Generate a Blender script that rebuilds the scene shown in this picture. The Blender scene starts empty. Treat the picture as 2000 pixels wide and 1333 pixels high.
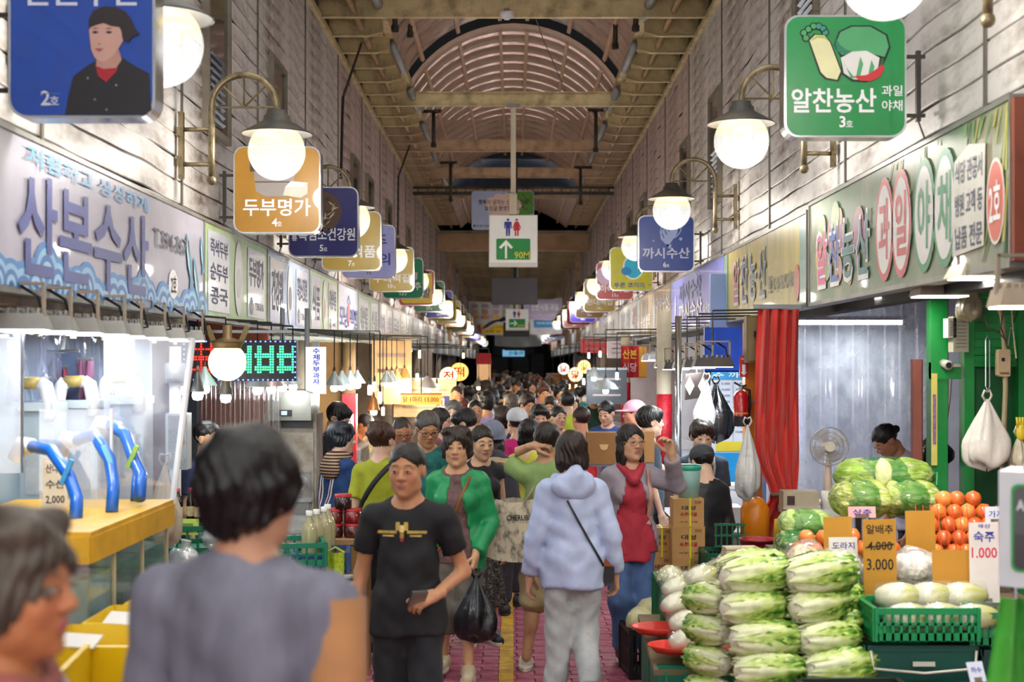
import bpy, math, random
import numpy as np
from mathutils import Vector, Matrix, Euler
from mathutils.bvhtree import BVHTree

# ------------------------------------------------------------------ camera, world, exposure
SC = bpy.context.scene
COL = SC.collection
F, CX, CY, H = 2778.0, 1003.0, 712.0, 1.9      # focal length in px, vanishing point, eye height
cam_d = bpy.data.cameras.new('camera')
cam = bpy.data.objects.new('camera', cam_d)
COL.objects.link(cam)
cam.location = (0, 0, H)
cam.rotation_euler = (math.pi / 2, 0, 0)
cam_d.sensor_width = 36.0
cam_d.lens = F / 2000 * 36
cam_d.shift_x = (1000 - CX) / 2000
cam_d.shift_y = (CY - 666.5) / 2000
cam_d.clip_start, cam_d.clip_end = 0.1, 400
cam_d.dof.use_dof = True
cam_d.dof.focus_distance = 11.0
cam_d.dof.aperture_fstop = 2.8
SC.camera = cam
world = bpy.data.worlds.new('world')
SC.world = world
world.use_nodes = True
world.node_tree.nodes['Background'].inputs[0].default_value = (1.0, 0.97, 0.94, 1)
world.node_tree.nodes['Background'].inputs[1].default_value = 1.5
SC.view_settings.view_transform = 'Standard'
SC.view_settings.look = 'None'
SC.view_settings.exposure = 0.5
SC.view_settings.gamma = 1.0
SC.view_settings.use_curve_mapping = False
SC.cycles.max_bounces = 4
SC.cycles.diffuse_bounces = 2
SC.cycles.glossy_bounces = 3
SC.cycles.transmission_bounces = 4
SC.cycles.transparent_max_bounces = 7
SC.cycles.sample_clamp_indirect = 6.0
SC.cycles.caustics_reflective = False
SC.cycles.caustics_refractive = False
GLOBE_W = 25.0
SC.cycles.use_adaptive_sampling = True
SC.cycles.adaptive_threshold = .1
SC.cycles.adaptive_min_samples = 12

# ------------------------------------------------------------------ helpers
R = random.Random(7)
PI = math.pi
V = Vector


def at(px, py, d):
    """world point seen at photo pixel (px, py) at depth d"""
    return V(((px - CX) / F * d, d, H + (CY - py) / F * d))


def lin(c):
    if isinstance(c, str):
        c = [int(c[i:i + 2], 16) / 255 for i in (0, 2, 4)]
        return tuple(x / 12.92 if x <= .04045 else ((x + .055) / 1.055) ** 2.4 for x in c) + (1,)
    return tuple(c)[:3] + (1,)


_mats = {}


def M(col, rough=.6, metal=0, var=.12, scale=6, bump=0, bscale=60, dirt=None, damt=.5, dscale=3, emit=0, ecol=None,
      alpha=1, trans=0, coat=0, stretch=None, sheen=0, attr=None, ior=1.45):
    key = (col, rough, metal, var, scale, bump, bscale, dirt, damt, dscale, emit, ecol, alpha, trans, coat, stretch, sheen, attr)
    if key in _mats:
        return _mats[key]
    m = bpy.data.materials.new('surface_%03d' % len(_mats))
    _mats[key] = m
    m.use_nodes = True
    nt = m.node_tree
    N, L = nt.nodes, nt.links
    b = N['Principled BSDF']
    tc = N.new('ShaderNodeTexCoord')
    mp = N.new('ShaderNodeMapping')
    L.new(tc.outputs['Object'], mp.inputs[0])
    if stretch:
        mp.inputs['Scale'].default_value = stretch
    c = lin(col)
    if attr:
        a = N.new('ShaderNodeVertexColor')
        a.layer_name = attr
        src = a.outputs[0]
    else:
        rg = N.new('ShaderNodeRGB')
        rg.outputs[0].default_value = c
        src = rg.outputs[0]
    if var:
        n = N.new('ShaderNodeTexNoise')
        n.inputs['Scale'].default_value = scale
        n.inputs['Detail'].default_value = 3
        L.new(mp.outputs[0], n.inputs[0])
        mr = N.new('ShaderNodeMapRange')
        mr.inputs[1].default_value, mr.inputs[2].default_value = .3, .7
        mr.inputs[3].default_value, mr.inputs[4].default_value = 1 - var, 1 + var
        L.new(n.outputs[0], mr.inputs[0])
        mx = N.new('ShaderNodeMix')
        mx.data_type = 'RGBA'
        mx.blend_type = 'MULTIPLY'
        mx.inputs[0].default_value = 1
        L.new(src, mx.inputs[6])
        L.new(mr.outputs[0], mx.inputs[7])
        src = mx.outputs[2]
    if dirt:
        n2 = N.new('ShaderNodeTexNoise')
        n2.inputs['Scale'].default_value = dscale
        n2.inputs['Detail'].default_value = 4
        n2.inputs['Roughness'].default_value = .65
        L.new(mp.outputs[0], n2.inputs[0])
        r2 = N.new('ShaderNodeMapRange')
        r2.inputs[1].default_value, r2.inputs[2].default_value = .46, .72
        r2.inputs[3].default_value, r2.inputs[4].default_value = 0, damt
        L.new(n2.outputs[0], r2.inputs[0])
        m2 = N.new('ShaderNodeMix')
        m2.data_type = 'RGBA'
        L.new(r2.outputs[0], m2.inputs[0])
        L.new(src, m2.inputs[6])
        m2.inputs[7].default_value = lin(dirt)
        src = m2.outputs[2]
    L.new(src, b.inputs['Base Color'])
    b.inputs['Roughness'].default_value = rough
    b.inputs['Metallic'].default_value = metal
    b.inputs['IOR'].default_value = ior
    b.inputs['Alpha'].default_value = alpha
    b.inputs['Transmission Weight'].default_value = trans
    b.inputs['Coat Weight'].default_value = coat
    b.inputs['Sheen Weight'].default_value = sheen
    if emit:
        b.inputs['Emission Strength'].default_value = emit
        b.inputs['Emission Color'].default_value = lin(ecol or col)
    if bump:
        nb = N.new('ShaderNodeTexNoise')
        nb.inputs['Scale'].default_value = bscale
        nb.inputs['Detail'].default_value = 4
        L.new(mp.outputs[0], nb.inputs[0])
        bp = N.new('ShaderNodeBump')
        bp.inputs['Strength'].default_value = bump
        bp.inputs['Distance'].default_value = .02
        L.new(nb.outputs[0], bp.inputs['Height'])
        L.new(bp.outputs[0], b.inputs['Normal'])
    return m


def film(col='ffffff', amt=.25, gloss=.12, rough=.15):
    """clear plastic sheet or glass pane: mostly see-through, with a milky and a glossy share"""
    key = ('film', col, amt, gloss, rough)
    if key in _mats:
        return _mats[key]
    m = bpy.data.materials.new('clear_sheet_%03d' % len(_mats))
    _mats[key] = m
    m.use_nodes = True
    N, L = m.node_tree.nodes, m.node_tree.links
    N.remove(N['Principled BSDF'])
    t = N.new('ShaderNodeBsdfTransparent')
    p = N.new('ShaderNodeBsdfPrincipled')
    p.inputs['Base Color'].default_value = lin(col)
    p.inputs['Roughness'].default_value = rough
    x = N.new('ShaderNodeMixShader')
    tc = N.new('ShaderNodeTexCoord')
    n = N.new('ShaderNodeTexNoise')
    n.inputs['Scale'].default_value = 5
    n.inputs['Detail'].default_value = 6
    L.new(tc.outputs['Object'], n.inputs[0])
    r = N.new('ShaderNodeMapRange')
    r.inputs[1].default_value, r.inputs[2].default_value = .35, .7
    r.inputs[3].default_value, r.inputs[4].default_value = amt * .6, min(1, amt * 1.5)
    L.new(n.outputs[0], r.inputs[0])
    L.new(r.outputs[0], x.inputs[0])
    L.new(t.outputs[0], x.inputs[1])
    L.new(p.outputs[0], x.inputs[2])
    g = N.new('ShaderNodeBsdfGlossy')
    g.inputs['Roughness'].default_value = .05
    x2 = N.new('ShaderNodeMixShader')
    x2.inputs[0].default_value = gloss
    L.new(x.outputs[0], x2.inputs[1])
    L.new(g.outputs[0], x2.inputs[2])
    L.new(x2.outputs[0], N['Material Output'].inputs[0])
    return m


class MB:
    """collects shapes into one mesh"""

    def __init__(s):
        s.v, s.f, s.m, s.mi = [], [], [], 0

    def add(s, vs, fs):
        o = len(s.v)
        s.v += [tuple(p) for p in vs]
        s.f += [tuple(i + o for i in f) for f in fs]
        s.m += [s.mi] * len(fs)
        return s

    def box(s, c, d, rot=None, taper=1.0):
        x, y, z = d[0] / 2, d[1] / 2, d[2] / 2
        vs = [V((sx * x * (taper if sz > 0 else 1), sy * y * (taper if sz > 0 else 1), sz * z)) for sz in (-1, 1) for sy in (-1, 1) for sx in (-1, 1)]
        if rot is not None:
            mt = Euler(rot).to_matrix() if not isinstance(rot, Matrix) else rot
            vs = [mt @ p for p in vs]
        c = V(c)
        return s.add([p + c for p in vs], [(0, 2, 3, 1), (4, 5, 7, 6), (0, 1, 5, 4), (2, 6, 7, 3), (0, 4, 6, 2), (1, 3, 7, 5)])

    def cone(s, a, b, r0, r1=None, n=10, cap=True):
        r1 = r0 if r1 is None else r1
        a, b = V(a), V(b)
        z = (b - a).normalized()
        x = z.orthogonal().normalized()
        y = z.cross(x)
        vs = [a + (x * math.cos(2 * PI * i / n) + y * math.sin(2 * PI * i / n)) * r0 for i in range(n)]
        vs += [b + (x * math.cos(2 * PI * i / n) + y * math.sin(2 * PI * i / n)) * r1 for i in range(n)]
        fs = [(i, (i + 1) % n, n + (i + 1) % n, n + i) for i in range(n)]
        if cap:
            fs += [tuple(range(n))[::-1], tuple(range(n, 2 * n))]
        return s.add(vs, fs)

    def tube(s, pts, r, n=8, cap=True, flat=1.0):
        pts = [V(p) for p in pts]
        k = len(pts)
        rs = r if isinstance(r, (list, tuple)) else [r] * k
        vs = []
        x = None
        for i, p in enumerate(pts):
            t = (pts[min(i + 1, k - 1)] - pts[max(i - 1, 0)]).normalized()
            if x is None:
                x = t.orthogonal().normalized()
            x = (x - t * x.dot(t)).normalized()
            y = t.cross(x)
            vs += [p + (x * math.cos(2 * PI * j / n) + y * math.sin(2 * PI * j / n) * flat) * rs[i] for j in range(n)]
        fs = [(i * n + j, i * n + (j + 1) % n, (i + 1) * n + (j + 1) % n, (i + 1) * n + j) for i in range(k - 1) for j in range(n)]
        if cap:
            fs += [tuple(range(n))[::-1], tuple(range((k - 1) * n, k * n))]
        return s.add(vs, fs)

    def lathe(s, prof, n=20, c=(0, 0, 0), sx=1, sy=1, close=False):
        c = V(c)
        vs = [c + V((r * math.cos(2 * PI * j / n) * sx, r * math.sin(2 * PI * j / n) * sy, z)) for r, z in prof for j in range(n)]
        k = len(prof)
        fs = [(i * n + j, i * n + (j + 1) % n, (i + 1) * n + (j + 1) % n, (i + 1) * n + j) for i in range(k - 1) for j in range(n)]
        if close:
            fs += [tuple(range(n))[::-1], tuple(range((k - 1) * n, k * n))]
        return s.add(vs, fs)

    def ball(s, c, r, n=16, k=10, noise=0, rot=None, seed=0):
        r = (r, r, r) if not hasattr(r, '__len__') else r
        rr = random.Random(seed)
        ph = [rr.uniform(0, 6.3) for _ in range(6)]
        c = V(c)
        vs = []
        mt = Euler(rot).to_matrix() if rot else None
        for i in range(k + 1):
            th = PI * i / k
            for j in range(n):
                a = 2 * PI * j / n
                q = V((math.sin(th) * math.cos(a), math.sin(th) * math.sin(a), math.cos(th)))
                f = 1 + noise * (math.sin(3 * q.x + ph[0]) * math.sin(4 * q.y + ph[1]) + .6 * math.sin(7 * q.z + 5 * q.x + ph[2]) * math.sin(6 * q.y + ph[3]))
                p = V((q.x * r[0], q.y * r[1], q.z * r[2])) * f
                vs.append(c + (mt @ p if mt else p))
        fs = [(i * n + j, (i + 1) * n + j, (i + 1) * n + (j + 1) % n, i * n + (j + 1) % n) for i in range(k) for j in range(n)]
        return s.add(vs, fs)

    def prism(s, pts, y0, y1, mt=None):
        """2-D outline in the x-z plane pushed from y0 to y1"""
        n = len(pts)
        vs = [V((p[0], y0, p[1])) for p in pts] + [V((p[0], y1, p[1])) for p in pts]
        if mt is not None:
            vs = [mt @ p for p in vs]
        fs = [tuple(range(n)), tuple(range(n, 2 * n))[::-1]] + [(i, n + i, n + (i + 1) % n, (i + 1) % n) for i in range(n)]
        return s.add(vs, fs)

    def grid(s, fn, nu, nv):
        vs = [fn(i / nu, j / nv) for i in range(nu + 1) for j in range(nv + 1)]
        w = nv + 1
        return s.add(vs, [(i * w + j, (i + 1) * w + j, (i + 1) * w + j + 1, i * w + j + 1) for i in range(nu) for j in range(nv)])

    def mesh(s, name, mats=None, smooth=False):
        me = bpy.data.meshes.new(name)
        me.from_pydata(s.v, [], s.f)
        for m in (mats if isinstance(mats, (list, tuple)) else [mats]):
            if m:
                me.materials.append(m)
        if s.mi:
            me.polygons.foreach_set('material_index', s.m)
        if smooth:
            me.polygons.foreach_set('use_smooth', [True] * len(s.f))
        me.update()
        return me

    def build(s, name, mats, parent=None, smooth=False, loc=None, rot=None):
        return link(name, s.mesh(name, mats, smooth), parent, loc, rot)


def link(name, data, parent=None, loc=None, rot=None):
    o = bpy.data.objects.new(name, data)
    COL.objects.link(o)
    if parent is not None:
        o.parent = parent
    if loc is not None:
        o.location = loc
    if rot is not None:
        o.rotation_euler = rot
    return o


def tag(o, label=None, cat=None, group=None, kind=None):
    for k, x in (('label', label), ('category', cat), ('group', group), ('kind', kind)):
        if x:
            o[k] = x
    return o


def thing(name, label, cat, loc=(0, 0, 0), rz=0, group=None):
    o = link(name, None, None, loc, (0, 0, rz))
    o.empty_display_size = .1
    return tag(o, label, cat, group)


def struct(o):
    o['kind'] = 'structure'
    return o


def copy_tree(o, parent=None, label=None, loc=None, rz=None):
    c = o.copy()
    COL.objects.link(c)
    if parent is not None:
        c.parent = parent
    if label:
        c['label'] = label
    if loc is not None:
        c.location = loc
    if rz is not None:
        c.rotation_euler = rz if hasattr(rz, '__len__') else (0, 0, rz)
    for ch in KIDS.get(o.name) or list(o.children):
        copy_tree(ch, c)
    return c


KIDS = {}


def mirror_set(o):
    """recoloured copy: material slots held by the object instead of the shared mesh"""
    for sl in o.material_slots:
        sl.link = 'OBJECT'


def rrect(w, h, r, n=5, cx=0, cz=0):
    pts = []
    for sx, sz, a0 in ((1, 1, 0), (-1, 1, 90), (-1, -1, 180), (1, -1, 270)):
        for i in range(n + 1):
            a = math.radians(a0 + 90 * i / n)
            pts.append((cx + sx * (w / 2 - r) + r * math.cos(a), cz + sz * (h / 2 - r) + r * math.sin(a)))
    return pts


def oval(w, h, cx=0, cz=0, n=24, rot=0):
    c, s_ = math.cos(rot), math.sin(rot)
    return [(cx + w / 2 * math.cos(t) * c - h / 2 * math.sin(t) * s_, cz + w / 2 * math.cos(t) * s_ + h / 2 * math.sin(t) * c)
            for t in [2 * PI * i / n for i in range(n)]]


_txt = {}


def text_mesh(body, bold=0.0, spacing=1.0):
    """lettering from Blender's own built-in font, flat, scaled to height 1 and centred"""
    bold = min(bold, .02)
    key = (body, bold, spacing)
    if key in _txt:
        return _txt[key]
    cu = bpy.data.curves.new('lettering', 'FONT')
    cu.body = body
    cu.align_x = 'CENTER'
    cu.resolution_u = 2
    cu.offset = bold
    cu.space_character = spacing
    o = bpy.data.objects.new('lettering', cu)
    tm = o.to_mesh()
    me = tm.copy()
    o.to_mesh_clear()
    bpy.data.objects.remove(o)
    bpy.data.curves.remove(cu)
    n = len(me.vertices)
    co = np.zeros(n * 3)
    me.vertices.foreach_get('co', co)
    co = co.reshape(-1, 3)
    mn, mx = co.min(0), co.max(0)
    fs = [tuple(p.vertices) for p in me.polygons]
    bpy.data.meshes.remove(me)
    sz = mx - mn
    co = (co - (mn + mx) / 2) / np.array([sz[0], sz[1], 1])
    _txt[key] = (co, fs, sz[0] / sz[1])
    return _txt[key]


def letters(body, parent, mt, w=None, h=.1, x=0, z=0, y=0, bold=.015, name='lettering', rot=0, facing=-1, label=None):
    """flat print on a face whose normal is -y (local); w or h fixes its size"""
    co, fs, asp = text_mesh(body, bold)
    if w is None:
        w = h * asp
    xs, zs = co[:, 0] * w, co[:, 1] * h
    c, s_ = math.cos(rot), math.sin(rot)
    vs = np.stack([x + xs * c - zs * s_, np.full(len(xs), y), z + xs * s_ + zs * c], 1)
    me = bpy.data.meshes.new(name)
    me.from_pydata(vs.tolist(), [], fs)
    me.materials.append(mt)
    me.update()
    o = link(name, me, parent)
    if label:
        o['label'] = label
    return o


def flat(pts, parent, mt, y, name='print', t=.0015):
    return MB().prism(pts, y, y + t).build(name, mt, parent)
# ================================================================== the arcade: floor, walls, roof
WX, FX = 2.12, 2.0            # wall cladding and fascia planes (half widths of the arcade)
m_brick = M('8e3a55', .5, var=.25, scale=9, dirt='c9a3a0', damt=.35, dscale=14, bump=.15)
m_steel = M('c9b88c', .55, .25, var=.15, scale=5, dirt='4a3a22', damt=.6, dscale=4)
m_steel2 = M('bfa384', .55, .2, var=.12, scale=5, dirt='5a4028', damt=.5, dscale=4)
m_sid = M('c9c6c3', .45, .05, var=.10, scale=3, dirt='54402a', damt=.95, dscale=2.0, stretch=(1, .7, 2.2))
m_sid2 = M('c4b2ae', .5, .05, var=.10, scale=3, dirt='57402f', damt=.8, dscale=1.8, stretch=(1, .7, 2.2))
m_dark = M('17191c', .7, var=.1)
m_black = M('101012', .5, var=.1)
m_pipe = M('3a3a34', .45, .5, var=.2)
m_white = M('e6e8ea', .5, var=.05)
m_chrome = M('c8ccd0', .15, .95, var=.05)
m_alu = M('b9bcc0', .3, .8, var=.1)
m_grey = M('8b8f92', .5, .3, var=.1)


def floor_material():
    m = M('8b3853', .45, var=.2, scale=7, dirt='c7a7a2', damt=.3, dscale=11)
    N, L = m.node_tree.nodes, m.node_tree.links
    b = N['Principled BSDF']
    br = N.new('ShaderNodeTexBrick')
    br.inputs['Color1'].default_value = lin('8b3853')
    br.inputs['Color2'].default_value = lin('7a2f4a')
    br.inputs['Mortar'].default_value = lin('4e2836')
    br.inputs['Scale'].default_value = 1
    br.inputs['Brick Width'].default_value = .22
    br.inputs['Row Height'].default_value = .11
    br.inputs['Mortar Size'].default_value = .006
    tc = [n for n in N if n.type == 'TEX_COORD'][0]
    L.new(tc.outputs['Object'], br.inputs[0])
    L.new(br.outputs[0], b.inputs['Base Color'])
    return m


floor = struct(MB().box((0, 44, -.06), (13, 100, .1)).build('floor', floor_material()))
bk = MB().box((0, 0, 0), (.212, .102, .012), taper=.985).mesh('brick', m_brick)
n = 0
for r in range(30):
    for c in range(10):
        x = -1.08 + c * .22 + (.11 if r % 2 else 0)
        link('brick', bk, floor, (x, 8.32 + r * .11, -.006), (R.uniform(-.006, .006), R.uniform(-.006, .006), R.uniform(-.01, .01)))
m_yel = M('b8912a', .55, var=.3, scale=12, dirt='6b4a2a', damt=.7, dscale=9)
MB().box((-.045, 38, .002), (.09, 78, .006)).build('guide_line', m_yel, floor)
gut = M('4c2f39', .25, var=.25, scale=4, coat=.5)
for s in (-1, 1):
    MB().box((s * 1.42, 40, -.007), (.5, 90, .006)).build('drain_strip', gut, floor)

# ---- side walls: dark backing plus real siding boards, panel joints every 2.7 m
PL = 2.7


def plank_mesh(seed, wz, length=PL - .012, segs=14):
    rr = random.Random(seed)
    a1, a2, p1, p2 = rr.uniform(.004, .016), rr.uniform(.002, .008), rr.uniform(0, 6), rr.uniform(0, 6)
    prof = [(0, 0), (.013, .002), (.014, .006), (.014, .130), (.010, .134), (.004, .136), (.002, .140), (0, .144)]
    mb = MB()

    def fn(u, v):
        k = min(int(round(v * 7)), 7)
        o, z = prof[k]
        y = u * length
        e = math.sin(PI * u) ** .5 if 0 < u < 1 else 0
        w = e * (a1 * math.sin(2 * PI * u * 1.3 + p1) + a2 * math.sin(2 * PI * u * 2.9 + p2))
        return V((o + .25 * w, y, z + wz * w))
    mb.grid(fn, segs, 7)
    return mb


planks = [plank_mesh(i, .5).mesh('plank', m_sid) for i in range(8)]
planks2 = [plank_mesh(i % 2 + 20, 1.6).mesh('plank', m_sid2) for i in range(8)]
for s, nm in ((-1, 'wall_left'), (1, 'wall_right')):
    w = struct(MB().box((s * (WX + .09), 46, 4.8), (.12, 88, 5.1)).build(nm, m_dark))
    for k in range(15):
        for r in range(20):
            pk = (planks if k < 5 else planks2)[R.randrange(8)]
            y0 = 3.7 + k * PL
            o = link('plank', pk, w, (s * (WX + .02), y0 if s < 0 else y0 + PL - .012, 2.78 + r * .1445), (0, 0, 0 if s < 0 else PI))
    far = MB()
    for k in range(15, 31):
        for r in range(20):
            far.box((s * (WX + .012), 3.7 + k * PL + PL / 2, 2.78 + r * .1445 + .068), (.022, PL - .02, .13))
    far.build('siding', m_sid2, w)['kind'] = 'stuff'
    j = MB()
    for k in range(24):
        j.box((s * (WX + .001), 3.7 + k * PL - .006, 4.22), (.012, .03, 2.9))
    j.build('joint_strip', M('6c6860', .5, .4, dirt='2c241c', damt=.8), w)
    MB().box((s * (WX + .01), 44, 5.67), (.10, 84, .06)).build('top_rail', m_steel, w)

# ---- narrow louvred windows high in the walls
m_frame = M('7d7465', .5, .3, dirt='3a2f24', damt=.7)
m_pane = M('0c1520', .15, .1, var=.3, coat=.4)
wn = 0
for s, d0, d1, z0, z1 in ((-1, 9.75, 10.45, 3.55, 5.0), (-1, 12.37, 13.05, 3.6, 4.55), (-1, 18.5, 19.3, 3.7, 4.6), (-1, 20.4, 21.2, 3.7, 4.6), (-1, 23.6, 24.4, 3.7, 4.6),
                          (-1, 28, 28.9, 3.7, 4.6), (1, 9.9, 10.6, 4.35, 5.4), (1, 14.5, 15.2, 3.6, 4.7), (1, 17.1, 17.8, 3.6, 4.6), (1, 22.7, 23.6, 3.6, 4.6), (1, 25.4, 26.2, 3.7, 4.6), (1, 30, 30.8, 3.7, 4.6)):
    wn += 1
    X = s * (WX - .012)
    c, l, hh = (d0 + d1) / 2, d1 - d0, z1 - z0
    w = struct(MB().box((X, c, (z0 + z1) / 2), (.012, l, hh)).build('window_%d' % wn, m_pane))
    f = MB()
    f.box((X, c, z0 - .02), (.06, l + .08, .045)).box((X, c, z1 + .02), (.06, l + .08, .045))
    f.box((X, d0 - .02, (z0 + z1) / 2), (.06, .04, hh)).box((X, d1 + .02, (z0 + z1) / 2), (.06, .04, hh))
    f.build('window_frame', m_frame, w)
    if c < 16:
        for i in range(9):
            MB().box((X - s * .02, c - l * .12, z0 + .06 + i * .055), (.03, l * .7, .006), (0, s * .5, 0)).build('louvre', M('39465c', .4, .4), w)

# ---- roof
ceiling = struct(link('ceiling', None, None, (0, 0, 0)))
BZ, SP, D0 = 1.9 + 3.77, .885, 15.46           # beam soffit height, stub spacing, first beam depth


def ibeam_mesh(x0, x1, mt, slant=False, deep=.20, fl=.075):
    mb = MB()
    mb.box(((x0 + x1) / 2, 0, deep / 2), (abs(x1 - x0), .012, deep))
    if slant:
        xs = x1 + (x0 - x1) * .28
        mb.box(((x0 + xs) / 2, 0, .004), (abs(x0 - xs), fl, .012))
        dx = x1 - xs
        mb.box(((x1 + xs) / 2, 0, .024), (math.hypot(dx, .045), fl, .012), (0, -math.atan2(.045, abs(dx)) * (1 if dx > 0 else -1), 0))
    else:
        mb.box(((x0 + x1) / 2, 0, .004), (abs(x1 - x0), fl, .012))
    mb.box(((x0 + x1) / 2, 0, deep), (abs(x1 - x0), fl, .012))
    for xx in (x0, ) if slant else (x0, x1):
        sg = 1 if x1 > x0 else -1
        if xx == x1:
            sg = -sg
        mb.box((xx + sg * .10, -.010, deep / 2), (.13, .012, deep * .8))
        for bx in (.07, .13):
            for bz in (.06, .14):
                mb.cone((xx + sg * bx, -.03, bz), (xx + sg * bx, -.014, bz), .013, n=6)
    return mb.mesh('beam', mt)


stub = {s: (ibeam_mesh(s * WX, s * 1.5, m_steel, True), ibeam_mesh(s * WX, s * 1.5, m_steel2, True)) for s in (-1, 1)}
full = (ibeam_mesh(-WX, WX, m_steel), ibeam_mesh(-WX, WX, m_steel2))
FULL = {-6, 0, 6, 11, 15, 19}
for i in range(-4, 27):
    y = D0 + i * SP
    w = 1 if i > 8 else 0
    if i in FULL:
        link('cross_beam', full[w], ceiling, (0, y, BZ))
    else:
        for s in (-1, 1):
            link('stub_beam', stub[s][w], ceiling, (0, y, BZ))
m_cpipe = M('a58a66', .5, .2, dirt='5b3f25', damt=.5, dscale=12)
for s in (-1, 1):
    MB().tube([(s * 1.74, 10, BZ + .075), (s * 1.74, 40, BZ + .075)], .036, 10).build('conduit', m_cpipe, ceiling, True)
    MB().box((s * 1.5, 25.4, BZ + .235), (.10, 31, .09)).build('edge_beam', m_steel, ceiling)
    MB().box((s * 1.83, 25.4, BZ + .26), (.68, 31, .03)).build('eaves_sheet', m_steel2, ceiling)
    for k in range(10):
        a = 11.5 + k * 2.9
        MB().tube([(s * 1.47, a, BZ + .12), (s * 1.47, a + 1.6, BZ + .14)], .05, 10).build('gutter_pipe', m_grey, ceiling, True)

m_vault = film('d8bcb0', .6, .04, .35)
for nd in m_vault.node_tree.nodes:
    if nd.type == 'BSDF_TRANSPARENT':
        nd.inputs[0].default_value = lin('b89c90')
m_rib = M('a89080', .5, var=.1)
m_purl = M('c4a488', .55, var=.1)


def vault(d0, d1, zs, rise, half, step, mt):
    Rv = (half * half + rise * rise) / (2 * rise)
    zc = zs + rise - Rv
    a = math.asin(half / Rv)
    nA = 22

    def arc(t, r):
        th = -a + 2 * a * t
        return r * math.sin(th), zc + r * math.cos(th)
    sh, rb = MB(), MB()
    sh.grid(lambda u, v: V((arc(v, Rv)[0], u * step, arc(v, Rv)[1])), 1, nA)
    rb.grid(lambda u, v: V((arc(v, Rv - (0, .05, .05, 0)[round(u * 3)])[0], (.0, .05, .27, .32)[round(u * 3)] - .16, arc(v, Rv - (0, .05, .05, 0)[round(u * 3)])[1])), 3, nA)
    shm, rbm = sh.mesh('roof_sheet', mt, True), rb.mesh('roof_rib', m_rib)
    k = 0
    y = d0
    while y < d1 - .01:
        link('roof_sheet', shm, ceiling, (0, y, 0))
        link('roof_rib', rbm, ceiling, (0, y, 0))
        y += step
    for t in (.09, .27, .445, .555, .73, .91):
        x, z = arc(t, Rv - .07)
        MB().box((x, (d0 + d1) / 2, z), (.05, d1 - d0, .04), (0, -a + 2 * a * t, 0)).build('purlin', m_purl, ceiling)
    return Rv, zc, arc


vault(10.32, 19.7, 5.9, .86, 1.5, .67, m_vault)
vault(20.42, 32.4, 5.9, .86, 1.5, .67, m_vault)
vault(33.2, 40, 5.75, .6, 1.5, .5, M('97918a', .4, var=.15, dirt='55504a'))
m_gap = M('0a0c10', .9, var=0)
for yy, half, zs, rise in ((20.36, 1.5, 5.9, .86), (33.12, 1.5, 5.75, .6)):
    Rv = (half * half + rise * rise) / (2 * rise)
    am = math.asin(half / Rv)

    def ring(u, v):
        th = am * (1 - 2 * v)
        p = V((Rv * math.sin(th), yy, zs + rise - Rv + Rv * math.cos(th)))
        q = V((-(2.4 * (2 * v - 1)), yy, 7.6))
        if abs(2 * v - 1) > .8:
            q = V((math.copysign(2.4, .5 - v), yy, 7.6 - (abs(2 * v - 1) - .8) * 9))
        return p.lerp(q, u)
    MB().grid(ring, 1, 40).build('gap_blackout', m_gap, ceiling)  # added black plate: darkens the gap between vault sections and shuts out the sky
MB().box((0, 32.9, 6.25), (3.0, .04, .8)).build('end_panel', M('1c2a3c', .3, var=.3, scale=2, stretch=(4, 1, .3)), ceiling)
# dark sprinkler pipes that step down at every bay
for s, x, y, zt, zb in ((-1, -1.28, 17.6, 6.35, 5.95), (-1, -1.3, 15.6, 5.98, 5.55), (-1, -1.27, 22.6, 5.9, 5.35), (-1, -1.24, 28, 5.85, 5.1), (1, 1.26, 17.6, 6.3, 5.8), (1, 1.34, 15.6, 5.95, 5.55), (1, 1.3, 22.5, 5.9, 5.25), (1, 1.3, 27.6, 5.7, 5.0)):
    MB().tube([(x - s * .0, y, zt), (x, y, zb)], .03, 8).build('drop_pipe', m_pipe, ceiling, True)
    MB().tube([(x, y, zt), (x - s * -.02 - s * .14, y, zt + .03), (x + s * .22, y, zt + .02)], .028, 8).build('drop_pipe', m_pipe, ceiling, True)
    MB().cone((x, y, zb), (x, y, zb + .07), .042, n=8).build('pipe_joint', m_pipe, ceiling)
mb = MB().box((0, 29.7, 5.47), (4.2, .08, .07)).box((0, 29.7, 5.59), (4.2, .06, .05))
for i in range(21):
    mb.box((-2 + i * .2, 29.7, 5.53), (.02, .04, .1))
mb.build('lattice_girder', M('3c3834', .6, .3, dirt='6b665f'), ceiling)
# deep beam and flat soffit of the far half
MB().box((0, 39.9, 5.31), (4.24, .16, .46)).build('deep_beam', M('c4a07c', .55, var=.1, dirt='6a4a2c'), ceiling)
MB().box((0, 66, 5.62), (4.4, 52, .08)).build('soffit', M('b8a88a', .6, var=.1, dirt='55452f'), ceiling)
fb = ibeam_mesh(-WX, WX, M('b8a684', .55, .2, dirt='54432c'), deep=.26)
for i in range(17):
    link('cross_beam', fb, ceiling, (0, 42.2 + i * 2.6, 5.26))
for s in (-1, 1):
    for i in range(4):
        MB().box((s * (1.95 - .01 * i), 43 + i * 9, 4.1), (.14, .14, 3.0)).build('column', m_steel2, ceiling)

for y0, y1 in ((19.5, 20.5), (32.2, 34.2), (39, 91)):  # added unseen covers above the vault gaps and far roof, blocking sky light
    MB().box((0, (y0 + y1) / 2, 7.38), (5, y1 - y0, .06)).build('sky_blocker', M('1a1c20', .8, var=.1), ceiling)

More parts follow.
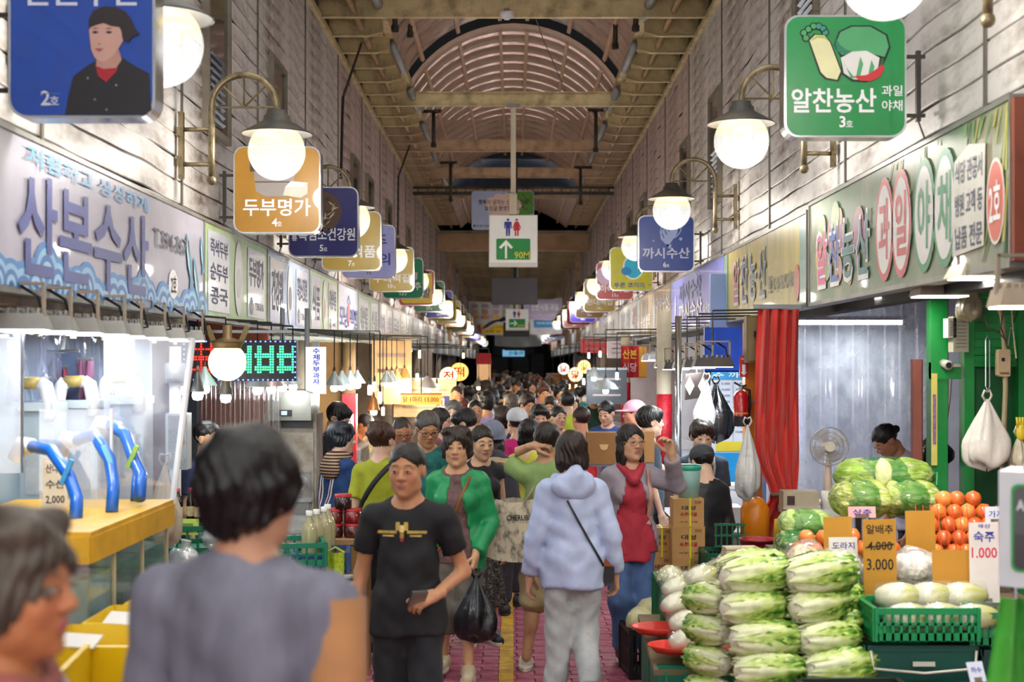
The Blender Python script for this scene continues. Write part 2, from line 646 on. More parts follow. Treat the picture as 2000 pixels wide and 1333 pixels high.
# ---- far end of the street
end = struct(MB().box((0, 88.5, 3.6), (14, .2, 7.6)).build('wall_end', M('101820', .6, var=.4, scale=1)))
for x, z, w, h_ in ((-.9, 1.2, 1.1, 2.3), (.45, 1.15, 1.0, 2.3), (1.5, 1.3, .8, 2.5)):
    MB().box((x, 88.36, z), (w, .06, h_)).build('shutter', M('1a242e', .4, var=.4), end)
MB().box((0, 88.36, 2.75), (2.6, .06, .5)).build('fascia', M('0f2236', .4), end)
for s in (-1, 1):
    struct(MB().box((s * 4.9, 44, 1.5), (.12, 90, 3.2)).build('wall_back_' + ('left' if s < 0 else 'right'), M('98938c', .7, var=.15, dirt='5a4b3c')))
    struct(MB().box((s * 3.5, 46, 2.72), (2.7, 86, .06)).build('trim_%d' % (1 if s < 0 else 2), M('8a857c', .7, var=.15, dirt='4a3d30')))

# ---- small things fixed to the roof
t = thing('smoke_detector', 'small white round smoke detector under the first roof beam', 'detector', at(990, 30, 15.4) - V((0, .05, 0)))
MB().lathe([(.0, -.06), (.03, -.058), (.035, -.045), (.075, -.035), (.08, .02), (.0, .03)], 16).build('housing', m_white, t, True)
MB().cone((0, 0, .02), (0, 0, .06), .03).build('mount', m_grey, t, True)
for i, (pts, lab) in enumerate((
        ([at(706, 85, 16.0), at(670, 190, 13.4) + V((.0, 0, 0)), at(669, 215, 13.35), at(666, 350, 13.2)], 'black cable running down the left wall beside the second row of windows'),
        ([at(800, 285, 25), at(778, 345, 23.2), at(777, 460, 23.0)], 'thinner black cable further down the left wall'),
        ([at(1045, 32, 16), at(1062, 80, 18), at(1105, 178, 22)], 'thin dark wire slanting under the vault'))):
    tag(MB().tube(pts, .014 if i < 2 else .006, 6).build('cable', m_black), lab, 'cable')
# ================================================================== shop fascia signs on both sides
m_wtext = M('eef0f2', .4, var=0)
m_ktext = M('3c4664', .5, var=.05)
m_edge = M('8d8f8a', .4, .5, dirt='4a3c2c', damt=.7)
FZ = {-1: (2.21, 2.83), 1: (2.315, 2.935)}


def fascia(s, d0, d1, col, label, dirt='6d6250', damt=.35, z=None, dscale=3, stretch=None, rough=.36):
    z0, z1 = z or FZ[s]
    l, h_ = d1 - d0, z1 - z0
    t = thing('shop_sign', label, 'sign', (s * FX, (d0 + d1) / 2, z0), -s * PI / 2, 'shop signs along the %s side' % ('left' if s < 0 else 'right'))
    MB().box((0, .012, h_ / 2), (l - .02, .02, h_)).build('panel', M(col, rough, .0, var=.10, scale=2.5, dirt=dirt, damt=damt, dscale=dscale, coat=.12, stretch=stretch), t)
    f = MB()
    f.box((0, .05, -.012), (l - .01, .11, .025)).box((0, .05, h_ + .01), (l - .01, .11, .022))
    for x in (-l / 2 + .008, l / 2 - .008):
        f.box((x, .05, h_ / 2), (.016, .11, h_))
    f.build('frame', m_edge, t)
    return t, l, h_


def plate(t, x, z, w, h_, col, y=-.004, name='print', rough=.3, **k):
    return MB().box((x, y + .002, z), (w, .004, h_)).build(name, M(col, rough, var=.06, coat=.3, **k), t)


def ellipse(t, x, z, w, h_, col, y=-.004, name='print', n=28):
    return flat(oval(w, h_, x, z, n), t, M(col, .35, var=.06), y, name)


def flatp(t, pts, col, y=-.004, name='print'):
    return flat(pts, t, M(col, .4, var=.08), y, name)


# --- left 1: the fish shop
t, l, h_ = fascia(-1, 4.3, 9.2, 'aeaec0', 'long silvery fish shop sign with blue letters and printed waves', dirt='8d8690', damt=.3)
b = -l / 2
m_b1, m_b2 = M('3f4c96', .4, var=.15), M('3aa0dd', .4, var=.1)
letters('산본수산', t, m_b1, w=2.05, h=.44, x=b + 2.45, z=.27, y=-.006, bold=.028, name='shop_name')
letters('저렴하고 싱싱하게', t, m_b2, w=1.95, h=.085, x=b + 2.5, z=.555, y=-.006, bold=.012)
letters('T.394-3671', t, M('4b4f5c', .4), w=.85, h=.105, x=b + 4.02, z=.40, y=-.006, bold=.012)
ellipse(t, b + 4.05, .16, .22, .17, 'f2f4f6', name='number_disc')
letters('2호', t, M('30343c'), w=.13, h=.10, x=b + 4.05, z=.16, y=-.007, bold=.01)
wv = []
for i in range(34):
    wv.append((b + .05 + i * .145, .07 + .04 * math.sin(i * 1.7) + .03 * math.sin(i * .6)))
rr = random.Random(3)
for i, (x, z) in enumerate(wv):
    r0 = .10 + .05 * rr.random()
    for k, c in enumerate(('3f86c8', '8fc1e6', '3573b8', '9ccaea', '2f66ad')):
        r = r0 * (1 - k * .2)
        pts = [(x + r * 1.25 * math.cos(a), max(.0, z - .06 + r * math.sin(a))) for a in [PI * j / 10 for j in range(11)]]
        flatp(t, pts, c, -.003 - .0004 * k - .0001 * (i % 3), 'wave_print')
for x, z, sc, ro in ((4.42, .40, 1, -1.15), (4.62, .27, 1, -1.1), (4.80, .44, .7, -1.3)):
    x += b
    c, s_ = math.cos(ro), math.sin(ro)
    body = [(.0, .045), (.10, .055), (.19, .03), (.25, .07), (.25, -.06), (.19, -.02), (.10, -.05), (0, -.045), (-.07, -.02), (-.1, .0), (-.07, .02)]
    flatp(t, [(x + (p * c - q * s_) * sc, z + (p * s_ + q * c) * sc) for p, q in body], '4f8ea8', -.005, 'fish_print')
    belly = [(.0, -.01), (.10, -.01), (.17, -.01), (.10, -.04), (0, -.04), (-.06, -.015)]
    flatp(t, [(x + (p * c - q * s_) * sc, z + (p * s_ + q * c) * sc) for p, q in belly], 'cfe2ea', -.0066, 'fish_print')
# --- left 2..4: green and blue-grey printed boards
def trio(s, d0, d1, col, label, big, name, tel, num, pic, side=None, rev=False):
    t, l, h_ = fascia(s, d0, d1, col, label)
    k = -1 if rev else 1
    plate(t, -k * l * .31, h_ * .5, l * .29, h_ * .86, 'c9ccda')
    for i, wd in enumerate(big):
        letters(wd, t, m_ktext, w=l * .24, h=h_ * .78 / len(big) * .72, x=-k * l * .31, z=h_ * (.5 + .78 * ((len(big) - 1) / 2 - i) / len(big)), y=-.006, bold=.03)
    ellipse(t, k * -.02 * l, h_ * .5, l * .12, h_ * .86, 'd4d6da')
    ellipse(t, k * -.02 * l, h_ * .45, l * .07, h_ * .34, pic, -.0055)
    plate(t, k * l * .28, h_ * .5, l * .30, h_ * .84, 'ccd0dc')
    letters(name, t, m_ktext, w=l * .26, h=h_ * .36, x=k * l * .28, z=h_ * .64, y=-.006, bold=.035, name='shop_name')
    ellipse(t, l * (k * .28 - .09), h_ * .22, .16, .14, '3e4660', -.0055)
    letters(num, t, m_wtext, h=.06, x=l * (k * .28 - .09), z=h_ * .22, y=-.0075)
    letters(tel, t, m_ktext, w=l * .15, h=.06, x=l * (k * .28 + .05), z=h_ * .22, y=-.006)
    return t


trio(-1, 9.2, 11.57, 'a5c98c', 'light green tofu shop sign with white text boxes', ['즉석두부', '순두부', '콩국'], '두부명가', 'T.391-0116', '4', 'b9bcc4')
trio(-1, 11.57, 13.96, 'a9bfe0', 'pale blue shop sign with a dark goat picture in an oval', ['건강원'], '흑염소건강원', 'T.392-1233', '5', '55504e')
trio(-1, 13.96, 16.2, 'b4d19e', 'pale green grocery sign beyond the blue one', ['식품'], '대성식품', 'T.394-0277', '7', '9a6a66')
t, l, h_ = fascia(-1, 16.2, 18.3, 'c9d2ee', 'bluish white rice cake shop sign with blue letters and a red oval')
letters('모닝', t, M('2f45a8', .4), w=.75, h=.26, x=-.5, z=.25, y=-.006, bold=.03)
letters('떡집', t, M('2f45a8', .4), w=.75, h=.26, x=.55, z=.25, y=-.006, bold=.03)
ellipse(t, 0, .29, .22, .30, 'b5413c')
flatp(t, [(-.2, .42), (0, .53), (.2, .42), (.17, .42), (0, .505), (-.17, .42)], '46528c')
FL = [(18.3, 21.1, 'b3cfa0', 'faded green shop sign with narrow white boxes'), (21.1, 23.5, 'd5bfae', 'pinkish white shop sign with orange edge'),
      (23.5, 26.5, 'cfc6a8', 'cream shop sign with washed out lilac letters'), (26.5, 28.2, 'bfc0c4', 'narrow plain silver shop sign'), (28.2, 31.4, 'a9adbd', 'grey blue shop sign with small writing'),
      (31.4, 33.3, 'c2c8b8', 'narrow pale green grey shop sign'), (33.3, 35.6, 'd6c3b2', 'shop sign with a pink half and pale letters'), (35.6, 38.2, '8fa4b8', 'blue grey shop sign with a red disc'),
      (38.2, 41.0, 'b9b4e4', 'lilac backlit looking shop sign'), (41, 44, 'c6ccc6', 'grey green striped shop sign'), (44, 47.5, 'c9c7bd', 'cream grey shop sign'), (47.5, 51, 'c3c6c8', 'silver grey shop sign'),
      (51, 55, 'cdc7bb', 'beige shop sign'), (55, 59, 'b6bac4', 'cool grey shop sign'), (59, 63, 'c8c8c4', 'light grey shop sign'), (63, 68, 'c0c6cc', 'pale steel shop sign'), (68, 74, 'cfcfcf', 'small whitish shop sign'), (74, 82, 'bcc2c8', 'last tiny grey shop sign')]
words_ = ['대성식품', '야채', '두부', '수산', '농산', '과일', '식품', '건강원', '두부명가', '하나', '수산시장', '산본', '건강', '대가', '순두부', '국수', '식당', '산나물']
for i, (a, b_, c, lab) in enumerate(FL):
    t, l, h_ = fascia(-1, a, b_, c, lab + ' on the left, under sign row', stretch=(6, 1, .6))
    if i < 9:
        plate(t, -l * .25, h_ * .5, l * .36, h_ * .8, 'd6d6d8')
        plate(t, l * .25, h_ * .5, l * .36, h_ * .8, 'cfd2d0')
        letters(words_[i], t, M('6a6678', .4), w=l * .32, h=h_ * .5, x=-l * .25, z=h_ * .5, y=-.006, bold=.03)
        letters(words_[-i - 1], t, M('7a7688', .4), w=l * .30, h=h_ * .45, x=l * .25, z=h_ * .52, y=-.006, bold=.02)
    if i == 7:
        ellipse(t, .3, .38, .9, .4, 'b0544c', -.0075)

# --- right 1: the greengrocer
t, l, h_ = fascia(1, 5.72, 9.63, '5d7a5c', 'large greengrocer sign with a printed vegetable photo at the near end', dirt='b9a58f', damt=.8, dscale=1.1, z=(2.315, 2.97))
e = l / 2
rr = random.Random(11)
for i in range(46):
    x = e - .05 - rr.random() ** 1.6 * 1.9
    z = rr.uniform(.0, .62)
    ln, an = rr.uniform(.18, .45), rr.uniform(.75, 1.25)
    dx, dz = math.cos(an) * ln, math.sin(an) * ln
    wd = rr.uniform(.012, .035)
    z2 = min(z + dz, .645)
    k = (z2 - z) / dz
    flatp(t, [(x, z), (x + wd, z), (min(x + dx * k + wd * .4, e - .02), z2), (min(x + dx * k, e - .03), z2)], rr.choice(['4f8a3c', '6aa04a', '2f5f34', 'a2a850', 'c0b455', '355a3e']), -.003 - .00008 * i, 'leaf_print')
for i in range(26):
    x, z, r = -e + .1 + rr.random() * 1.5, rr.uniform(.03, .5), rr.uniform(.05, .12)
    ellipse(t, x, min(max(z, r), .63 - r), 2 * r, 1.7 * r, rr.choice(['a8747c', 'b58a78', 'c0a070', '9a6a86', '8fa070', 'b8908a']), -.003 - .00008 * i, 'fruit_print', 16)
for i, (ch, c) in enumerate((('알', 'd05a8e'), ('찬', '5a6cb0'), ('농', '4f7f86'), ('산', '417a80'))):
    letters(ch, t, M('e2e4e4', .4), w=.335, h=.40, x=-e + .42 + i * .36, z=.27, y=-.006, bold=.09)
    letters(ch, t, M(c, .4), w=.29, h=.34, x=-e + .42 + i * .36, z=.27, y=-.0075, bold=.03)
for x0, c, wd in ((1.98, 'cf5560', '과일'), (2.72, '3f9468', '야채')):
    for k in (0, 1):
        xx = -e + x0 + k * .33
        ellipse(t, xx, .31, .36, .56, 'e4e4e2', -.006)
        flat(oval(.36, .56, xx, .31), t, M(c, .4), -.0065, 'ring_print', .001)
        ellipse(t, xx, .31, .30, .48, 'dcdcda', -.008)
        letters(wd[k], t, M(c, .4), w=.21, h=.33, x=xx, z=.31, y=-.0095, bold=.03)
flatp(t, [(-e + 3.17, .07), (-e + 3.60, .09), (-e + 3.62, .52), (-e + 3.40, .55), (-e + 3.2, .50)], 'cfd0c6', -.0075)
for i, wd in enumerate(('식당 관공서', '병원 고객 등', '납품 전문')):
    letters(wd, t, M('33415c', .4), w=.37, h=.10, x=-e + 3.40, z=.44 - i * .145, y=-.0095, bold=.02)
ellipse(t, e - .16, .26, .22, .36, 'e6dcd4', -.0085)
ellipse(t, e - .16, .26, .19, .33, 'cf5a44', -.0100)
letters('2호', t, m_wtext, w=.14, h=.17, x=e - .16, z=.26, y=-.0117, bold=.02)
MB().box((e + .02, .18, h_ / 2), (.04, .36, h_)).build('end_cap', M('8a4a33', .5, var=.15, dirt='5a2e20'), t)
# --- right 2
t, l, h_ = fascia(1, 9.7, 13.5, 'bfae5c', 'grimy yellow green edged vegetable shop sign next to the greengrocer sign', dirt='77826a', damt=.8, dscale=1.5, stretch=(3, 1, .4))
plate(t, l / 2 - .12, h_ / 2, .22, h_ - .02, '7fa39a')
plate(t, -l / 2 + .12, h_ / 2, .22, h_ - .02, '7f9f8a')
for i, ch in enumerate('알찬농산'):
    letters(ch, t, M('c9c9c4', .4), w=.36, h=.42, x=-1.15 + i * .44, z=.32, y=-.006, bold=.07)
    letters(ch, t, M(('a8627a', '5f6a98', '5f7a88', '647a8a')[i], .4), w=.31, h=.36, x=-1.15 + i * .44, z=.32, y=-.0075, bold=.03)
letters('☎ 010-5292-8886', t, M('6f7468', .4), w=1.15, h=.15, x=1.0, z=.20, y=-.006, bold=.02)
ellipse(t, 1.58, .16, .20, .26, 'b86a58', -.007)
# --- right 3
t, l, h_ = fascia(1, 13.5, 18.1, '7b7fd0', 'violet blue fish shop sign with peeling white letters', dirt='a59cc0', damt=.4, rough=.4)
letters('까시수산', t, M('59618f', .4), w=2.0, h=.22, x=-.35, z=.43, y=-.006, bold=.03)
letters('까시수산', t, m_wtext, w=2.1, h=.2, x=-.3, z=.20, y=-.006, bold=.03)
letters('수산 031-392-6776', t, m_wtext, w=1.3, h=.13, x=1.5, z=.16, y=-.006, bold=.02)
ellipse(t, -1.75, .27, .12, .34, 'd6d8ee')
# --- right 4
t, l, h_ = fascia(1, 18.1, 22.5, 'b39a6e', 'tan shop sign crowded with small grey and white writing', damt=.2)
for i in range(5):
    letters(words_[i], t, M('7d7a78', .4), w=.9, h=.09, x=-1.3, z=.55 - i * .05, y=-.006 - .0001 * i, bold=.02)
letters('수산 전문', t, m_wtext, w=1.5, h=.16, x=-1.2, z=.25, y=-.006, bold=.03)
letters('식당 납품', t, m_wtext, w=.9, h=.13, x=-1.3, z=.10, y=-.006, bold=.03)
ellipse(t, .1, .31, .22, .55, 'c9c4d4')
letters('대성수산', t, M('d9d9de', .4), w=1.7, h=.22, x=1.2, z=.42, y=-.006, bold=.03)
letters('031-396', t, m_wtext, w=1.2, h=.14, x=1.2, z=.14, y=-.006, bold=.03)
FR = [(22.5, 27.1, 'c7c9c6', 'whitish shop sign with red and green letters'), (27.1, 33, 'bdbcb8', 'grey shop sign of vertical metal strips'), (33, 36, 'c2b4a4', 'rusty pale shop sign'),
      (36, 42, 'c6c4c0', 'silver grey shop sign beyond the rusty pier'), (44, 50, 'b4b8bc', 'steel grey shop sign'), (50, 57, 'c4c4c0', 'pale grey shop sign'), (57, 65, 'b8bcc0', 'cool grey shop sign'), (65, 75, 'c2c2c2', 'small light grey shop sign')]
for i, (a, b_, c, lab) in enumerate(FR):
    t, l, h_ = fascia(1, a, b_, c, lab + ' on the right side', stretch=(6, 1, .6))
    if i == 0:
        letters('대성 야채', t, M('8a8f98', .4), w=1.9, h=.42, x=-.6, z=.34, y=-.006, bold=.04)
        letters('과일', t, M('b5686c', .4), w=.9, h=.38, x=1.3, z=.36, y=-.006, bold=.04)
    elif i < 4:
        letters(words_[i + 4], t, M('8c8880', .4), w=l * .6, h=h_ * .55, x=0, z=h_ * .5, y=-.006, bold=.03)

# ================================================================== square hanging signs
m_rim = M('c4c8cc', .18, .85, var=.1)


def hang_sign(s, d, zb, col, label, w=.62, lines=(), num=None, art=None, numcol='eef0f2', ncx=0, rim=None, rough=.35):
    """double-sided box sign hung out from the wall; lines = (text, x, z, width, height, colour, bold)"""
    X = s * (WX - .13 - w / 2)
    t = thing('hanging_sign', label, 'sign', (X, d, zb), 0, 'square hanging signs over the %s shops' % ('left' if s < 0 else 'right'))
    MB().prism(rrect(w, w, .075, 6, 0, w / 2), .0, .13).build('case', m_rim, t)
    flat(rrect(w - .022, w - .022, .066, 6, 0, w / 2), t, M(col, rough, var=.06, scale=3, coat=.3, dirt='3a3a30', damt=.15, dscale=9), -.004, 'face', .006)
    for (tx, x, z, ww, hh, c, bo) in lines:
        letters(tx, t, M(c, .4, var=0), w=ww, h=hh, x=x, z=z, y=-.006, bold=bo)
    if num:
        letters(num, t, M(numcol, .4, var=0), h=.058, x=ncx - .016, z=.078, y=-.006, bold=.03, name='number')
        letters('호', t, M(numcol, .4, var=0), h=.034, x=ncx - .016 + .035 + .024 * (len(num) - 1), z=.068, y=-.006, bold=.01, name='number')
    if art:
        art(t)
    br = MB()
    xw = s * (w / 2)
    for z in (.12, .42):
        br.box((xw + s * .055, .06, z), (.11, .018, .018))
    br.box((xw + s * .075, .06, .27), (.022, .03, .36))
    br.tube([(xw + s * .07, .05, .10), (xw + s * .10, .03, .0), (xw + s * .09, .04, -.16), (xw + s * .12, .02, -.3)], .005, 5)
    br.build('bracket', M('3d3a36', .5, .5, var=.2), t)
    return t


def P(t, pts, col, y, name='picture'):
    return flat(pts, t, M(col, .45, var=.08), y, name, .0012)


def art_chef(t):
    sx = .58 / 290.0          # photo pixels on this sign to metres

    def q(*pp):
        return [((x - 156) * sx, (232 - y) * sx) for x, y in pp]
    P(t, q((124, 226), (130, 190), (140, 150), (172, 126), (190, 118), (232, 110), (262, 130), (290, 145), (293, 215), (280, 226)), '232228', -.006)
    P(t, q((183, 128), (200, 140), (208, 158), (186, 150)), '2e2d35', -.0075)
    P(t, q((184, 126), (228, 124), (226, 140), (205, 162), (190, 150)), 'a82530', -.0078)
    P(t, q((186, 118), (190, 105), (230, 98), (236, 118), (225, 134), (200, 136), (186, 130)), 'b98d80', -.0092)
    P(t, q((172, 60), (176, 98), (183, 114), (196, 122), (206, 121), (222, 108), (232, 92), (240, 78), (244, 56), (232, 40), (200, 36), (180, 42)), 'c9a092', -.0104)
    P(t, q((172, 58), (171, 40), (180, 22), (200, 13), (224, 14), (244, 24), (256, 40), (262, 56), (272, 68), (258, 72), (250, 84), (238, 78), (236, 64), (232, 54), (216, 52), (200, 46), (186, 50), (176, 54)), '2b2226', -.0117)
    for x in (184, 211):
        P(t, q((x - 7, 64), (x, 61), (x + 7, 64), (x, 67)), '2a2022', -.0119)
        P(t, q((x - 8, 58), (x, 55), (x + 8, 57), (x, 57)), '3a2c2a', -.0119)
    P(t, q((183, 97), (191, 95), (200, 97), (192, 103)), 'a8505a', -.0119)
    P(t, q((188, 86), (196, 86), (192, 90)), 'ab8074', -.0119)
    for x, y in ((169, 154), (183, 196), (206, 216), (225, 168)):
        P(t, q(*[(x + 2.2 * math.cos(a), y + 2.2 * math.sin(a)) for a in [PI * i / 4 for i in range(8)]]), '8f8a80', -.0095)
    MB().box(((95 - 156) * sx, -.0055, (232 - 184) * sx), (38 * sx, .001, .0025)).build('rule', M('5f86c8'), t)


def art_veg(t):
    sx = .62 / 240.0

    def q(*pp):
        return [((x - 1640) * sx, (247 - y) * sx) for x, y in pp]

    def lobe(cx, cy, r, n=14):
        return [(cx + r * math.cos(2 * PI * i / n), cy + r * math.sin(2 * PI * i / n)) for i in range(n)]
    k = '15221c'
    for (cx, cy) in ((1562, 53), (1558, 43), (1567, 36), (1577, 30), (1587, 30), (1596, 35), (1600, 42)):
        P(t, q(*lobe(cx, cy, 8)), k, -.006)
        P(t, q(*lobe(cx, cy, 5.4)), '3f9a5c' if cx < 1580 else '2f8a7a', -.0085)
    P(t, q((1566, 56), (1578, 44), (1600, 46), (1612, 62), (1634, 120), (1626, 138), (1600, 134), (1588, 122)), k, -.007)
    P(t, q((1569, 58), (1580, 47), (1598, 48), (1609, 62), (1630, 118), (1623, 135), (1602, 131), (1591, 120)), 'd6d6a6', -.0100)
    P(t, q((1570, 60), (1582, 48), (1598, 49), (1606, 60), (1598, 54), (1584, 53)), '9cba50', -.0112)
    P(t, q((1617, 66), (1626, 40), (1650, 28), (1690, 28), (1722, 46), (1728, 72), (1720, 92), (1706, 124), (1680, 140), (1652, 138), (1632, 124), (1630, 90)), k, -.0072)
    P(t, q((1620, 66), (1629, 42), (1652, 31), (1688, 31), (1718, 48), (1724, 70), (1716, 90), (1690, 84), (1650, 82), (1632, 86)), '4c9c68', -.0090)
    P(t, q((1619, 66), (1622, 55), (1628, 66), (1640, 76), (1654, 80), (1640, 86), (1624, 80)), '1f7a5c', -.0102)
    P(t, q((1630, 92), (1652, 80), (1680, 78), (1706, 92), (1702, 118), (1676, 136), (1654, 134), (1636, 122)), 'd5d6d4', -.0104)
    for a, b_ in (((1634, 96), (1650, 132)), ((1668, 90), (1660, 128)), ((1690, 96), (1684, 122))):
        P(t, q(a, (a[0] + 6, a[1] + 14), (b_[0] + 8, b_[1]), b_), '4f9e66', -.0115)
    P(t, q((1655, 128), (1680, 126), (1700, 114), (1710, 104), (1716, 112), (1708, 128), (1690, 138), (1668, 137)), 'c03238', -.0126)
    P(t, q((1705, 106), (1710, 92), (1714, 94), (1714, 106)), '2c5a34', -.0128)


def art_tofu(t):
    P(t, oval(.30, .12, -.02, .50), 'c9c0bc', -.006)
    P(t, [(-.17, .50), (.13, .50), (.12, .30), (.06, .26), (-.08, .26), (-.15, .30)], '9b938f', -.007)
    P(t, [(-.19, .56), (-.14, .56), (-.14, .44), (-.19, .44)], '4a403a', -.0085)
    P(t, [(-.155, .37), (.12, .37), (.12, .36), (-.155, .36)], '5d524c', -.0088)
    P(t, [(.045, .27), (.17, .25), (.22, .28), (.22, .36), (.10, .37), (.06, .33)], 'd4d3c4', -.0092)
    P(t, [(.06, .33), (.10, .37), (.22, .36), (.18, .325)], 'ebeade', -.0105)


def art_root(t):
    P(t, oval(.36, .36, -.02, .40, 30), '5a4636', -.006)
    rr = random.Random(5)
    for i in range(40):
        a, r = rr.uniform(0, 6.28), .13 * math.sqrt(rr.random())
        x, z, b_ = -.02 + r * math.cos(a), .40 + r * math.sin(a), rr.uniform(0, 3.1)
        dx, dz = .035 * math.cos(b_), .035 * math.sin(b_)
        P(t, [(x - dx, z - dz), (x + dz * .2, z - dx * .2), (x + dx, z + dz), (x - dz * .2, z + dx * .2)], rr.choice(['b09674', '8a6e50', 'c9b596', '33261e']), -.0072 - .00005 * i)


def art_fish(t):
    o = '9fb0d8'
    P(t, oval(.26, .2, .05, .46, 24, .6), o, -.006)
    P(t, oval(.235, .175, .05, .46, 24, .6), '1d3d92', -.0075)
    P(t, [(-.06, .36), (.02, .27), (.05, .32), (.12, .42), (.14, .52), (.06, .55), (-.02, .48), (-.07, .44)], o, -.0088)
    for i in range(4):
        P(t, [(-.03 + i * .03, .37 + i * .035), (-.05 + i * .03, .42 + i * .035), (-.042 + i * .03, .425 + i * .035), (-.02 + i * .03, .375 + i * .035)], '1d3d92', -.0102)
    P(t, [(.0, .30), (.06, .30), (.05, .25), (.02, .26)], o, -.0088)
    P(t, oval(.035, .035, .16, .36, 12), o, -.006)
    P(t, oval(.02, .02, -.14, .34, 10), o, -.006)


def art_blob(t):
    P(t, oval(.30, .36, .03, .34, 26), 'f2f6f6', -.006)
    P(t, oval(.26, .32, .03, .34, 26), '2fc0e4', -.0075)
    P(t, oval(.15, .12, -.07, .28, 18), '1f8ed8', -.0088)


def disc(col, x=0, z=.42, r=.34):
    return lambda t: P(t, oval(r, r, x, z, 26), col, -.006)


def art_tofu2(t):
    P(t, [(.07, .40), (.22, .40), (.22, .30), (.15, .24), (.12, .30), (.07, .30)], 'c9c6bc', -.006)


W_ = 'e6e8ea'
hang_sign(-1, 5.6, 2.87, '1d4aa8', 'big blue hanging sign with a printed young chef in black', .58, [('산본수산', 0.0, .495, .46, .11, 'cfd6e6', .035)], '2', art_chef, 'cfd4dc', -.125)
hang_sign(-1, 10.1, 2.83, 'b07f22', 'ochre hanging sign with a pot and tofu picture', .62, [('두부명가', 0, .185, .48, .125, W_, .03)], '4', art_tofu)
hang_sign(-1, 12.57, 2.85, '2a2a72', 'dark indigo hanging sign with a round picture of roots', .62, [('흑염소건강원', .03, .20, .50, .115, W_, .03), ('통', -.255, .165, .05, .05, W_, .02)], '5', art_root)
hang_sign(-1, 14.75, 2.87, 'b09338', 'mustard yellow hanging sign half covered by a globe lamp', .62, [('대성식품', 0.0, .20, .5, .13, W_, .035)], '7')
hang_sign(-1, 16.5, 2.9, 'a2a8e4', 'lavender hanging sign with dark blue handwritten letters', .62, [('순즈', .0, .45, .42, .13, '2c3f9c', .04), ('모닝의', .02, .22, .46, .14, '2c3f9c', .04)], '9', None, '3a3a4a')
hang_sign(-1, 19.6, 2.9, 'b59f4a', 'pale gold hanging sign of the rice cake shop', .62, [('우리떡집', 0, .185, .5, .12, W_, .035)], '10')
hang_sign(-1, 21.6, 2.9, '158a5c', 'bright green hanging sign with a folded carton picture', .62, [('본가고추', .03, .19, .5, .12, W_, .035)], '12', art_tofu2)
t = hang_sign(-1, 24.7, 2.92, 'b52233', 'hanging sign with a yellow field in a red border', .62)
flat(rrect(.54, .54, .05, 6, 0, .31), t, M('d8b82a', .4), -.007, 'yellow_field')
letters('왕족발', t, M('3a2f86', .4), w=.44, h=.17, x=.02, z=.22, y=-.0085, bold=.045)
HL = [(28.3, '2d6b4a', '17', '시원나라', 'dark green hanging sign numbered 17'), (32, '3a2f8c', '19', '', 'indigo hanging sign numbered 19 with a portrait'), (34, 'dcc92a', '21', '당', 'lemon yellow hanging sign numbered 21'),
      (37, 'b9a03c', '23', '찬', 'dull yellow hanging sign past number 21'), (39.2, '8a5a2a', '25', '', 'brown hanging sign past the dull yellow one'), (42, 'c0974a', '27', '', 'tan gold hanging sign over the far left shops'),
      (45, '2f6f50', '31', '', 'far green hanging sign on the left'), (48, '94662c', '33', '', 'far bronze hanging sign on the left'), (50.5, '3b62b8', '35', '', 'far blue hanging sign on the left'), (53, 'd6c62a', '37', '', 'far bright yellow hanging sign on the left'),
      (57, '4b3aa8', '39', '', 'far violet hanging sign on the left'), (60, '8f98d8', '41', '', 'far pale blue hanging sign on the left'), (64, '6f66c0', '43', '', 'far lilac hanging sign on the left'), (68, '6e2f4a', '45', '', 'far maroon hanging sign on the left'), (72, '3a7a4a', '47', '', 'tiny green hanging sign at the left end')]
for d, c, nn, tx, lab in HL:
    hang_sign(-1, d, 2.94 if d < 40 else 2.9, c, lab, .62, [(tx, .0, .2, .16 * len(tx), .14, '2a2a2a' if c == 'dcc92a' else W_, .04)] if tx else (), nn, disc('7f90a8', .12, .22, .3) if nn == '19' else None, '2c2c20' if c == 'dcc92a' else 'eef0f2')
hang_sign(1, 7.2, 3.05, '178a48', 'bright green hanging sign with radish, cabbage and chilli picture', .62, [('알찬농산', -.06, .185, .43, .125, W_, .035), ('과일', .235, .235, .105, .055, W_, .015), ('야채', .235, .160, .105, .055, W_, .015)], '3', art_veg)
hang_sign(1, 15.66, 2.92, '173f96', 'royal blue hanging sign with a fish bone picture', .62, [('까시수산', 0, .205, .52, .12, 'c8ccd8', .035)], '6', art_fish)
t = hang_sign(1, 20.3, 2.95, 'c9c81e', 'lime yellow hanging sign with a blue round picture', .62, [('푸른 코끼리', -.03, .08, .43, .075, '2c4aa0', .03), ('8호', .265, .085, .045, .025, '2c4aa0', .0)], None, art_blob)
hang_sign(1, 23.6, 2.97, 'b8434a', 'red hanging sign with white butcher shop letters', .62, [('하나축산', 0, .19, .5, .13, W_, .035)], '11', disc('d8bcd8', -.16, .4, .3))
HR = [(27.8, 'b0953c', '14', '현대떡집', 'mustard hanging sign numbered 14'), (31.5, '80562a', '16', '맛나가', 'brown hanging sign numbered 16'), (34.5, '3a2aa8', '18', '농', 'violet hanging sign numbered 18'), (36.6, 'c8404a', '20', '', 'pinkish red hanging sign numbered 20'),
      (39.5, '9c4a44', '22', '하', 'dull red hanging sign past number 20'), (41.5, '8a562a', '24', '', 'brown hanging sign past the dull red one'), (52, 'c04a58', '36', '하리부로', 'small rose red hanging sign before the grey arm'), (56, '3f6fc0', '38', '', 'far mid blue hanging sign on the right'), (60, '3a44c0', '40', '', 'far cobalt hanging sign on the right'), (65, 'b04a78', '42', '', 'far pink hanging sign on the right'), (70, '7a2f3a', '44', '', 'far dark red hanging sign on the right')]
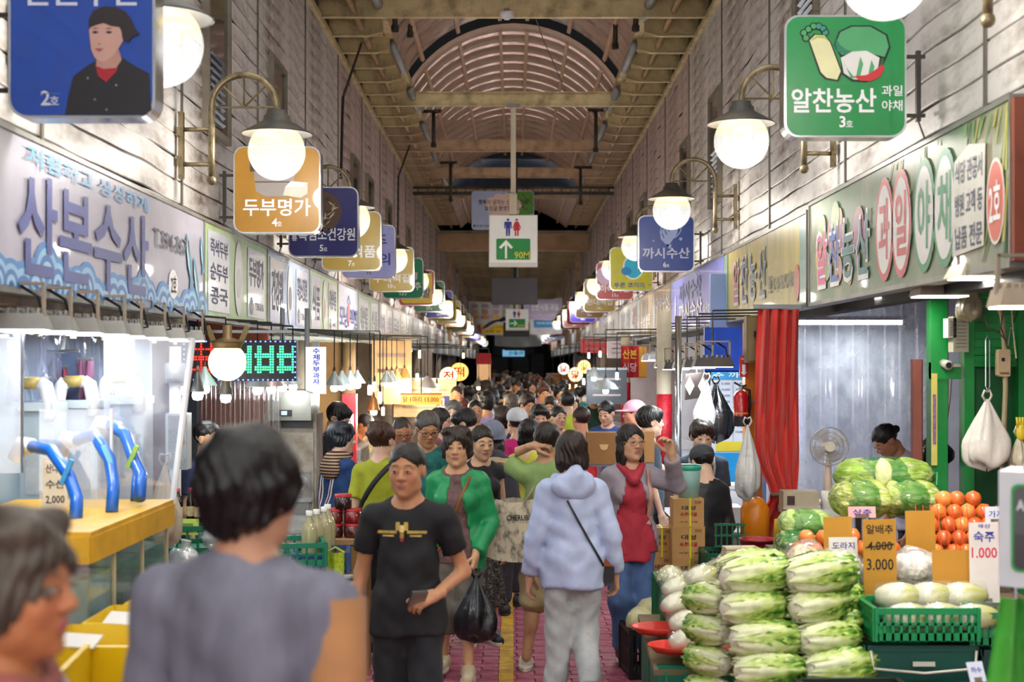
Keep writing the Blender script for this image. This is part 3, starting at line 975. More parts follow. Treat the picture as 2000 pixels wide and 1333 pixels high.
for d, c, nn, tx, lab in HR:
    hang_sign(1, d, 2.92, c, lab, .62, [(tx, .0, .2, .125 * len(tx), .13, W_, .035)] if tx else (), nn)

# ================================================================== things hung over the middle of the aisle


def man_shape(cx, z, h_, woman=False):
    k = h_
    head = oval(.15 * k, .15 * k, cx, z + .92 * k, 14)
    if woman:
        body = [(cx - .10 * k, z + .82 * k), (cx + .10 * k, z + .82 * k), (cx + .25 * k, z + .45 * k), (cx + .20 * k, z + .42 * k), (cx + .12 * k, z + .60 * k), (cx + .2 * k, z + .32 * k), (cx + .11 * k, z + .32 * k), (cx + .11 * k, z), (cx + .02 * k, z), (cx + .02 * k, z + .32 * k),
                (cx - .02 * k, z + .32 * k), (cx - .02 * k, z), (cx - .11 * k, z), (cx - .11 * k, z + .32 * k), (cx - .2 * k, z + .32 * k), (cx - .12 * k, z + .60 * k), (cx - .20 * k, z + .42 * k), (cx - .25 * k, z + .45 * k)]
    else:
        body = [(cx - .17 * k, z + .82 * k), (cx + .17 * k, z + .82 * k), (cx + .21 * k, z + .78 * k), (cx + .21 * k, z + .42 * k), (cx + .15 * k, z + .42 * k), (cx + .13 * k, z + .7 * k), (cx + .11 * k, z), (cx + .02 * k, z), (cx + .01 * k, z + .42 * k),
                (cx - .01 * k, z + .42 * k), (cx - .02 * k, z), (cx - .11 * k, z), (cx - .13 * k, z + .7 * k), (cx - .15 * k, z + .42 * k), (cx - .21 * k, z + .42 * k), (cx - .21 * k, z + .78 * k)]
    return head, body


def toilet_sign(d, px, pyt, pyb, wpx, arrow, tx, label, post):
    s_ = d / F
    w, h_ = wpx * s_, (pyb - pyt) * s_
    base = at(px, pyb, d)
    t = thing('toilet_sign', label, 'sign', base)
    MB().box((0, .08, h_ / 2), (w, .16, h_)).build('case', M('c9ccc8', .4, var=.05, dirt='8a8678', damt=.3), t)
    MB().box((0, .08, .028 * h_), (w * .99, .15, .05 * h_)).build('lamp_tray', M('d9b9b0', .4), t)
    MB().box((0, -.004, h_ * .53), (w * .97, .01, h_ * .91)).build('face', M('dfe3e2', .35, var=.04, coat=.3), t)
    for woman, cx, c in ((False, -.11, '232a8c'), (True, .07, 'b81e34')):
        hd, bd = man_shape(cx * w, h_ * .59, h_ * .34, woman)
        P(t, hd, c, -.012, 'pictogram')
        P(t, bd, c, -.012, 'pictogram')
    P(t, rrect(w * .70, h_ * .41, .02, 4, 0, h_ * .335), '12853e', -.012, 'green_panel')
    ax, az, u = -w * .15, h_ * .335, h_ * .36
    arr = [(-.06, -.5), (.06, -.5), (.06, .22), (.28, .02), (.40, .1), (0, .5), (-.40, .1), (-.28, .02), (-.06, .22)]
    if arrow == 'right':
        arr = [(b_, -a) for a, b_ in arr]
    P(t, [(ax + a * u * .95, az + b_ * u) for a, b_ in arr], 'eef2ee', -.0135, 'arrow')
    letters(tx, t, M('d8c82a', .4), w=w * .31, h=h_ * .13, x=w * .18, z=h_ * .22, y=-.0135, bold=.008)
    MB().box((0, .06, h_ + post / 2), (.075, .06, post)).build('post', M('cfc8b4', .5, dirt='8a8068'), t)
    MB().box((0, .03, h_ + .16), (.16 * w, .09, .3)).build('clamp', M('b9b09a', .5, .2), t)
    MB().box((0, .06, h_ + post + .02), (.2, .1, .04)).build('flange', m_grey, t)


toilet_sign(20.66, 1002.5, 420, 521, 95, 'up', '90M', 'white toilet sign with up arrow and 90M on a long post', (420 - 208) * 20.66 / F)
toilet_sign(44.8, 1010, 604, 646, 45, 'right', '60M', 'smaller white toilet sign with right arrow and 60M', 1.62)


def screen(d, x0, x1, y0, y1, label, post):
    s_ = d / F
    t = thing('hanging_screen', label, 'screen', at((x0 + x1) / 2, y1, d), 0, 'dark screens hung over the aisle')
    w, h_ = (x1 - x0) * s_, (y1 - y0) * s_
    MB().box((0, .05, h_ / 2), (w, .08, h_)).build('housing', M('28252a', .5, var=.08), t)
    MB().box((0, .005, h_ / 2), (w * .96, .012, h_ * .94)).build('back_cover', M('2e2a30', .45, var=.06), t)
    for x in (-.06, .06):
        MB().cone((x * s_ * 60, .05, h_), (x * s_ * 60, .05, h_ + post), .02, n=8).build('hanger_rod', m_pipe, t)
    MB().box((0, .09, h_ * .5), (w * .3, .05, h_ * .4)).build('mount_plate', m_grey, t)


screen(26, 960, 1050, 543, 595, 'black screen seen from behind, hung below the large toilet sign', 2.2)
screen(46.2, 983, 1034, 630, 658, 'dark screen behind the smaller toilet sign', 2.0)
screen(62, 985, 1026, 668, 685, 'far dark screen over the end of the aisle', 2.38)

t = thing('welcome_sign', 'blue and green welcome board with a pale pink cloud, behind the post', 'sign', at(982, 449, 29.4))
s_ = 29.4 / F
w, h_ = 122 * s_, 76 * s_
MB().prism(rrect(w, h_, .07, 5, 0, h_ / 2), 0, .04).build('board', M('a9b8dc', .5, var=.06), t)
P(t, [(w * .10, h_ * .42), (w * .08, h_ * .98), (w * .45, h_ * .98), (w * .49, h_ * .93), (w * .49, h_ * .4), (w * .3, h_ * .36)], '4c8a2c', -.004, 'foliage_print')
for x0_, z0_, x1_, z1_ in ((.2, .42, .46, .8), (.3, .9, .48, .62), (.25, .6, .4, .5)):
    P(t, [(w * x0_, h_ * z0_), (w * x1_, h_ * z1_), (w * x1_, h_ * (z1_ + .04)), (w * x0_, h_ * (z0_ + .05))], '5a5a30', -.0055, 'branch_print')
for cx, cz, r in ((-.18, .68, .3), (-.05, .76, .34), (.1, .78, .34), (.2, .64, .3), (.0, .56, .5), (-.14, .52, .3), (.16, .5, .32)):
    P(t, oval(r * h_ * 1.1, r * h_, cx * w, cz * h_, 18), 'e8cfc8', -.007 - .0001 * int(cx * 50), 'cloud_print')
letters('행복이 넘치는 산본시장에', t, M('26262c'), w=w * .78, h=h_ * .13, x=0, z=h_ * .71, y=-.0095, bold=.01)
letters('오신걸 환영합니다.', t, M('26262c'), w=w * .58, h=h_ * .13, x=-.0, z=h_ * .55, y=-.0095, bold=.01)
letters('산본시장', t, M('4a5068'), w=w * .22, h=h_ * .06, x=-w * .32, z=h_ * .10, y=-.0055)
P(t, oval(.05, .05, -w * .455, h_ * .10, 12), '4a3c78', -.0055)
for x in (-.4, .4):
    MB().cone((x * w, .02, h_), (x * w, .02, h_ + .12), .01, n=6).build('hanger', m_pipe, t)


def banner(px0, px1, pt, pb, d, col, label, art):
    s_ = d / F
    t = thing('banner', label, 'banner', at((px0 + px1) / 2, pb, d))
    w, h_ = (px1 - px0) * s_, (pb - pt) * s_
    MB().grid(lambda u, v: V(((u - .5) * w, .03 * math.sin(u * 17 + v * 3), v * h_ - .05 * math.sin(PI * u))), 24, 4).build('cloth', M(col, .7, var=.08), t, True)
    art(t, w, h_)
    for x in (-w / 2, w / 2):
        MB().cone((x, .03, h_), (x * 1.15, .03, h_ + .25), .008, n=5).build('tie_cord', m_dark, t)


def art_b1(t, w, h_):
    for i in range(4):
        MB().box((-w * .38 + i * w * .2, -.04, h_ * .84), (w * .12, .006, h_ * .1)).build('picture', M('9a9aa8', .6), t)
        P(t, oval(.2, .2, -w * .38 + i * w * .2, h_ * .66, 12), ('c79a8c', 'c98a6a', 'b8a0b8', 'c9b08a')[i], -.045)
        P(t, oval(.32, .14, -w * .38 + i * w * .2, h_ * .5, 12), ('d2a04a', 'c98a6a', 'd8b04a', 'a8a0b0')[i], -.045)
    MB().box((w * .12, -.04, h_ * .14), (w * .75, .006, h_ * .27)).build('yellow_strip', M('dcc61e', .6), t)
    letters('10만 시민', t, M('c23a2c'), w=w * .42, h=h_ * .09, x=-.0 * w, z=h_ * .19, y=-.05, bold=.03)
    letters('시장 보기', t, M('c23a2c'), w=w * .42, h=h_ * .09, x=-.0 * w, z=h_ * .07, y=-.05, bold=.03)
    P(t, [(-w * .29, 0), (-w * .25, 0), (-w * .28, h_ * .28), (-w * .32, h_ * .28)], 'c22838', -.05)


def art_b2(t, w, h_):
    MB().box((-.02 * w, -.04, h_ * .67), (w * .94, .006, h_ * .55)).build('purple_field', M('b4a9cc', .6), t)
    letters('산본시장 과일', t, m_wtext, w=w * .7, h=h_ * .2, x=.05 * w, z=h_ * .74, y=-.05, bold=.03)
    letters('11. 10. 10:00', t, M('d8cfb0'), w=w * .7, h=h_ * .08, x=0, z=h_ * .52, y=-.05, bold=.01)
    MB().box((.06 * w, -.04, h_ * .27), (w * .56, .006, h_ * .2)).build('blue_field', M('2f8ac8', .6), t)
    letters('산본시장 수산시장', t, m_wtext, w=w * .45, h=h_ * .07, x=.06 * w, z=h_ * .29, y=-.05, bold=.01)
    MB().box((-.42 * w, -.04, h_ * .17), (w * .16, .006, h_ * .34)).build('yellow_field', M('dcc61e', .6), t)


banner(915, 1018, 588, 652, 50, 'd4cfd0', 'pale banner across the aisle with a yellow strip along its foot', art_b1)
banner(1022, 1098, 582, 652, 49.5, 'd0cdd6', 'pale violet banner with a small blue box', art_b2)
banner(966, 1058, 648, 676, 58, 'b8c4c8', 'far plain bluish banner under the yellow one', lambda t, w, h_: None)
t = thing('bird_figure', 'dark bird figure with striped wing feathers hung before the pale banner', 'ornament', at(962, 632, 46))
s_ = 46 / F
MB().ball((22 * s_, 0, 8 * s_), (12 * s_, 5 * s_, 4 * s_), 12, 8, rot=(0, -.3, 0)).build('body', M('2e2a28'), t, True)
MB().grid(lambda u, v: V(((14 - u * 34) * s_, .1 * u, (8 - 16 * u * u - v * (4 + 5 * u)) * s_)), 8, 3).build('wing', M('3a3430'), t, True)
for i in range(8):
    MB().box(((-18 + i * 3.2) * s_, .09, (-13 + i * 1.6) * s_), (1.6 * s_, .02, 7 * s_), (0, .5, 0)).build('feather', M('d8d4cc'), t)
MB().cone((20 * s_, 0, 11 * s_), (24 * s_, 0, 40 * s_), .006, n=5).build('wire', m_black, t)
t = thing('lit_sign', 'light blue lit sign over the dark far exit', 'sign', at(1003, 697, 88.25))
MB().box((0, 0, .22), (1.35, .12, .42)).build('box', M('8fc4e0', .4, emit=.55, ecol='7fc0e6', var=.2, scale=3), t)
letters('산나물시장', t, M('1f4a78'), w=.9, h=.25, x=.15, z=.22, y=-.07, bold=.02)
MB().box((0, .02, .47), (1.4, .16, .05)).build('canopy', m_dark, t)
# ================================================================== gooseneck globe lamps


def milk_glass(name, col, milk):
    """frosted globe glass: lets the bulb inside shine through, the milky share glows"""
    m = bpy.data.materials.new(name)
    m.use_nodes = True
    N, L = m.node_tree.nodes, m.node_tree.links
    N.remove(N['Principled BSDF'])
    t = N.new('ShaderNodeBsdfTransparent')
    d = N.new('ShaderNodeBsdfTranslucent')
    d.inputs[0].default_value = lin(col)
    df = N.new('ShaderNodeBsdfPrincipled')
    df.inputs['Base Color'].default_value = lin(col)
    df.inputs['Roughness'].default_value = .15
    a, b = N.new('ShaderNodeMixShader'), N.new('ShaderNodeMixShader')
    a.inputs[0].default_value = .35
    b.inputs[0].default_value = milk
    L.new(d.outputs[0], a.inputs[1])
    L.new(df.outputs[0], a.inputs[2])
    L.new(t.outputs[0], b.inputs[1])
    L.new(a.outputs[0], b.inputs[2])
    L.new(b.outputs[0], N['Material Output'].inputs[0])
    return m


def bulb_light(name, parent, loc, power, radius=.06, col=(1, .93, .84), kind='POINT'):
    l = bpy.data.lights.new(name, kind)
    l.energy = power
    l.color = col
    if kind == 'POINT':
        l.shadow_soft_size = radius
    o = link(name, l, parent, loc)
    return o


m_globe = milk_glass('globe_glass', 'e8eef4', .05)
m_cap = milk_glass('globe_top_glass', 'd8c088', .12)
m_arm = M('8f8264', .35, .6, var=.2, dirt='3a2f1e', damt=.7, dscale=14)
m_hat = M('4a4a48', .5, .3, var=.2, dirt='8a7a58', damt=.4)


def globe_proto(s):
    """arm reaches from the wall (x=0) inwards along +x for s=-1"""
    k = -s
    t = thing('globe_lamp', 'x', 'lamp', (0, 0, 0))
    gx = k * .63
    pl = MB().box((k * .03, 0, -.02), (.03, .05, .42)).box((k * .02, 0, .06), (.02, .09, .06)).box((k * .02, 0, -.12), (.02, .09, .06))
    pl.build('wall_plate', m_arm, t)
    for z in (.08, -.14):
        MB().cone((k * .03, 0, z), (k * .22, 0, z), .014, n=8).build('bracket_bar', m_arm, t, True)
    r = (abs(gx) - .22) / 2
    pts = [(k * .22, 0, -.23), (k * .22, 0, .0), (k * .22, 0, .22)]
    pts += [(k * (.22 + r - r * math.cos(a)), 0, .22 + r * 1.0 * math.sin(a)) for a in [PI * i / 14 for i in range(1, 15)]]
    pts += [(gx, 0, .18)]
    arm = MB().tube(pts, .021, 10).build('arm', m_arm, t, True)
    MB().ball((k * .22, 0, -.24), .032, 10, 6).build('ball_finial', m_arm, arm, True)
    hx = k * (.22 + r)
    for a in (0, 45, 90, 135, 180):
        e = (hx + r * math.cos(math.radians(a)), 0, .22 + r * math.sin(math.radians(a)))
        MB().cone((hx, 0, .22), e, .007, n=6).build('spoke', m_arm, arm)
    MB().lathe([(.0, .20), (.06, .20), (.065, .175), (.08, .165), (.085, .135), (.11, .12), (.215, .06), (.226, .048), (.215, .052), (.1, .108), (0, .112)], 24, (gx, 0, 0)).build('shade', m_hat, t, True)
    up = [(.18 * math.sin(a), .18 * math.cos(a)) for a in [PI * i / 20 for i in range(5, 9)]]
    lo = [(.18 * math.sin(a), .18 * math.cos(a)) for a in [PI * i / 20 for i in range(8, 21)]]
    MB().lathe(up, 28, (gx, 0, -.06)).build('globe_top', m_cap, t, True)
    gl = MB().lathe(lo, 28, (gx, 0, -.06)).build('globe', m_globe, t, True)
    bulb_light('bulb', gl, (gx, 0, -.085), GLOBE_W, .095)
    return t


GL = {-1: [6.0, 8.95, 13.0, 17.6, 22.0, 26.4, 30.6, 35, 39, 43, 47.5, 52, 57, 62, 67, 73],
      1: [5.7, 9.3, 13.4, 17.3, 21.2, 25.5, 29.8, 34, 38.5, 43, 48, 53, 58, 63, 69, 75]}
ordn = ['first', 'second', 'third', 'fourth', 'fifth', 'sixth', 'seventh', 'eighth', 'ninth', 'tenth', 'eleventh', 'twelfth', 'thirteenth', 'fourteenth', 'fifteenth', 'sixteenth', 'seventeenth', 'eighteenth']
for s in (-1, 1):
    p = globe_proto(s)
    for i, d in enumerate(GL[s]):
        lab = '%s globe lamp along the %s wall, lit white ball on a curved arm' % (ordn[i], 'left' if s < 0 else 'right')
        z = 3.31 - .004 * (d - 6) if s < 0 else (3.52 if i == 0 else 3.42 - .003 * (d - 9))
        loc = (s * WX, d, z)
        if i == 0:
            p.location = loc
            p['label'] = lab
            p['group'] = 'globe lamps'
            q = p
        else:
            q = copy_tree(p, None, lab, loc)
# ================================================================== stall kit: builders used by both sides
def area(parent, loc, power, size, col=(1, .95, .9), rot=(0, 0, 0), sy=None):
    l = bpy.data.lights.new('lamp_light', 'AREA')
    l.energy, l.color, l.size = power, col, size
    if sy:
        l.shape, l.size_y = 'RECTANGLE', sy
    return link('lamp_light', l, parent, loc, rot)


def hang(t, z0, x=0, y=0, r=.007):
    """hanger from a thing up to the fascia soffit and out to the wall"""
    p = t.location
    s = -1 if p.x < 0 else 1
    zt = (2.2 if s < 0 else 2.3) - p.z
    if zt > z0:
        MB().tube([(x, y, z0), (x, y, zt), (s * 2.02 - p.x, y, zt + .01)], r, 6).build('hanger', m_pipe, t)


def bench(label, x, y, z, w, d, col='5a5a54'):
    t = thing('bench', label, 'bench', (x, y, 0))
    MB().box((0, 0, z - .016), (w, d, .03)).build('top', M(col, .6, var=.15), t)
    for a in (-1, 1):
        MB().box((a * (w / 2 - .03), 0, z / 2 - .016), (.04, d * .9, z - .034)).build('leg', m_grey, t)


COOL, WARM, NEUT = (.93, .97, 1), (1, .80, .52), (1, .93, .85)
m_lens = {c: M(h_, .3, emit=e, ecol=h_, var=0) for c, h_, e in ((COOL, 'f4f8ff', 6), (WARM, 'ffd28a', 6), (NEUT, 'fff2df', 6))}


def flood(label, p, w=.28, dp=.2, tilt=0, rz=0, power=12, col=COOL, body='8f9497', group='flood lamps'):
    """rectangular flood lamp hung on a yoke, shining down"""
    t = thing('flood_lamp', label, 'lamp', p, rz, group)
    mb = MB().box((0, 0, .015), (w, dp, .065), (tilt, 0, 0), .85)
    for i in range(7):
        mb.box((-w * .38 + i * w * .127, 0, .055), (.006, dp * .75, .03))
    mb.build('housing', M(body, .4, .5, var=.15, dirt='5a4a38', damt=.5), t)
    MB().box((0, 0, -.021), (w * .92, dp * .9, .006), (tilt, 0, 0)).build('lens', m_lens[col], t)
    y = MB()
    for s in (-1, 1):
        y.box((s * w * .42, 0, .09), (.012, .03, .17))
    y.box((0, 0, .17), (w * .86, .03, .012))
    y.build('yoke', M('9a8f7c', .5, .4, dirt='5a4630'), t)
    MB().tube([(.02, 0, .17), (.10, .02, .12), (.12, .03, .03), (.05, .02, .02)], .007, 6).build('cord', m_black, t)
    hang(t, .17)
    if power:
        area(t, (0, 0, -.03), power, w * .9, col, (0, 0, 0), dp * .9)
    return t


def pendant(label, p, drop=.35, r=.13, col='c9d2d4', bulb=NEUT, power=6, style='cone', group='pendant lamps', top='5a2f22'):
    """cord, cap, shade and bulb; p is the bottom of the bulb"""
    t = thing('pendant_lamp', label, 'lamp', p, 0, group)
    k = .62
    t.scale = (k, k, k)
    s = -1 if p[0] < 0 else 1
    top_z = ((2.2 if s < 0 else 2.3) - p[2]) / k
    MB().tube([(0, 0, top_z), ((s * 2.02 - p[0]) / k, 0, top_z + .02)], .012, 6).build('arm', m_pipe, t)
    if style != 'bare':
        prof = [(.022, .30), (.03, .26), (r, .10), (r * 1.02, .09), (r * .97, .095), (.025, .25)] if style == 'cone' else [(.03, .30), (.06, .26), (r * .7, .2), (r, .1), (r * 1.03, .085), (r * .95, .1), (r * .6, .2), (.02, .26)]
        MB().lathe(prof, 20).build('shade', M(col, .35, .3, var=.1, dirt='6a5a40', damt=.25), t, True)
        bz = .045
        MB().lathe([(.0, .0), (.045, .012), (.06, .05), (.05, .10), (.025, .13)], 14).build('bulb', m_lens[bulb], t, True)
    else:
        bz = .06
        MB().lathe([(.0, .0), (.026, .003), (.03, .02), (.03, .13), (.02, .15), (0, .15)], 12).build('bulb', m_lens[bulb], t, True)
        MB().lathe([(.02, .15), (.022, .20), (.012, .25), (.0, .26)], 10).build('socket', m_black, t, True)
    MB().cone((0, 0, .28 if style != 'bare' else .24), (0, 0, top_z), .008, n=6).build('cord', m_black, t)
    if style != 'bare':
        MB().cone((0, 0, .29), (0, 0, .36), .024, .014, 10).build('cap', M(top, .5), t, True)
    if power:
        bulb_light('bulb_light', t, (0, 0, -.05), power, .05, bulb)
    return t


def crate(label, loc, size=(.5, .34, .2), col='17804a', rz=0, group=None, n=8, name='plastic_crate', solid=False, cat='crate', rot=None):
    t = thing(name, label, cat, loc, rz, group)
    if rot:
        t.rotation_euler = rot
    w, d, h_ = size
    m = M(col, .45, var=.12, scale=5)
    MB().box((0, 0, .008), (w - .02, d - .02, .016)).build('base', m, t)
    for (cx, cy, ln, ax) in ((0, -d / 2, w, 0), (0, d / 2, w, 0), (-w / 2, 0, d, 1), (w / 2, 0, d, 1)):
        mb = MB()

        def bar(u, z, lu, lz, th=.012):
            mb.box((u, 0, z) if not ax else (0, u, z), (lu, th, lz) if not ax else (th, lu, lz))
        bar(0, h_ - .014, ln, .028, .022)
        bar(0, .02, ln, .035)
        if solid:
            bar(0, h_ / 2, ln, h_)
        else:
            bar(0, h_ * .52, ln, .012)
            k = max(3, int(n * ln / w))
            for i in range(k + 1):
                bar(-ln / 2 + ln * i / k, h_ / 2, .012 if 0 < i < k else .03, h_)
        mb.build('side', m, t, loc=(cx, cy, 0))
    return t


def carton(label, loc, size, rz=0, col='b08a58', lines=(), tape=None, group=None, flaps=False):
    t = thing('carton', label, 'box', loc, rz, group)
    w, d, h_ = size
    m = M(col, .8, var=.08, scale=6, bump=.1, bscale=30)
    MB().box((0, 0, h_ / 2), (w, d, h_)).build('body', m, t)
    MB().box((0, -.0, h_ + .001), (w * .98, d * .06, .002)).build('seam', M('8a6a40', .8), t)
    if tape:
        MB().box((tape[0], 0, h_ / 2), (.012, d + .008, h_ + .006)).build('strap', M(tape[1], .4), t)
    for (tx, x, z, ww, hh, c, bo) in lines:
        letters(tx, t, M(c, .7, var=0), w=ww, h=hh, x=x, z=z, y=-d / 2 - .002, bold=bo)
    return t


def card(label, loc, w, h_, col='b5822e', rz=0, tilt=-.12, lines=(), name='price_card', cat='sign', stake=0):
    """price card standing on its lower edge; lines = (text, x, z, width, height, colour)"""
    t = thing(name, label, cat, loc, rz)
    t.rotation_euler = (tilt, 0, rz)
    MB().prism([(-w / 2, 0), (w / 2, 0), (w / 2 * .98, h_), (-w / 2 * 1.01, h_ * .99)], 0, .005).build('board', M(col, .8, var=.1, scale=5), t)
    for (tx, x, z, ww, hh, c) in lines:
        letters(tx, t, M(c, .7, var=0), w=ww, h=hh, x=x, z=z, y=-.0015, bold=.012)
    if stake:
        MB().box((0, .008, -stake / 2), (.012, .006, stake)).build('stake', M('8a6a34', .8), t)
    MB().box((0, .012, .01), (w * .5, .024, .02)).build('clip', M('8a6a34', .8), t)
    return t


def partition(s, d, x0, x1, z1, col, label=None, dirt='5a4a38', name='wall_stall'):
    o = MB().box((s * (x0 + x1) / 2, d, z1 / 2), (x1 - x0, .06, z1)).build('%s_%d' % (name, len([q for q in COL.objects if q.name.startswith(name)]) + 1), M(col, .7, var=.12, scale=2, dirt=dirt, damt=.45, dscale=2.5))
    return struct(o)


def counter(label, s, d0, d1, x0, x1, h_, col='8a8d90', top='b4b8ba', group=None, glass=None, cat='counter'):
    t = thing('counter', label, cat, (s * (x0 + x1) / 2, (d0 + d1) / 2, 0), 0, group)
    w, l = x1 - x0, d1 - d0
    MB().box((0, 0, h_ / 2), (w - .04, l - .02, h_ - .04)).build('body', M(col, .5, .2, var=.15, dirt='4a3c30', damt=.4), t)
    MB().box((0, 0, h_ - .012), (w, l, .03)).build('top', M(top, .3, .4, var=.1), t)
    if glass:
        g = film('dfe8ea', .12, .1)
        MB().box((-s * (w / 2 - .01), 0, h_ + glass / 2), (.008, l - .02, glass)).build('glass_front', g, t)
        MB().box((0, -l / 2 + .01, h_ + glass / 2), (w, .008, glass)).build('glass_end', g, t)
        MB().box((0, 0, h_ + glass), (w, l, .018)).build('glass_top', film('dfe8ea', .2, .15), t)
    return t


def bottle(label, p, col='2a1a10', capc='b01c1c', h_=.24, r=.035, liquid=None, group='bottles', name='bottle', k=1):
    t = thing(name, label, 'bottle', p, 0, group)
    MB().lathe([(0, 0), (r * .95, .0), (r, .012), (r, h_ * .6), (r * .8, h_ * .7), (r * .35, h_ * .85), (r * .33, h_ * .93), (0, h_ * .93)], 14).build('flask', M(col, .12, var=.1, coat=.5), t, True)
    MB().lathe([(r * .42, h_ * .90), (r * .42, h_), (0, h_)], 12).build('cap', M(capc, .4), t, True)
    if k:
        MB().lathe([(r * 1.015, h_ * .15), (r * 1.015, h_ * .45)], 14).build('sticker', M('c9b48a', .6, var=.3, scale=40), t, True)
    return t


def jar(label, p, col='3a120c', capc='a81420', r=.055, h_=.085, group='red lidded jars'):
    t = thing('jar', label, 'jar', p, 0, group)
    MB().lathe([(0, 0), (r * .96, 0), (r, .008), (r, h_ * .8), (r * .93, h_ * .84), (0, h_ * .84)], 18).build('pot', M(col, .15, var=.35, scale=30, coat=.6), t, True)
    MB().lathe([(r * .98, h_ * .82), (r * .98, h_), (r * .9, h_ * 1.02), (0, h_ * 1.02)], 18).build('lid', M(capc, .35), t, True)
    return t


def sheet(label, fn, nu, nv, mt, name='plastic_sheet', cat='plastic sheet', loc=(0, 0, 0)):
    o = MB().grid(fn, nu, nv).build(name, mt, None, True, loc)
    return tag(o, label, cat)


def disc_sign(label, p, r, tx, tcol, col='fff0d8', rz=0, emit=1.2):
    t = thing('round_sign', label, 'sign', p, rz, 'round lit signs')
    MB().prism(oval(2 * r, 2 * r, 0, 0, 28), 0, .10).build('case', M('a8702c', .4), t)
    flat(oval(1.9 * r, 1.9 * r, 0, 0, 28), t, M(col, .4, emit=emit, ecol=col, var=.05), -.004, 'face', .004)
    letters(tx, t, M(tcol, .5, emit=.3, ecol=tcol, var=0), w=1.1 * r, h=1.1 * r, y=-.0065, bold=.04)
    hang(t, r, 0, .05)
    return t


def loop_bag(name, label, top, size, col, cat='bag', n=18, knot=.12, rough=.25, parent=None, group=None, seed=1):
    """sagging carrier bag hung from point top"""
    t = thing(name, label, cat, top, 0, group)
    w, dp, h_ = size
    rr = random.Random(seed)
    ph = [rr.uniform(0, 6) for _ in range(4)]

    def fn(u, v):
        a = 2 * PI * v
        z = -u * h_
        r = .07 + .93 * min(1, u / .6) ** 1.1 if u < .8 else 1 - .5 * ((u - .8) / .2) ** 2
        if u > .99:
            r = .05
        f = 1 + .22 * abs(math.sin(2.5 * a + ph[0] + 2 * u)) - .1 + .12 * math.sin(7 * a + ph[1] + 4 * u) * (1.1 - u) + .05 * math.sin(13 * a + ph[2])
        return V((math.cos(a) * w / 2 * r * f, math.sin(a) * dp / 2 * r * f, z - .05 * h_ * u * math.sin(3 * a + ph[3])))
    MB().grid(fn, 14, 40).build('pouch', M(col, rough, var=.1, bump=.3, bscale=22, coat=.3), t, True)
    for s in (-1, 1):
        MB().tube([(s * .01, 0, -.01), (s * .03, s * .01, .02), (s * .02, s * .015, .05), (0, 0, .04)], .007, 6).build('handle', M(col, rough, var=.1, coat=.3), t, True)
    return t


# ================================================================== left side: fish stall, tofu stall and onwards
LX = -2.05
# --- flood lamps under the long fish sign
for i, (px, d) in enumerate(((8, 5.75), (62, 6.1), (118, 6.5), (178, 6.95), (232, 7.4), (278, 7.9), (318, 8.35), (358, 8.85))):
    p = at(px, 636 + i * 3.5, d)
    p.x = max(p.x, LX + .02)
    flood('%s cool white flood lamp hung under the long fish shop sign' % ordn[i], p, .30 if i < 4 else .22, .2, 0, .15, 1.7, COOL, '9a9c98', 'flood lamps under the fish sign')
t = thing('sign_truss', 'rusty cream steel truss under the long fish shop sign', 'truss', (LX - .08, 6.9, 2.15))
mb = MB().box((0, 0, .02), (.05, 4.6, .04)).box((-.25, 0, .02), (.05, 4.6, .04))
mb.build('chord', M('a89a80', .55, .3, dirt='5a3a20', damt=.7, dscale=8), t)
for i in range(16):
    MB().box((-.12, -2.2 + i * .29, .02), (.28, .03, .03), (0, 0, .5 if i % 2 else -.5)).build('lacing', M('a89a80', .55, .3, dirt='5a3a20', damt=.7, dscale=8), t)
for i in range(9):
    MB().box((.0, -2.1 + i * .52, -.06), (.02, .03, .13)).build('hanger', M('b5a688', .55, .3, dirt='5a3a20', damt=.7, dscale=8), t)
# --- white panel wall, pole, control box
partition(-1, 9.1, 2.32, 4.9, 2.6, 'a8bac8', dirt='9aa4a8')
o = struct(MB().box((-2.42, 7.7, 1.6), (.05, 2.6, 1.9)).build('wall_stall_panel', M('9fb6c6', .4, var=.08, dirt='7f98a8', damt=.4)))
t = thing('standpipe', 'white upright pipe with valve joint beside the control box', 'pipe', at(342, 800, 8.6) - V((0, 0, 1.62)))
MB().cone((0, 0, 0), (0, 0, 2.0), .035, n=12).build('tube', m_white, t, True)
MB().cone((0, 0, 1.78), (0, 0, 1.9), .06, n=12).build('joint', m_grey, t, True)
t = thing('control_box', 'grey plastic control box with clear door on the white panel', 'box', at(344, 918, 8.3))
w, h_ = 42 * 8.3 / F, 110 * 8.3 / F
MB().box((0, .06, h_ / 2), (w, .12, h_)).build('case', M('c2c8ca', .4, var=.06), t)
MB().box((.01, -.006, h_ / 2), (w * .86, .012, h_ * .92)).build('door', film('e4ecf0', .35, .15), t)
for z in (.15, .5, .85):
    MB().box((w * .35, -.012, h_ * z), (.012, .012, .03)).build('latch', M('c23a3a' if z == .5 else '8a8f92'), t)
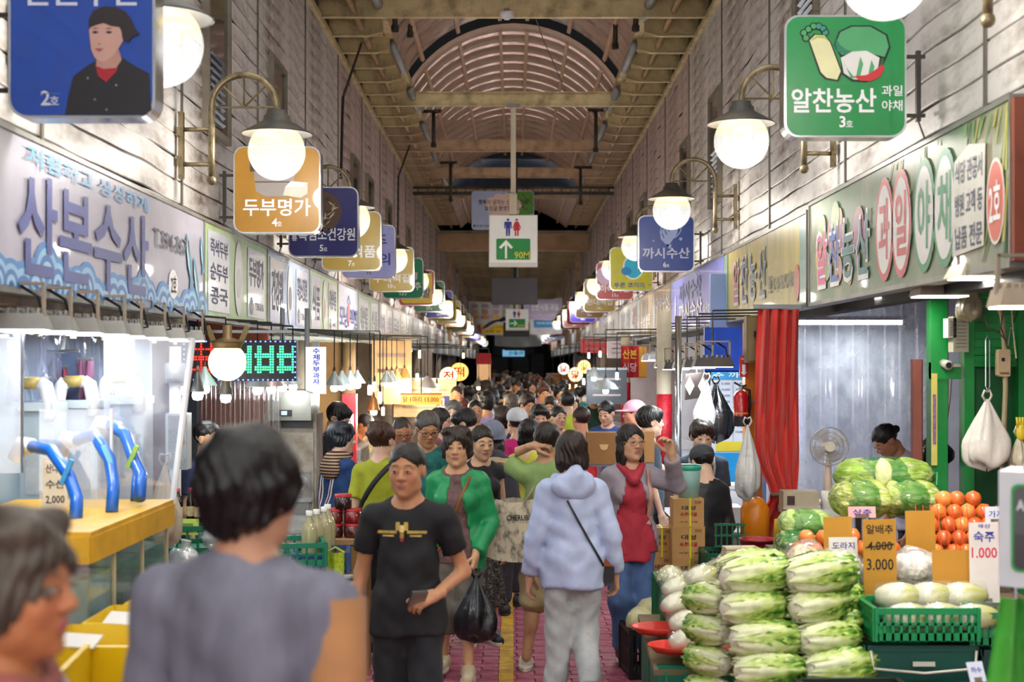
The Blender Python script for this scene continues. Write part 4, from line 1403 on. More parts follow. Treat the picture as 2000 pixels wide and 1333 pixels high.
# --- filter tanks with pvc elbows behind the shelf
for i, (x0, x1, y0, y1, d) in enumerate(((20, 105, 795, 1010, 6.9), (108, 190, 790, 1000, 7.2), (194, 280, 782, 985, 7.5))):
    s_ = d / F
    t = thing('filter_tank', '%s white filter tank standing behind the yellow shelf' % ('near', 'middle', 'far')[i], 'tank', at((x0 + x1) / 2, y1, d), 0, 'white filter tanks')
    w, h_ = (x1 - x0) * s_, (y1 - y0) * s_
    MB().box((0, .1, h_ / 2), (w, .2, h_)).build('body', M('aebfca', .4, var=.06, dirt='8fa4b0', damt=.3), t)
    MB().box((0, .09, h_), (w * 1.04, .24, .04)).build('lid', M('c0ccd2', .35), t)
    e = [(-w * .42, 0, h_ - .12), (-w * .42, 0, h_ + .03), (-w * .36, 0, h_ + .09), (-w * .25, 0, h_ + .115)]
    MB().tube(e, .034, 12).build('elbow', m_white, t, True)
    MB().tube([(-w * .25, 0, h_ + .115), (w * .18, 0, h_ + .115)], .031, 12).build('hose_section', M('b09a5a', .3, var=.2), t, True)
    MB().tube([(w * .18, 0, h_ + .115), (w * .32, 0, h_ + .1), (w * .4, 0, h_ + .02), (w * .4, 0, h_ - .06)], .034, 12).build('elbow', m_white, t, True)
    MB().box((w * .1, -.004, h_ * .45), (w * .5, .004, h_ * .5)).build('clear_pocket', film('e8eef4', .4, .1), t)
for i, pp in enumerate(((( 62, 872), (100, 880), (135, 930), (150, 975), (148, 1022)), ((150, 860), (185, 850), (215, 900), (222, 950), (218, 1003)), ((215, 830), (245, 850), (262, 900), (276, 930), (272, 975)), ((232, 838), (255, 868), (268, 915), (264, 940), (262, 978)))):
    d = 5.9 + i * .25
    t = thing('blue_hose', '%s blue water hose bending down to the yellow shelf' % ordn[i], 'hose', at(pp[-1][0], pp[-1][1], d), 0, 'blue hoses')
    o = t.location
    pts = [at(x, y, d + .35 - .35 * k / 4) - o for k, (x, y) in enumerate(pp)]
    MB().tube(pts, .028 if i < 3 else .018, 12).build('tube', M('1c62c4', .3, var=.15, coat=.3), t, True)
    MB().tube([pts[0], pts[0] + V((-.05, .03, .01)), pts[0] + V((-.09, .05, -.06))], .036, 12).build('elbow', m_white, t, True)
    MB().box(pts[2] + V((.0, -.03, .02)), (.02, .02, .11), (0, .4 * (-1) ** i, 0)).build('peg', M(('3a9ae0', '7fd0e8', 'a8d860', 'a8d860')[i], .4), t)
# --- clear screens
for i, (x0, x1, y0, y1, d) in enumerate(((-10, 42, 640, 925, 6.2), (80, 215, 800, 1020, 6.35), (205, 335, 660, 985, 7.1))):
    s_ = d / F
    t = thing('clear_screen', ('tall clear acrylic screen at the photo edge', 'clear screen with a handwritten paper in front of the tanks', 'slanting clear plastic screen by the white pole')[i], 'screen', at((x0 + x1) / 2, y1, d), .25)
    w, h_ = (x1 - x0) * s_, (y1 - y0) * s_
    MB().prism([(-w / 2, 0), (w / 2, 0), (w / 2 + (.1 if i == 2 else 0), h_), (-w / 2, h_)], 0, .006).build('pane', film('dfe9ff', .16, .12), t)
    MB().cone((w / 2, 0, 0), (w / 2 + (.1 if i == 2 else 0), 0, h_), .007 if i < 2 else .016, n=8).build('edge_bar', m_white if i else m_chrome, t)
    if i == 1:
        MB().box((-w * .28, -.006, h_ * .30), (w * .34, .004, h_ * .55)).build('paper', M('dcd8cc', .7, var=.05), t)
        for k, tx in enumerate(('산나물', '수산', '2,000')):
            letters(tx, t, M('3a3a44'), w=w * .26, h=.04, x=-w * .28, z=h_ * (.48 - k * .14), y=-.010)
# --- crinkled transparent curtain behind
sheet('crinkled clear plastic curtain with pink and blue reflections behind the tanks', lambda u, v: V((-2.36 + .05 * math.sin(v * 38) + .02 * math.sin(v * 91 + u * 4), 6.6 + v * 1.9, 1.72 + u * .48)), 6, 60, film('b9c6f0', .32, .35, .1))
back = partition(-1, 7.9, 2.9, 4.9, 2.6, '3a4a6a', dirt='6a4a6a')
for i, (px, py, w, h_, c) in enumerate(((20, 720, .12, .5, '2a3a66'), (60, 690, .5, .3, '5a6a8a'), (120, 720, .06, .45, 'a04a5a'), (165, 705, .08, .4, '8a5a7a'))):
    t = thing('hung_cloth', ('navy', 'slate', 'rose', 'mauve')[i] + ' cloth hung at the back of the fish stall', 'cloth', at(px, py, 7.3))
    MB().grid(lambda u, v: V((w * (u - .5), .03 * math.sin(u * 14 + v * 3), -h_ * v)), 10, 6).build('fabric', M(c, .8, var=.2), t, True)
    MB().tube([(-w / 2, 0, .01), (w / 2, 0, .01)], .008, 6).build('rail', m_grey, t)
# --- yellow shelf and fish tanks
m_yshelf = M('d9a81c', .4, var=.12, scale=4, dirt='8a5a14', damt=.4, dscale=5)
t = thing('yellow_shelf', 'thick yellow shelf board over the fish tanks', 'shelf', (-1.98, 6.08, 1.19))
MB().box((0, 0, .035), (.74, 1.32, .07)).build('board', m_yshelf, t)
MB().box((.365, 0, .0), (.02, 1.32, .10)).build('front_lip', m_yshelf, t)
MB().box((0, -.672, .0), (.74, .02, .10)).build('end_lip', m_yshelf, t)
for y in (-.6, .6):
    MB().box((-.32, y, -.6), (.05, .05, 1.18)).build('leg', m_yshelf, t)
m_glass = film('cfe6ea', .10, .14)
for i, (d0, d1, wc) in enumerate(((5.46, 5.80, 'a4d4e0'), (5.82, 6.24, '5f8a80'), (6.26, 6.68, '4a5448'))):
    l = d1 - d0
    t = thing('fish_tank', ('front fish tank with pale blue water', 'middle fish tank with green water and one dark fish', 'rear fish tank with murky dark water')[i], 'tank', (-1.93, (d0 + d1) / 2, .42), 0, 'fish tanks under the yellow shelf')
    g = MB()
    g.box((.30, 0, .36), (.008, l, .74)).box((0, -l / 2, .36), (.6, .008, .74))
    g.build('glass', m_glass, t)
    MB().box((0, 0, .33), (.58, l - .02, .64)).build('water', film(wc, .85, .03, .2), t)
    MB().box((-.29, 0, .36), (.02, l, .74)).build('back', M('5a7a80' if i == 0 else '3a4440', .5, var=.2), t)
    MB().box((0, 0, -.02), (.62, l, .04)).build('base', M('6a6450', .6, var=.2), t)
    MB().box((.30, l / 2, .36), (.014, .014, .74)).build('corner_bar', M('d8c8a0', .4), t)
    MB().box((0, 0, -.22), (.56, l, .38)).build('plinth', M('4a4438', .7, var=.3), t)
for i, (p, sc, lab) in enumerate(((at(192, 1140, 5.9), 1.0, 'dark rounded fish swimming in the middle tank'), (at(110, 1120, 5.6), .35, 'small pale shellfish in the front tank'))):
    t = thing('fish', lab, 'fish', (min(p.x, -1.75), p.y, p.z), .35)
    c = '3a3a34' if i == 0 else 'b8a888'
    MB().ball((0, 0, 0), (.11 * sc, .03 * sc, .06 * sc), 18, 12).build('body', M(c, .3, var=.3, scale=30), t, True)
    MB().prism([(-.10 * sc, 0), (-.16 * sc, .05 * sc), (-.15 * sc, 0), (-.16 * sc, -.05 * sc)], -.004, .004).build('tail', M(c, .4), t)
    MB().prism([(-.05 * sc, .05 * sc), (.03 * sc, .055 * sc), (-.06 * sc, .085 * sc)], -.003, .003).build('fin', M(c, .4), t)
    MB().ball((.075 * sc, -.024 * sc, .015 * sc), .008 * sc, 8, 6).build('eye', M('d8d4c0', .2), t, True)
# --- yellow trays in front
my = M('e0bc10', .4, var=.1, scale=4)
for i, (x, y, z, rz) in enumerate(((-1.44, 5.0, .80, .0), (-1.40, 5.42, .80, .0), (-1.36, 5.84, .80, .0))):
    t = thing('yellow_tray', '%s open yellow fish tray with a white label strip' % ('nearest', 'middle', 'rear')[i], 'tray', (x, y, z), rz, 'yellow fish trays')
    MB().box((0, 0, .01), (.34, .38, .02)).build('base', my, t)
    for (cx, cy, sx, sy, rx, ry) in ((0, -.19, .36, .016, .18, 0), (0, .19, .36, .016, -.18, 0), (-.17, 0, .016, .38, 0, -.18), (.17, 0, .016, .38, 0, .18)):
        MB().box((cx, cy, .075), (sx, sy, .15), (rx, ry, 0)).build('side', my, t)
    MB().box((-.03, -.19, .165), (.15, .07, .004), (.5, 0, -.3)).build('label_strip', M('e8e6e0', .7, var=.05), t)
    MB().box((0, 0, .025), (.28, .3, .01)).build('ice_liner', M('caa828', .5, var=.3, scale=30, bump=.4), t)
    MB().box((0, 0, -.41), (.30, .34, .78)).build('plinth', M('6a5a20', .7), t)
t = thing('yellow_basin', 'large yellow basin with a foil edged glass front at the lower left', 'basin', (-1.66, 4.55, .62), .1)
MB().box((0, 0, .01), (.5, .5, .02)).build('base', my, t)
for cx, cy, sx, sy in ((-.25, 0, .02, .5), (.25, 0, .02, .5), (0, .25, .5, .02)):
    MB().box((cx, cy, .17), (sx, sy, .34)).build('side', my, t)
MB().box((0, -.25, .15), (.5, .008, .28)).build('glass_front', film('e6e08a', .3, .15), t)
MB().tube([(-.25 + .05 * i, -.255, .29 + .006 * (-1) ** i) for i in range(11)], .012, 8).build('foil_edge', M('d4d8da', .2, .9, bump=.6, bscale=40), t, True)
MB().box((0, 0, -.31), (.44, .44, .62)).build('plinth', M('8a7a20', .7), t)
# --- bag and crates beyond the shelf
loop_bag('plastic_bag', 'pale crumpled plastic sack hanging past the yellow shelf', at(322, 905, 7.6), (.16, .14, .44), 'b9ad96', seed=12, rough=.2)
q = at(375, 1075, 8.2)
bench('low bench under the soy sauce crate', q.x + .05, 8.0, q.z, .5, .8)
q = at(590, 1118, 8.05)
bench('low bench under the brine bottle crates', q.x, 8.05, q.z, .5, .5)
crate('deep green crate with soy sauce bottles by the fish stall', at(375, 1075, 8.2), (.46, .4, .16), '0f6a4c', .1, 'green stall crates')
p0 = at(375, 1075, 8.2)
for i in range(7):
    bottle('soy sauce bottle, %s from the left, red or yellow cap' % ordn[i], p0 + V((-.18 + .058 * i, -.06 + .05 * (i % 2), .17)), '241208', 'c8a018' if i == 0 else 'b81c20', .19, .026, group='soy sauce bottles')
t = thing('note_board', 'yellow green card leaning in the bottle crate', 'card', p0 + V((.0, -.19, .11)))
MB().box((0, 0, .045), (.16, .006, .09), (-.2, 0, 0)).build('board', M('b8cc5a', .7), t)
MB().box((0, -.004, .05), (.1, .002, .03), (-.2, 0, 0)).build('print', M('6a8a3a', .7), t)
for i, (px, py, d, lab) in enumerate(((420, 1050, 8.0, 'crumpled white plastic by the bottles'), (360, 1092, 7.7, 'white crumpled bag in the green crate'), (575, 945, 9.3, 'tied clear bag of greens on the display case'))):
    t = thing('plastic_bundle', lab, 'bag', at(px, py, d))
    MB().ball((0, 0, 0), (.08, .06, .06), 16, 10, .22, seed=i).build('wrap', film('f0f2f4', .5, .25), t, True)
    MB().cone((0, 0, .05), (.01, 0, .1), .012, .03, 8).build('knot', film('f0f2f4', .6, .2), t)
crate('shallow green crate at the aisle edge of the banchan stall', at(560, 1100, 7.9), (.40, .36, .13), '14785a', .2, 'green stall crates')
crate('green and blue crate holding clear bottles', at(628, 1118, 8.1), (.30, .34, .13), '2f4a78', .1, 'green stall crates')
for i, (px, py) in enumerate(((604, 1092), (618, 1088), (633, 1082), (640, 1076))):
    d = 8.0 + i * .1
    bottle('tall clear bottle of pale brine, %s from the left' % ordn[i], at(px, py, d), 'a8a078', 'e0e0d8', .27, .045, group='clear brine bottles', name='brine_bottle', k=0)
t = thing('green_bag', 'yellow green net bag hung on the blue crate', 'bag', at(655, 1080, 7.9))
MB().grid(lambda u, v: V((.05 * (u - .5) * 2, -.02 + .02 * math.sin(u * 9), -.15 * v)), 8, 6).build('net', M('a8bc2a', .6, var=.3, scale=50), t, True)
MB().tube([(-.05, 0, 0), (0, 0, .03), (.05, 0, 0)], .006, 6).build('handle', M('a8bc2a', .6), t)
t = thing('foil_tray', 'round foil tray of pancakes on the low stand', 'tray', at(655, 1128, 7.9))
MB().lathe([(0, 0), (.10, 0), (.13, .025), (.135, .024), (.10, -.004), (0, -.004)], 20, sx=1.1).build('tray', M('c8ccce', .25, .9, bump=.3, bscale=30), t, True)
MB().lathe([(0, .012), (.09, .010), (.1, .004)], 18, sx=1.1).build('pancake', M('c9b078', .6, var=.3, scale=30), t, True)
t = thing('low_stand', 'low stall stand under the foil tray with a red poster', 'stand', (at(655, 1128, 7.9).x - .02, 7.95, 0))
zt = at(655, 1132, 7.9).z
MB().box((0, 0, zt - .02), (.34, .5, .035)).build('top', M('b8b8b0', .5), t)
for x in (-.15, .15):
    for y in (-.22, .22):
        MB().box((x, y, zt / 2 - .02), (.025, .025, zt - .04)).build('leg', m_grey, t)
MB().box((.13, -.255, zt * .45), (.06, .006, .34)).build('red_poster', M('d02a4a', .5), t)
MB().box((-.08, -.255, zt * .45), (.30, .006, .40)).build('yellow_panel', M('c8b83a', .6, var=.2), t)
# --- banchan display case with jars
counter('steel and glass display case of side dishes on the left', -1, 9.0, 9.9, 1.15, 2.0, .66, '6a6c6c', 'a8acac', glass=.18)
for i, (x, c) in enumerate(((-1.85, '8a2a14'), (-1.66, '7a1a10'), (-1.47, 'a04a2a'), (-1.28, '6a3a1a'))):
    t = thing('dish_tray', '%s steel tray of red seasoned side dish in the case' % ordn[i], 'tray', (x, 9.3, .67), 0, 'side dish trays')
    MB().box((0, 0, .02), (.17, .4, .04)).build('pan', m_alu, t)
    MB().ball((0, 0, .04), (.075, .18, .05), 14, 8, .12, seed=i).build('food', M(c, .4, var=.5, scale=60, bump=.6, bscale=80), t, True)
jp = at(672, 1048, 8.9)
jx = jp.x
for i, (dx, k) in enumerate(((-.055, 0), (-.055, 1), (.06, 0), (.06, 1), (.0, 2))):
    jar('%s jar with red lid and dark paste' % ('lower left', 'middle left', 'lower right', 'middle right', 'topmost')[i], (jx + dx, 8.85 + .0 * k, jp.z + .002 + k * .09), ('3a120c', '5a0f10', '4a1410', '7a1418', '2a0e0a')[i])
t = thing('jar_shelf', 'wooden shelf under the red lidded jars', 'shelf', (jx, 8.86, 0))
MB().box((0, 0, jp.z - .015), (.34, .3, .03)).build('board', M('8a6a44', .6), t)
MB().box((0, .0, jp.z / 2 - .02), (.32, .28, jp.z - .04)).build('body', M('7a5a2c', .6, var=.2), t)
for i in range(4):
    MB().box((0, -.143, .12 + i * .13), (.28, .006, .1)).build('slat', M('9a6a24', .6), t)
# --- tofu stall: brown wall, curtain strips, hood, led sign, ball lamp
partition(-1, 11.6, 2.0, 4.9, 2.65, '9a4e30', dirt='6a3020')
partition(-1, 10.9, 2.42, 2.62, 2.65, '22303c')
sheet('shiny clear plastic strip curtain before the brown tofu stall wall', lambda u, v: V((-2.55 + v * .72, 11.2 + .035 * math.sin(v * 60), 1.1 + u * .95)), 8, 60, film('e8d8d0', .12, .3, .08))
t = thing('led_sign', 'dotted red and green LED message sign hung across the tofu stall', 'sign', at(468, 745, 9.7))
s_ = 9.7 / F
w, h_ = 222 * s_, 80 * s_
MB().box((0, .04, h_ / 2), (w, .08, h_)).build('case', M('0c0e10', .5, var=.1), t)
reds, greens, mixed = MB(), MB(), MB()
nx, nz = 46, 16
for i in range(nx):
    for k in range(nz):
        x, z = -w / 2 + w * (i + .5) / nx, h_ * (k + .5) / nz
        b = reds if i < 20 else greens
        ed = i in (0, nx - 1) or k in (0, nz - 1)
        if ed:
            if (i + k) % 2 == 0:
                mixed.box((x, -.003, z), (.010, .006, .010))
            continue
        u, q = (i - 2) % 9, k
        on = (i < 19 and i > 2 and k > 2 and (u in (0, 1, 5) or k in (4, 8, 9, 12))) or (i >= 21 and ((u in (1, 2, 6, 7) and 2 < k < 14) or (k in (4, 5, 9, 10) and u < 8)))
        if on:
            b.box((x, -.003, z), (.011, .006, .011))
for b, c, nm in ((reds, 'ff2a1a', 'red_dots'), (greens, '3affa0', 'green_dots'), (mixed, '5a7aff', 'border_dots')):
    b.build(nm, M(c, .4, emit=2.2, ecol=c, var=0), t)['kind'] = 'stuff'
MB().box((0, .04, h_ + .06), (w * .9, .03, .02)).build('rail', m_grey, t)
t = thing('ball_lamp', 'glowing cream ball lamp in front of the LED sign', 'lamp', at(444, 708, 9.2))
r = .122
MB().ball((0, 0, 0), r, 24, 16).build('globe', M('fff0c8', .4, emit=1.6, ecol='ffe9b4', var=0), t, True)
MB().lathe([(.09, .09), (.10, .12), (.12, .13), (.03, .16), (.03, .24), (0, .24)], 18).build('fitting', M('7a6440', .5, .3, dirt='3a2a18'), t, True)
for s in (-1, 1):
    MB().box((s * .10, 0, .16), (.03, .03, .16), (0, .4 * s, 0)).build('clamp', M('8a744a', .5, .3), t)
mkey = [(352, 772, 9.0, 'cone', '8a5a50', .10), (386, 783, 9.1, 'cone', '3c3c3c', .07), (400, 770, 9.6, 'cone', 'b4c8c8', .13), (441, 788, 9.2, 'cone', '4a463c', .07), (503, 772, 9.9, 'cone', 'c4c8c6', .14), (530, 770, 10.3, 'cone', 'b89a98', .14), (552, 766, 10.8, 'cone', 'c4c8c6', .13), (572, 765, 11.2, 'cone', 'c4ccd0', .12)]
for i, (px, py, d, st, c, r) in enumerate(mkey):
    pendant('%s cone shaded lamp over the tofu stall, counted from the left' % ordn[i], at(px, py, d), .25, r, c, COOL, 2.5, st, 'cone lamps over the tofu stall')
t = thing('hood', 'stainless steel cooker hood with a small display', 'hood', at(568, 822, 11.3))
s_ = 11.3 / F
MB().prism([(-.18, 0), (.16, 0), (.16, .22), (.10, .24), (-.16, .24)], 0, .5).build('canopy', M('77776e', .4, .4, dirt='4a4030', damt=.5), t)
MB().box((-.04, -.008, .06), (.10, .012, .05)).build('display_frame', m_black, t)
MB().box((-.05, -.016, .06), (.045, .006, .032)).build('display', M('9ab0b8', .3, emit=.4, ecol='9ab8c4'), t)
for i in range(2):
    MB().cone((-.1 + .2 * i, .2, .24), (-.1 + .2 * i, .2, .9), .02, n=8).build('hanger', m_grey, t)
t = thing('oven', 'tall grimy steel oven under the cooker hood', 'oven', (at(565, 900, 11.4).x, 11.65, 0))
MB().box((0, 0, .75), (.42, .4, 1.5)).build('body', M('a09a8c', .5, .3, var=.2, dirt='5a4028', damt=.7, dscale=4), t)
MB().box((.02, -.21, 1.0), (.34, .02, .7)).build('door', M('b0a898', .5, .3, var=.15, dirt='5a4028', damt=.7, dscale=6), t)
MB().box((0, -.22, 1.42), (.36, .03, .05)).build('handle', M('3a3a38', .4, .5), t)
t = thing('light_box_sign', 'narrow upright white light box with blue letters', 'sign', at(615, 770, 11.4))
s_ = 11.4 / F
MB().box((0, .06, 46 * s_), (37 * s_, .1, 92 * s_)).build('box', M('dfe4f4', .4, emit=.45, ecol='dfe6ff', var=.05), t)
for k, chx in enumerate('수제두부과자'):
    letters(chx, t, M('2f3fb0', .5), w=.055, h=.045, x=.01, z=(84 - k * 12) * s_, y=.005, bold=.02)
MB().box((0, .06, 95 * s_), (.05, .05, .06)).build('bracket', m_grey, t)
# --- third and fourth stalls: pendant clusters, pipes, back wall, warm interior
partition(-1, 14.1, 2.15, 4.9, 2.65, 'a99a84')
partition(-1, 18.4, 2.1, 4.9, 2.65, 'c8a878', dirt='8a6a44')
partition(-1, 24, 2.1, 4.9, 2.65, 'c9b49a', dirt='8a6a50')
partition(-1, 31, 2.1, 4.9, 2.65, 'cfc8c0', dirt='9a8a7a')
partition(-1, 40, 2.1, 4.9, 2.65, 'c4bfc0', dirt='8a8480')
partition(-1, 52, 2.1, 4.9, 2.65, 'b4b4b8', dirt='6a6a70')
t = thing('lamp_rack', 'wire mesh rack hung under the signs carrying lamp cords', 'rack', (-1.95, 13.6, 2.14))
for i in range(9):
    MB().cone((-.3 + i * .075, -1.6, 0), (-.3 + i * .075, 1.6, 0), .008, n=5).build('rod', M('9aa49a', .5, .4, dirt='5a4a38'), t)
for i in range(12):
    MB().cone((-.32, -1.6 + i * .29, .01), (.32, -1.6 + i * .29, .01), .006, n=5).build('cross_rod', M('9aa49a', .5, .4, dirt='5a4a38'), t)
for i, (px, py, d, st, c, r) in enumerate(((653, 766, 12.6, 'cone', 'b9c6c6', .13), (668, 764, 13.0, 'cone', 'b9c6c6', .13), (684, 762, 13.4, 'cone', 'b9c6c6', .13), (698, 760, 13.9, 'cone', 'b9c6c6', .13), (722, 772, 13.2, 'bare', '', 0), (731, 765, 13.8, 'bare', '', 0), (742, 786, 12.9, 'bare', '', 0))):
    pendant('%s white lamp in the cluster over the third left stall' % ordn[i], at(px, py, d), .3 if st == 'cone' else .5, r, c or 'c9d2d4', COOL, 7, st, 'white lamps over the third stall')
for i, (px, py, d, st, c, r, b) in enumerate(((755, 758, 15.2, 'cone', 'b9c6c6', .12, COOL), (765, 756, 16, 'cone', 'b9c6c6', .12, COOL), (775, 752, 16.8, 'cone', 'c9a868', .12, WARM), (790, 748, 17.8, 'dome', 'c8a05a', .13, WARM), (815, 745, 17, 'bare', '', 0, WARM), (835, 768, 15.5, 'dome', 'b9b0a4', .16, WARM), (853, 765, 17.5, 'bare', '', 0, WARM), (730, 812, 14.5, 'dome', '8a5a2a', .1, WARM), (748, 812, 15.5, 'bare', '', 0, WARM), (900, 772, 22, 'dome', '8a8478', .2, WARM), (935, 762, 24, 'dome', '7a7a70', .16, NEUT), (955, 760, 27, 'dome', '7a7a70', .16, NEUT), (820, 700, 16.5, 'bare', '', 0, WARM), (905, 700, 26, 'bare', '', 0, WARM))):
    pendant('%s lamp along the warm lit left stalls' % ordn[i], at(px, py, d), .3, r, c or 'c9d2d4', b, 14 if b == WARM else 7, st, 'lamps along the warm left stalls')
t = thing('tube_lamp', 'bright tube lamp under the pinkish left sign', 'lamp', at(778, 685, 19), 0)
MB().cone((-.18, -.9, 0), (.1, .9, 0), .02, n=10).build('tube', m_lens[NEUT], t, True)
MB().box((-.04, 0, .03), (.05, 1.9, .03), (0, 0, -.15)).build('batten', m_white, t)
area(t, (0, 0, -.04), 14, .1, NEUT, (0, 0, 0), 1.6)
t = thing('price_light_box', 'long orange lit price box reading 1마리 13,000', 'sign', at(822, 791, 14.8))
s_ = 14.8 / F
MB().box((0, .06, 10 * s_), (78 * s_, .12, 20 * s_)).build('box', M('e08a2a', .4, emit=.8, ecol='f0a030', var=.2, scale=5), t)
letters('닭 1마리 13,000', t, M('3a1a0a', .5), w=70 * s_, h=12 * s_, x=0, z=10 * s_, y=-.004, bold=.01)
MB().box((0, .06, 21 * s_), (80 * s_, .13, .012)).build('rim', M('b8301c', .5), t)
hang(t, .1, 0, .06)
disc_sign('round lit sign with a red letter over the left stalls', at(876, 735, 21), .14, '전', 'c82a1c', 'ffe0b0')
disc_sign('second round lit sign behind the first on the left', at(897, 727, 24), .16, '떡', 'c82a1c', 'ffc860')
t = thing('blue_banner', 'upright blue and orange banner with large letters', 'banner', at(865, 860, 17.5))
s_ = 17.5 / F
MB().box((0, 0, 40 * s_), (26 * s_, .03, 92 * s_)).build('cloth', M('3a3a78', .6), t)
MB().box((-5 * s_, -.018, 40 * s_), (14 * s_, .006, 90 * s_)).build('field', M('d8684a', .6), t)
for k, chx in enumerate('고가대'):
    letters(chx, t, m_wtext, w=.10, h=.11, x=-.02, z=(72 - k * 24) * s_, y=-.024, bold=.03)
MB().cone((0, 0, -.05), (0, 0, -.98), .015, n=8).build('pole', m_grey, t)
t = thing('fire_cabinet', 'narrow red fire hose cabinet at the third left stall', 'cabinet', (at(681, 900, 14.3).x, 14.4, 0))
MB().box((0, 0, .8), (.14, .16, 1.6)).build('body', M('b01c24', .4), t)
MB().box((0, -.085, 1.25), (.10, .01, .3)).build('notice', M('d8d0c8', .6), t)
MB().box((.04, -.09, .9), (.02, .02, .08)).build('handle', m_chrome, t)
# counters and goods of the further left stalls
m_post = M('b09878', .6, var=.2, dirt='6a5038')
gc = ['c9b060', 'b06a3a', 'd8c8a0', '8a4a2a', 'c8742a', 'a8a070', 'd4b870']
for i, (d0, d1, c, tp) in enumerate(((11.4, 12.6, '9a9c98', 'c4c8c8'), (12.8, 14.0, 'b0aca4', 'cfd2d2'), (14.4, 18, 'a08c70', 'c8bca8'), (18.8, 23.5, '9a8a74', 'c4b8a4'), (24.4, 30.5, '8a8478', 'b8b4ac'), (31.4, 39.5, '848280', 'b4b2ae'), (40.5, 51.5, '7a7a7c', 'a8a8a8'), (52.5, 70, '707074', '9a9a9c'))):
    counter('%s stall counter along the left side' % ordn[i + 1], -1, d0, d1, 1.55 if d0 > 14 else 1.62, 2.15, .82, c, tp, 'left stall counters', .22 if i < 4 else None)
    n_ = min(9, int((d1 - d0) / .45))
    for k in range(n_):
        t = thing('food_tray', '%s tray of food on the %s left counter' % (ordn[k], ordn[i + 1]), 'tray', (-1.84, d0 + (k + .5) * (d1 - d0) / n_, .835), 0, 'trays of food on the left counters')
        MB().box((0, 0, .012), (.42, (d1 - d0) / n_ * .85, .022)).build('pan', m_alu, t)
        MB().ball((0, 0, .03), (.18, min(.3, (d1 - d0) / n_ * .36), .06), 14, 8, .15, seed=k + 9 * i).build('food', M(gc[(k + i) % 7], .5, var=.4, scale=40, bump=.5, bscale=50), t, True)
for i, (d, c) in enumerate(((14.0, 'b0a48c'), (18.3, 'c8ae84'), (23.8, 'b8a080'), (30.8, 'a89c88'), (39.8, '9a948c'))):
    o = MB().cone((-2.12, d, 0), (-2.12, d, 2.25), .09, n=14).build('column', M(c, .6, var=.2, dirt='6a5038', damt=.6), None, True)
    struct(o)
t = thing('white_van_panel', 'pale beige board wall segment behind the far left lamps', 'board', (-2.0, 33, 0))
MB().box((0, 0, 1.1), (.05, 3, 2.2)).build('panel', M('c4b4a4', .6, var=.1), t)
MB().box((.03, -1.48, 1.1), (.03, .04, 2.2)).build('edge_strip', m_grey, t)
t = thing('red_awning', 'small red awning over a lit booth at the far left', 'awning', at(945, 712, 36))
MB().prism([(-.2, 0), (.2, 0), (.17, .28), (-.17, .28)], -.1, .2).build('fabric', M('b01c24', .6), t)
MB().box((0, .05, -.95), (.34, .3, 1.9)).build('booth', M('e0b080', .5, emit=.3, ecol='ffc890'), t)
# ================================================================== right side: greengrocer, fish counter and onwards
# --- napa cabbages: every leaf is its own curled sheet
m_leaf = M('9ab858', .45, var=.12, scale=25, attr='Col', coat=.15)


def leaf_mesh(seed, L_=.30, rad=.070, half=1.0, green=.5):
    rr = random.Random(seed)
    p1, p2 = rr.uniform(0, 6), rr.uniform(0, 6)
    nu, nv = 12, 12
    vs, cs = [], []
    wht, yel, grn = np.array(lin('d3d9ae')), np.array(lin('a9c250')), np.array(lin('3f7a1a'))
    for i in range(nu + 1):
        u = i / nu
        r = rad * (.55 + .55 * math.sin(PI * min(1, u * .95 + .05) ** .9) ** .7) * (1.0 + .1 * u)
        W = half * (.55 + .55 * u)
        for j in range(nv + 1):
            v = j / nv * 2 - 1
            ruf = .020 * u ** 1.6 * abs(v) ** .8 * math.sin(15 * v + 11 * u + p1) + .008 * u * math.sin(23 * u + 9 * v + p2)
            rib = .010 * math.exp(-(v / .28) ** 2) * (1 - u * .7)
            vein = .002 * math.cos((abs(v) * 4 - u * 5) * PI) * u
            rr_ = r + ruf + rib + vein
            th = v * W
            x = L_ * u + .02 * math.cos(v * 2.2) - .02 + .015 * u * math.sin(9 * v + p2)
            vs.append((x, rr_ * math.sin(th), rr_ * math.cos(th)))
            g = max(0, min(1, (u * 1.35 - .24 + (abs(v) - .4) * (.55 + .4 * u)) * (.8 + green)))
            if math.cos((abs(v) * 5 - u * 7) * PI) > .7 or abs(v) < .09 * (1.3 - u):
                g *= .45
            c = wht * (1 - min(1, g * 2)) + yel * min(1, g * 2)
            if g > .5:
                c = yel * (2 - 2 * g) + grn * (2 * g - 1)
            cs.append(c)
    w = nv + 1
    fs = [(i * w + j, i * w + j + 1, (i + 1) * w + j + 1, (i + 1) * w + j) for i in range(nu) for j in range(nv)]
    me = bpy.data.meshes.new('leaf')
    me.from_pydata(vs, [], fs)
    ca = me.color_attributes.new('Col', 'FLOAT_COLOR', 'POINT')
    ca.data.foreach_set('color', np.array(cs, dtype=float).ravel())
    me.polygons.foreach_set('use_smooth', [True] * len(fs))
    me.materials.append(m_leaf)
    me.update()
    return me


outer = [leaf_mesh(i, .30, .074, 1.0, .35) for i in range(4)]
inner = [leaf_mesh(i + 9, .27, .058, 1.1, .1) for i in range(3)]
butt = MB().ball((0.012, 0, 0), (.035, .058, .058), 14, 8, .08).mesh('stem_end', M('e4e2cc', .5, var=.15, scale=30, dirt='b8a880'), True)


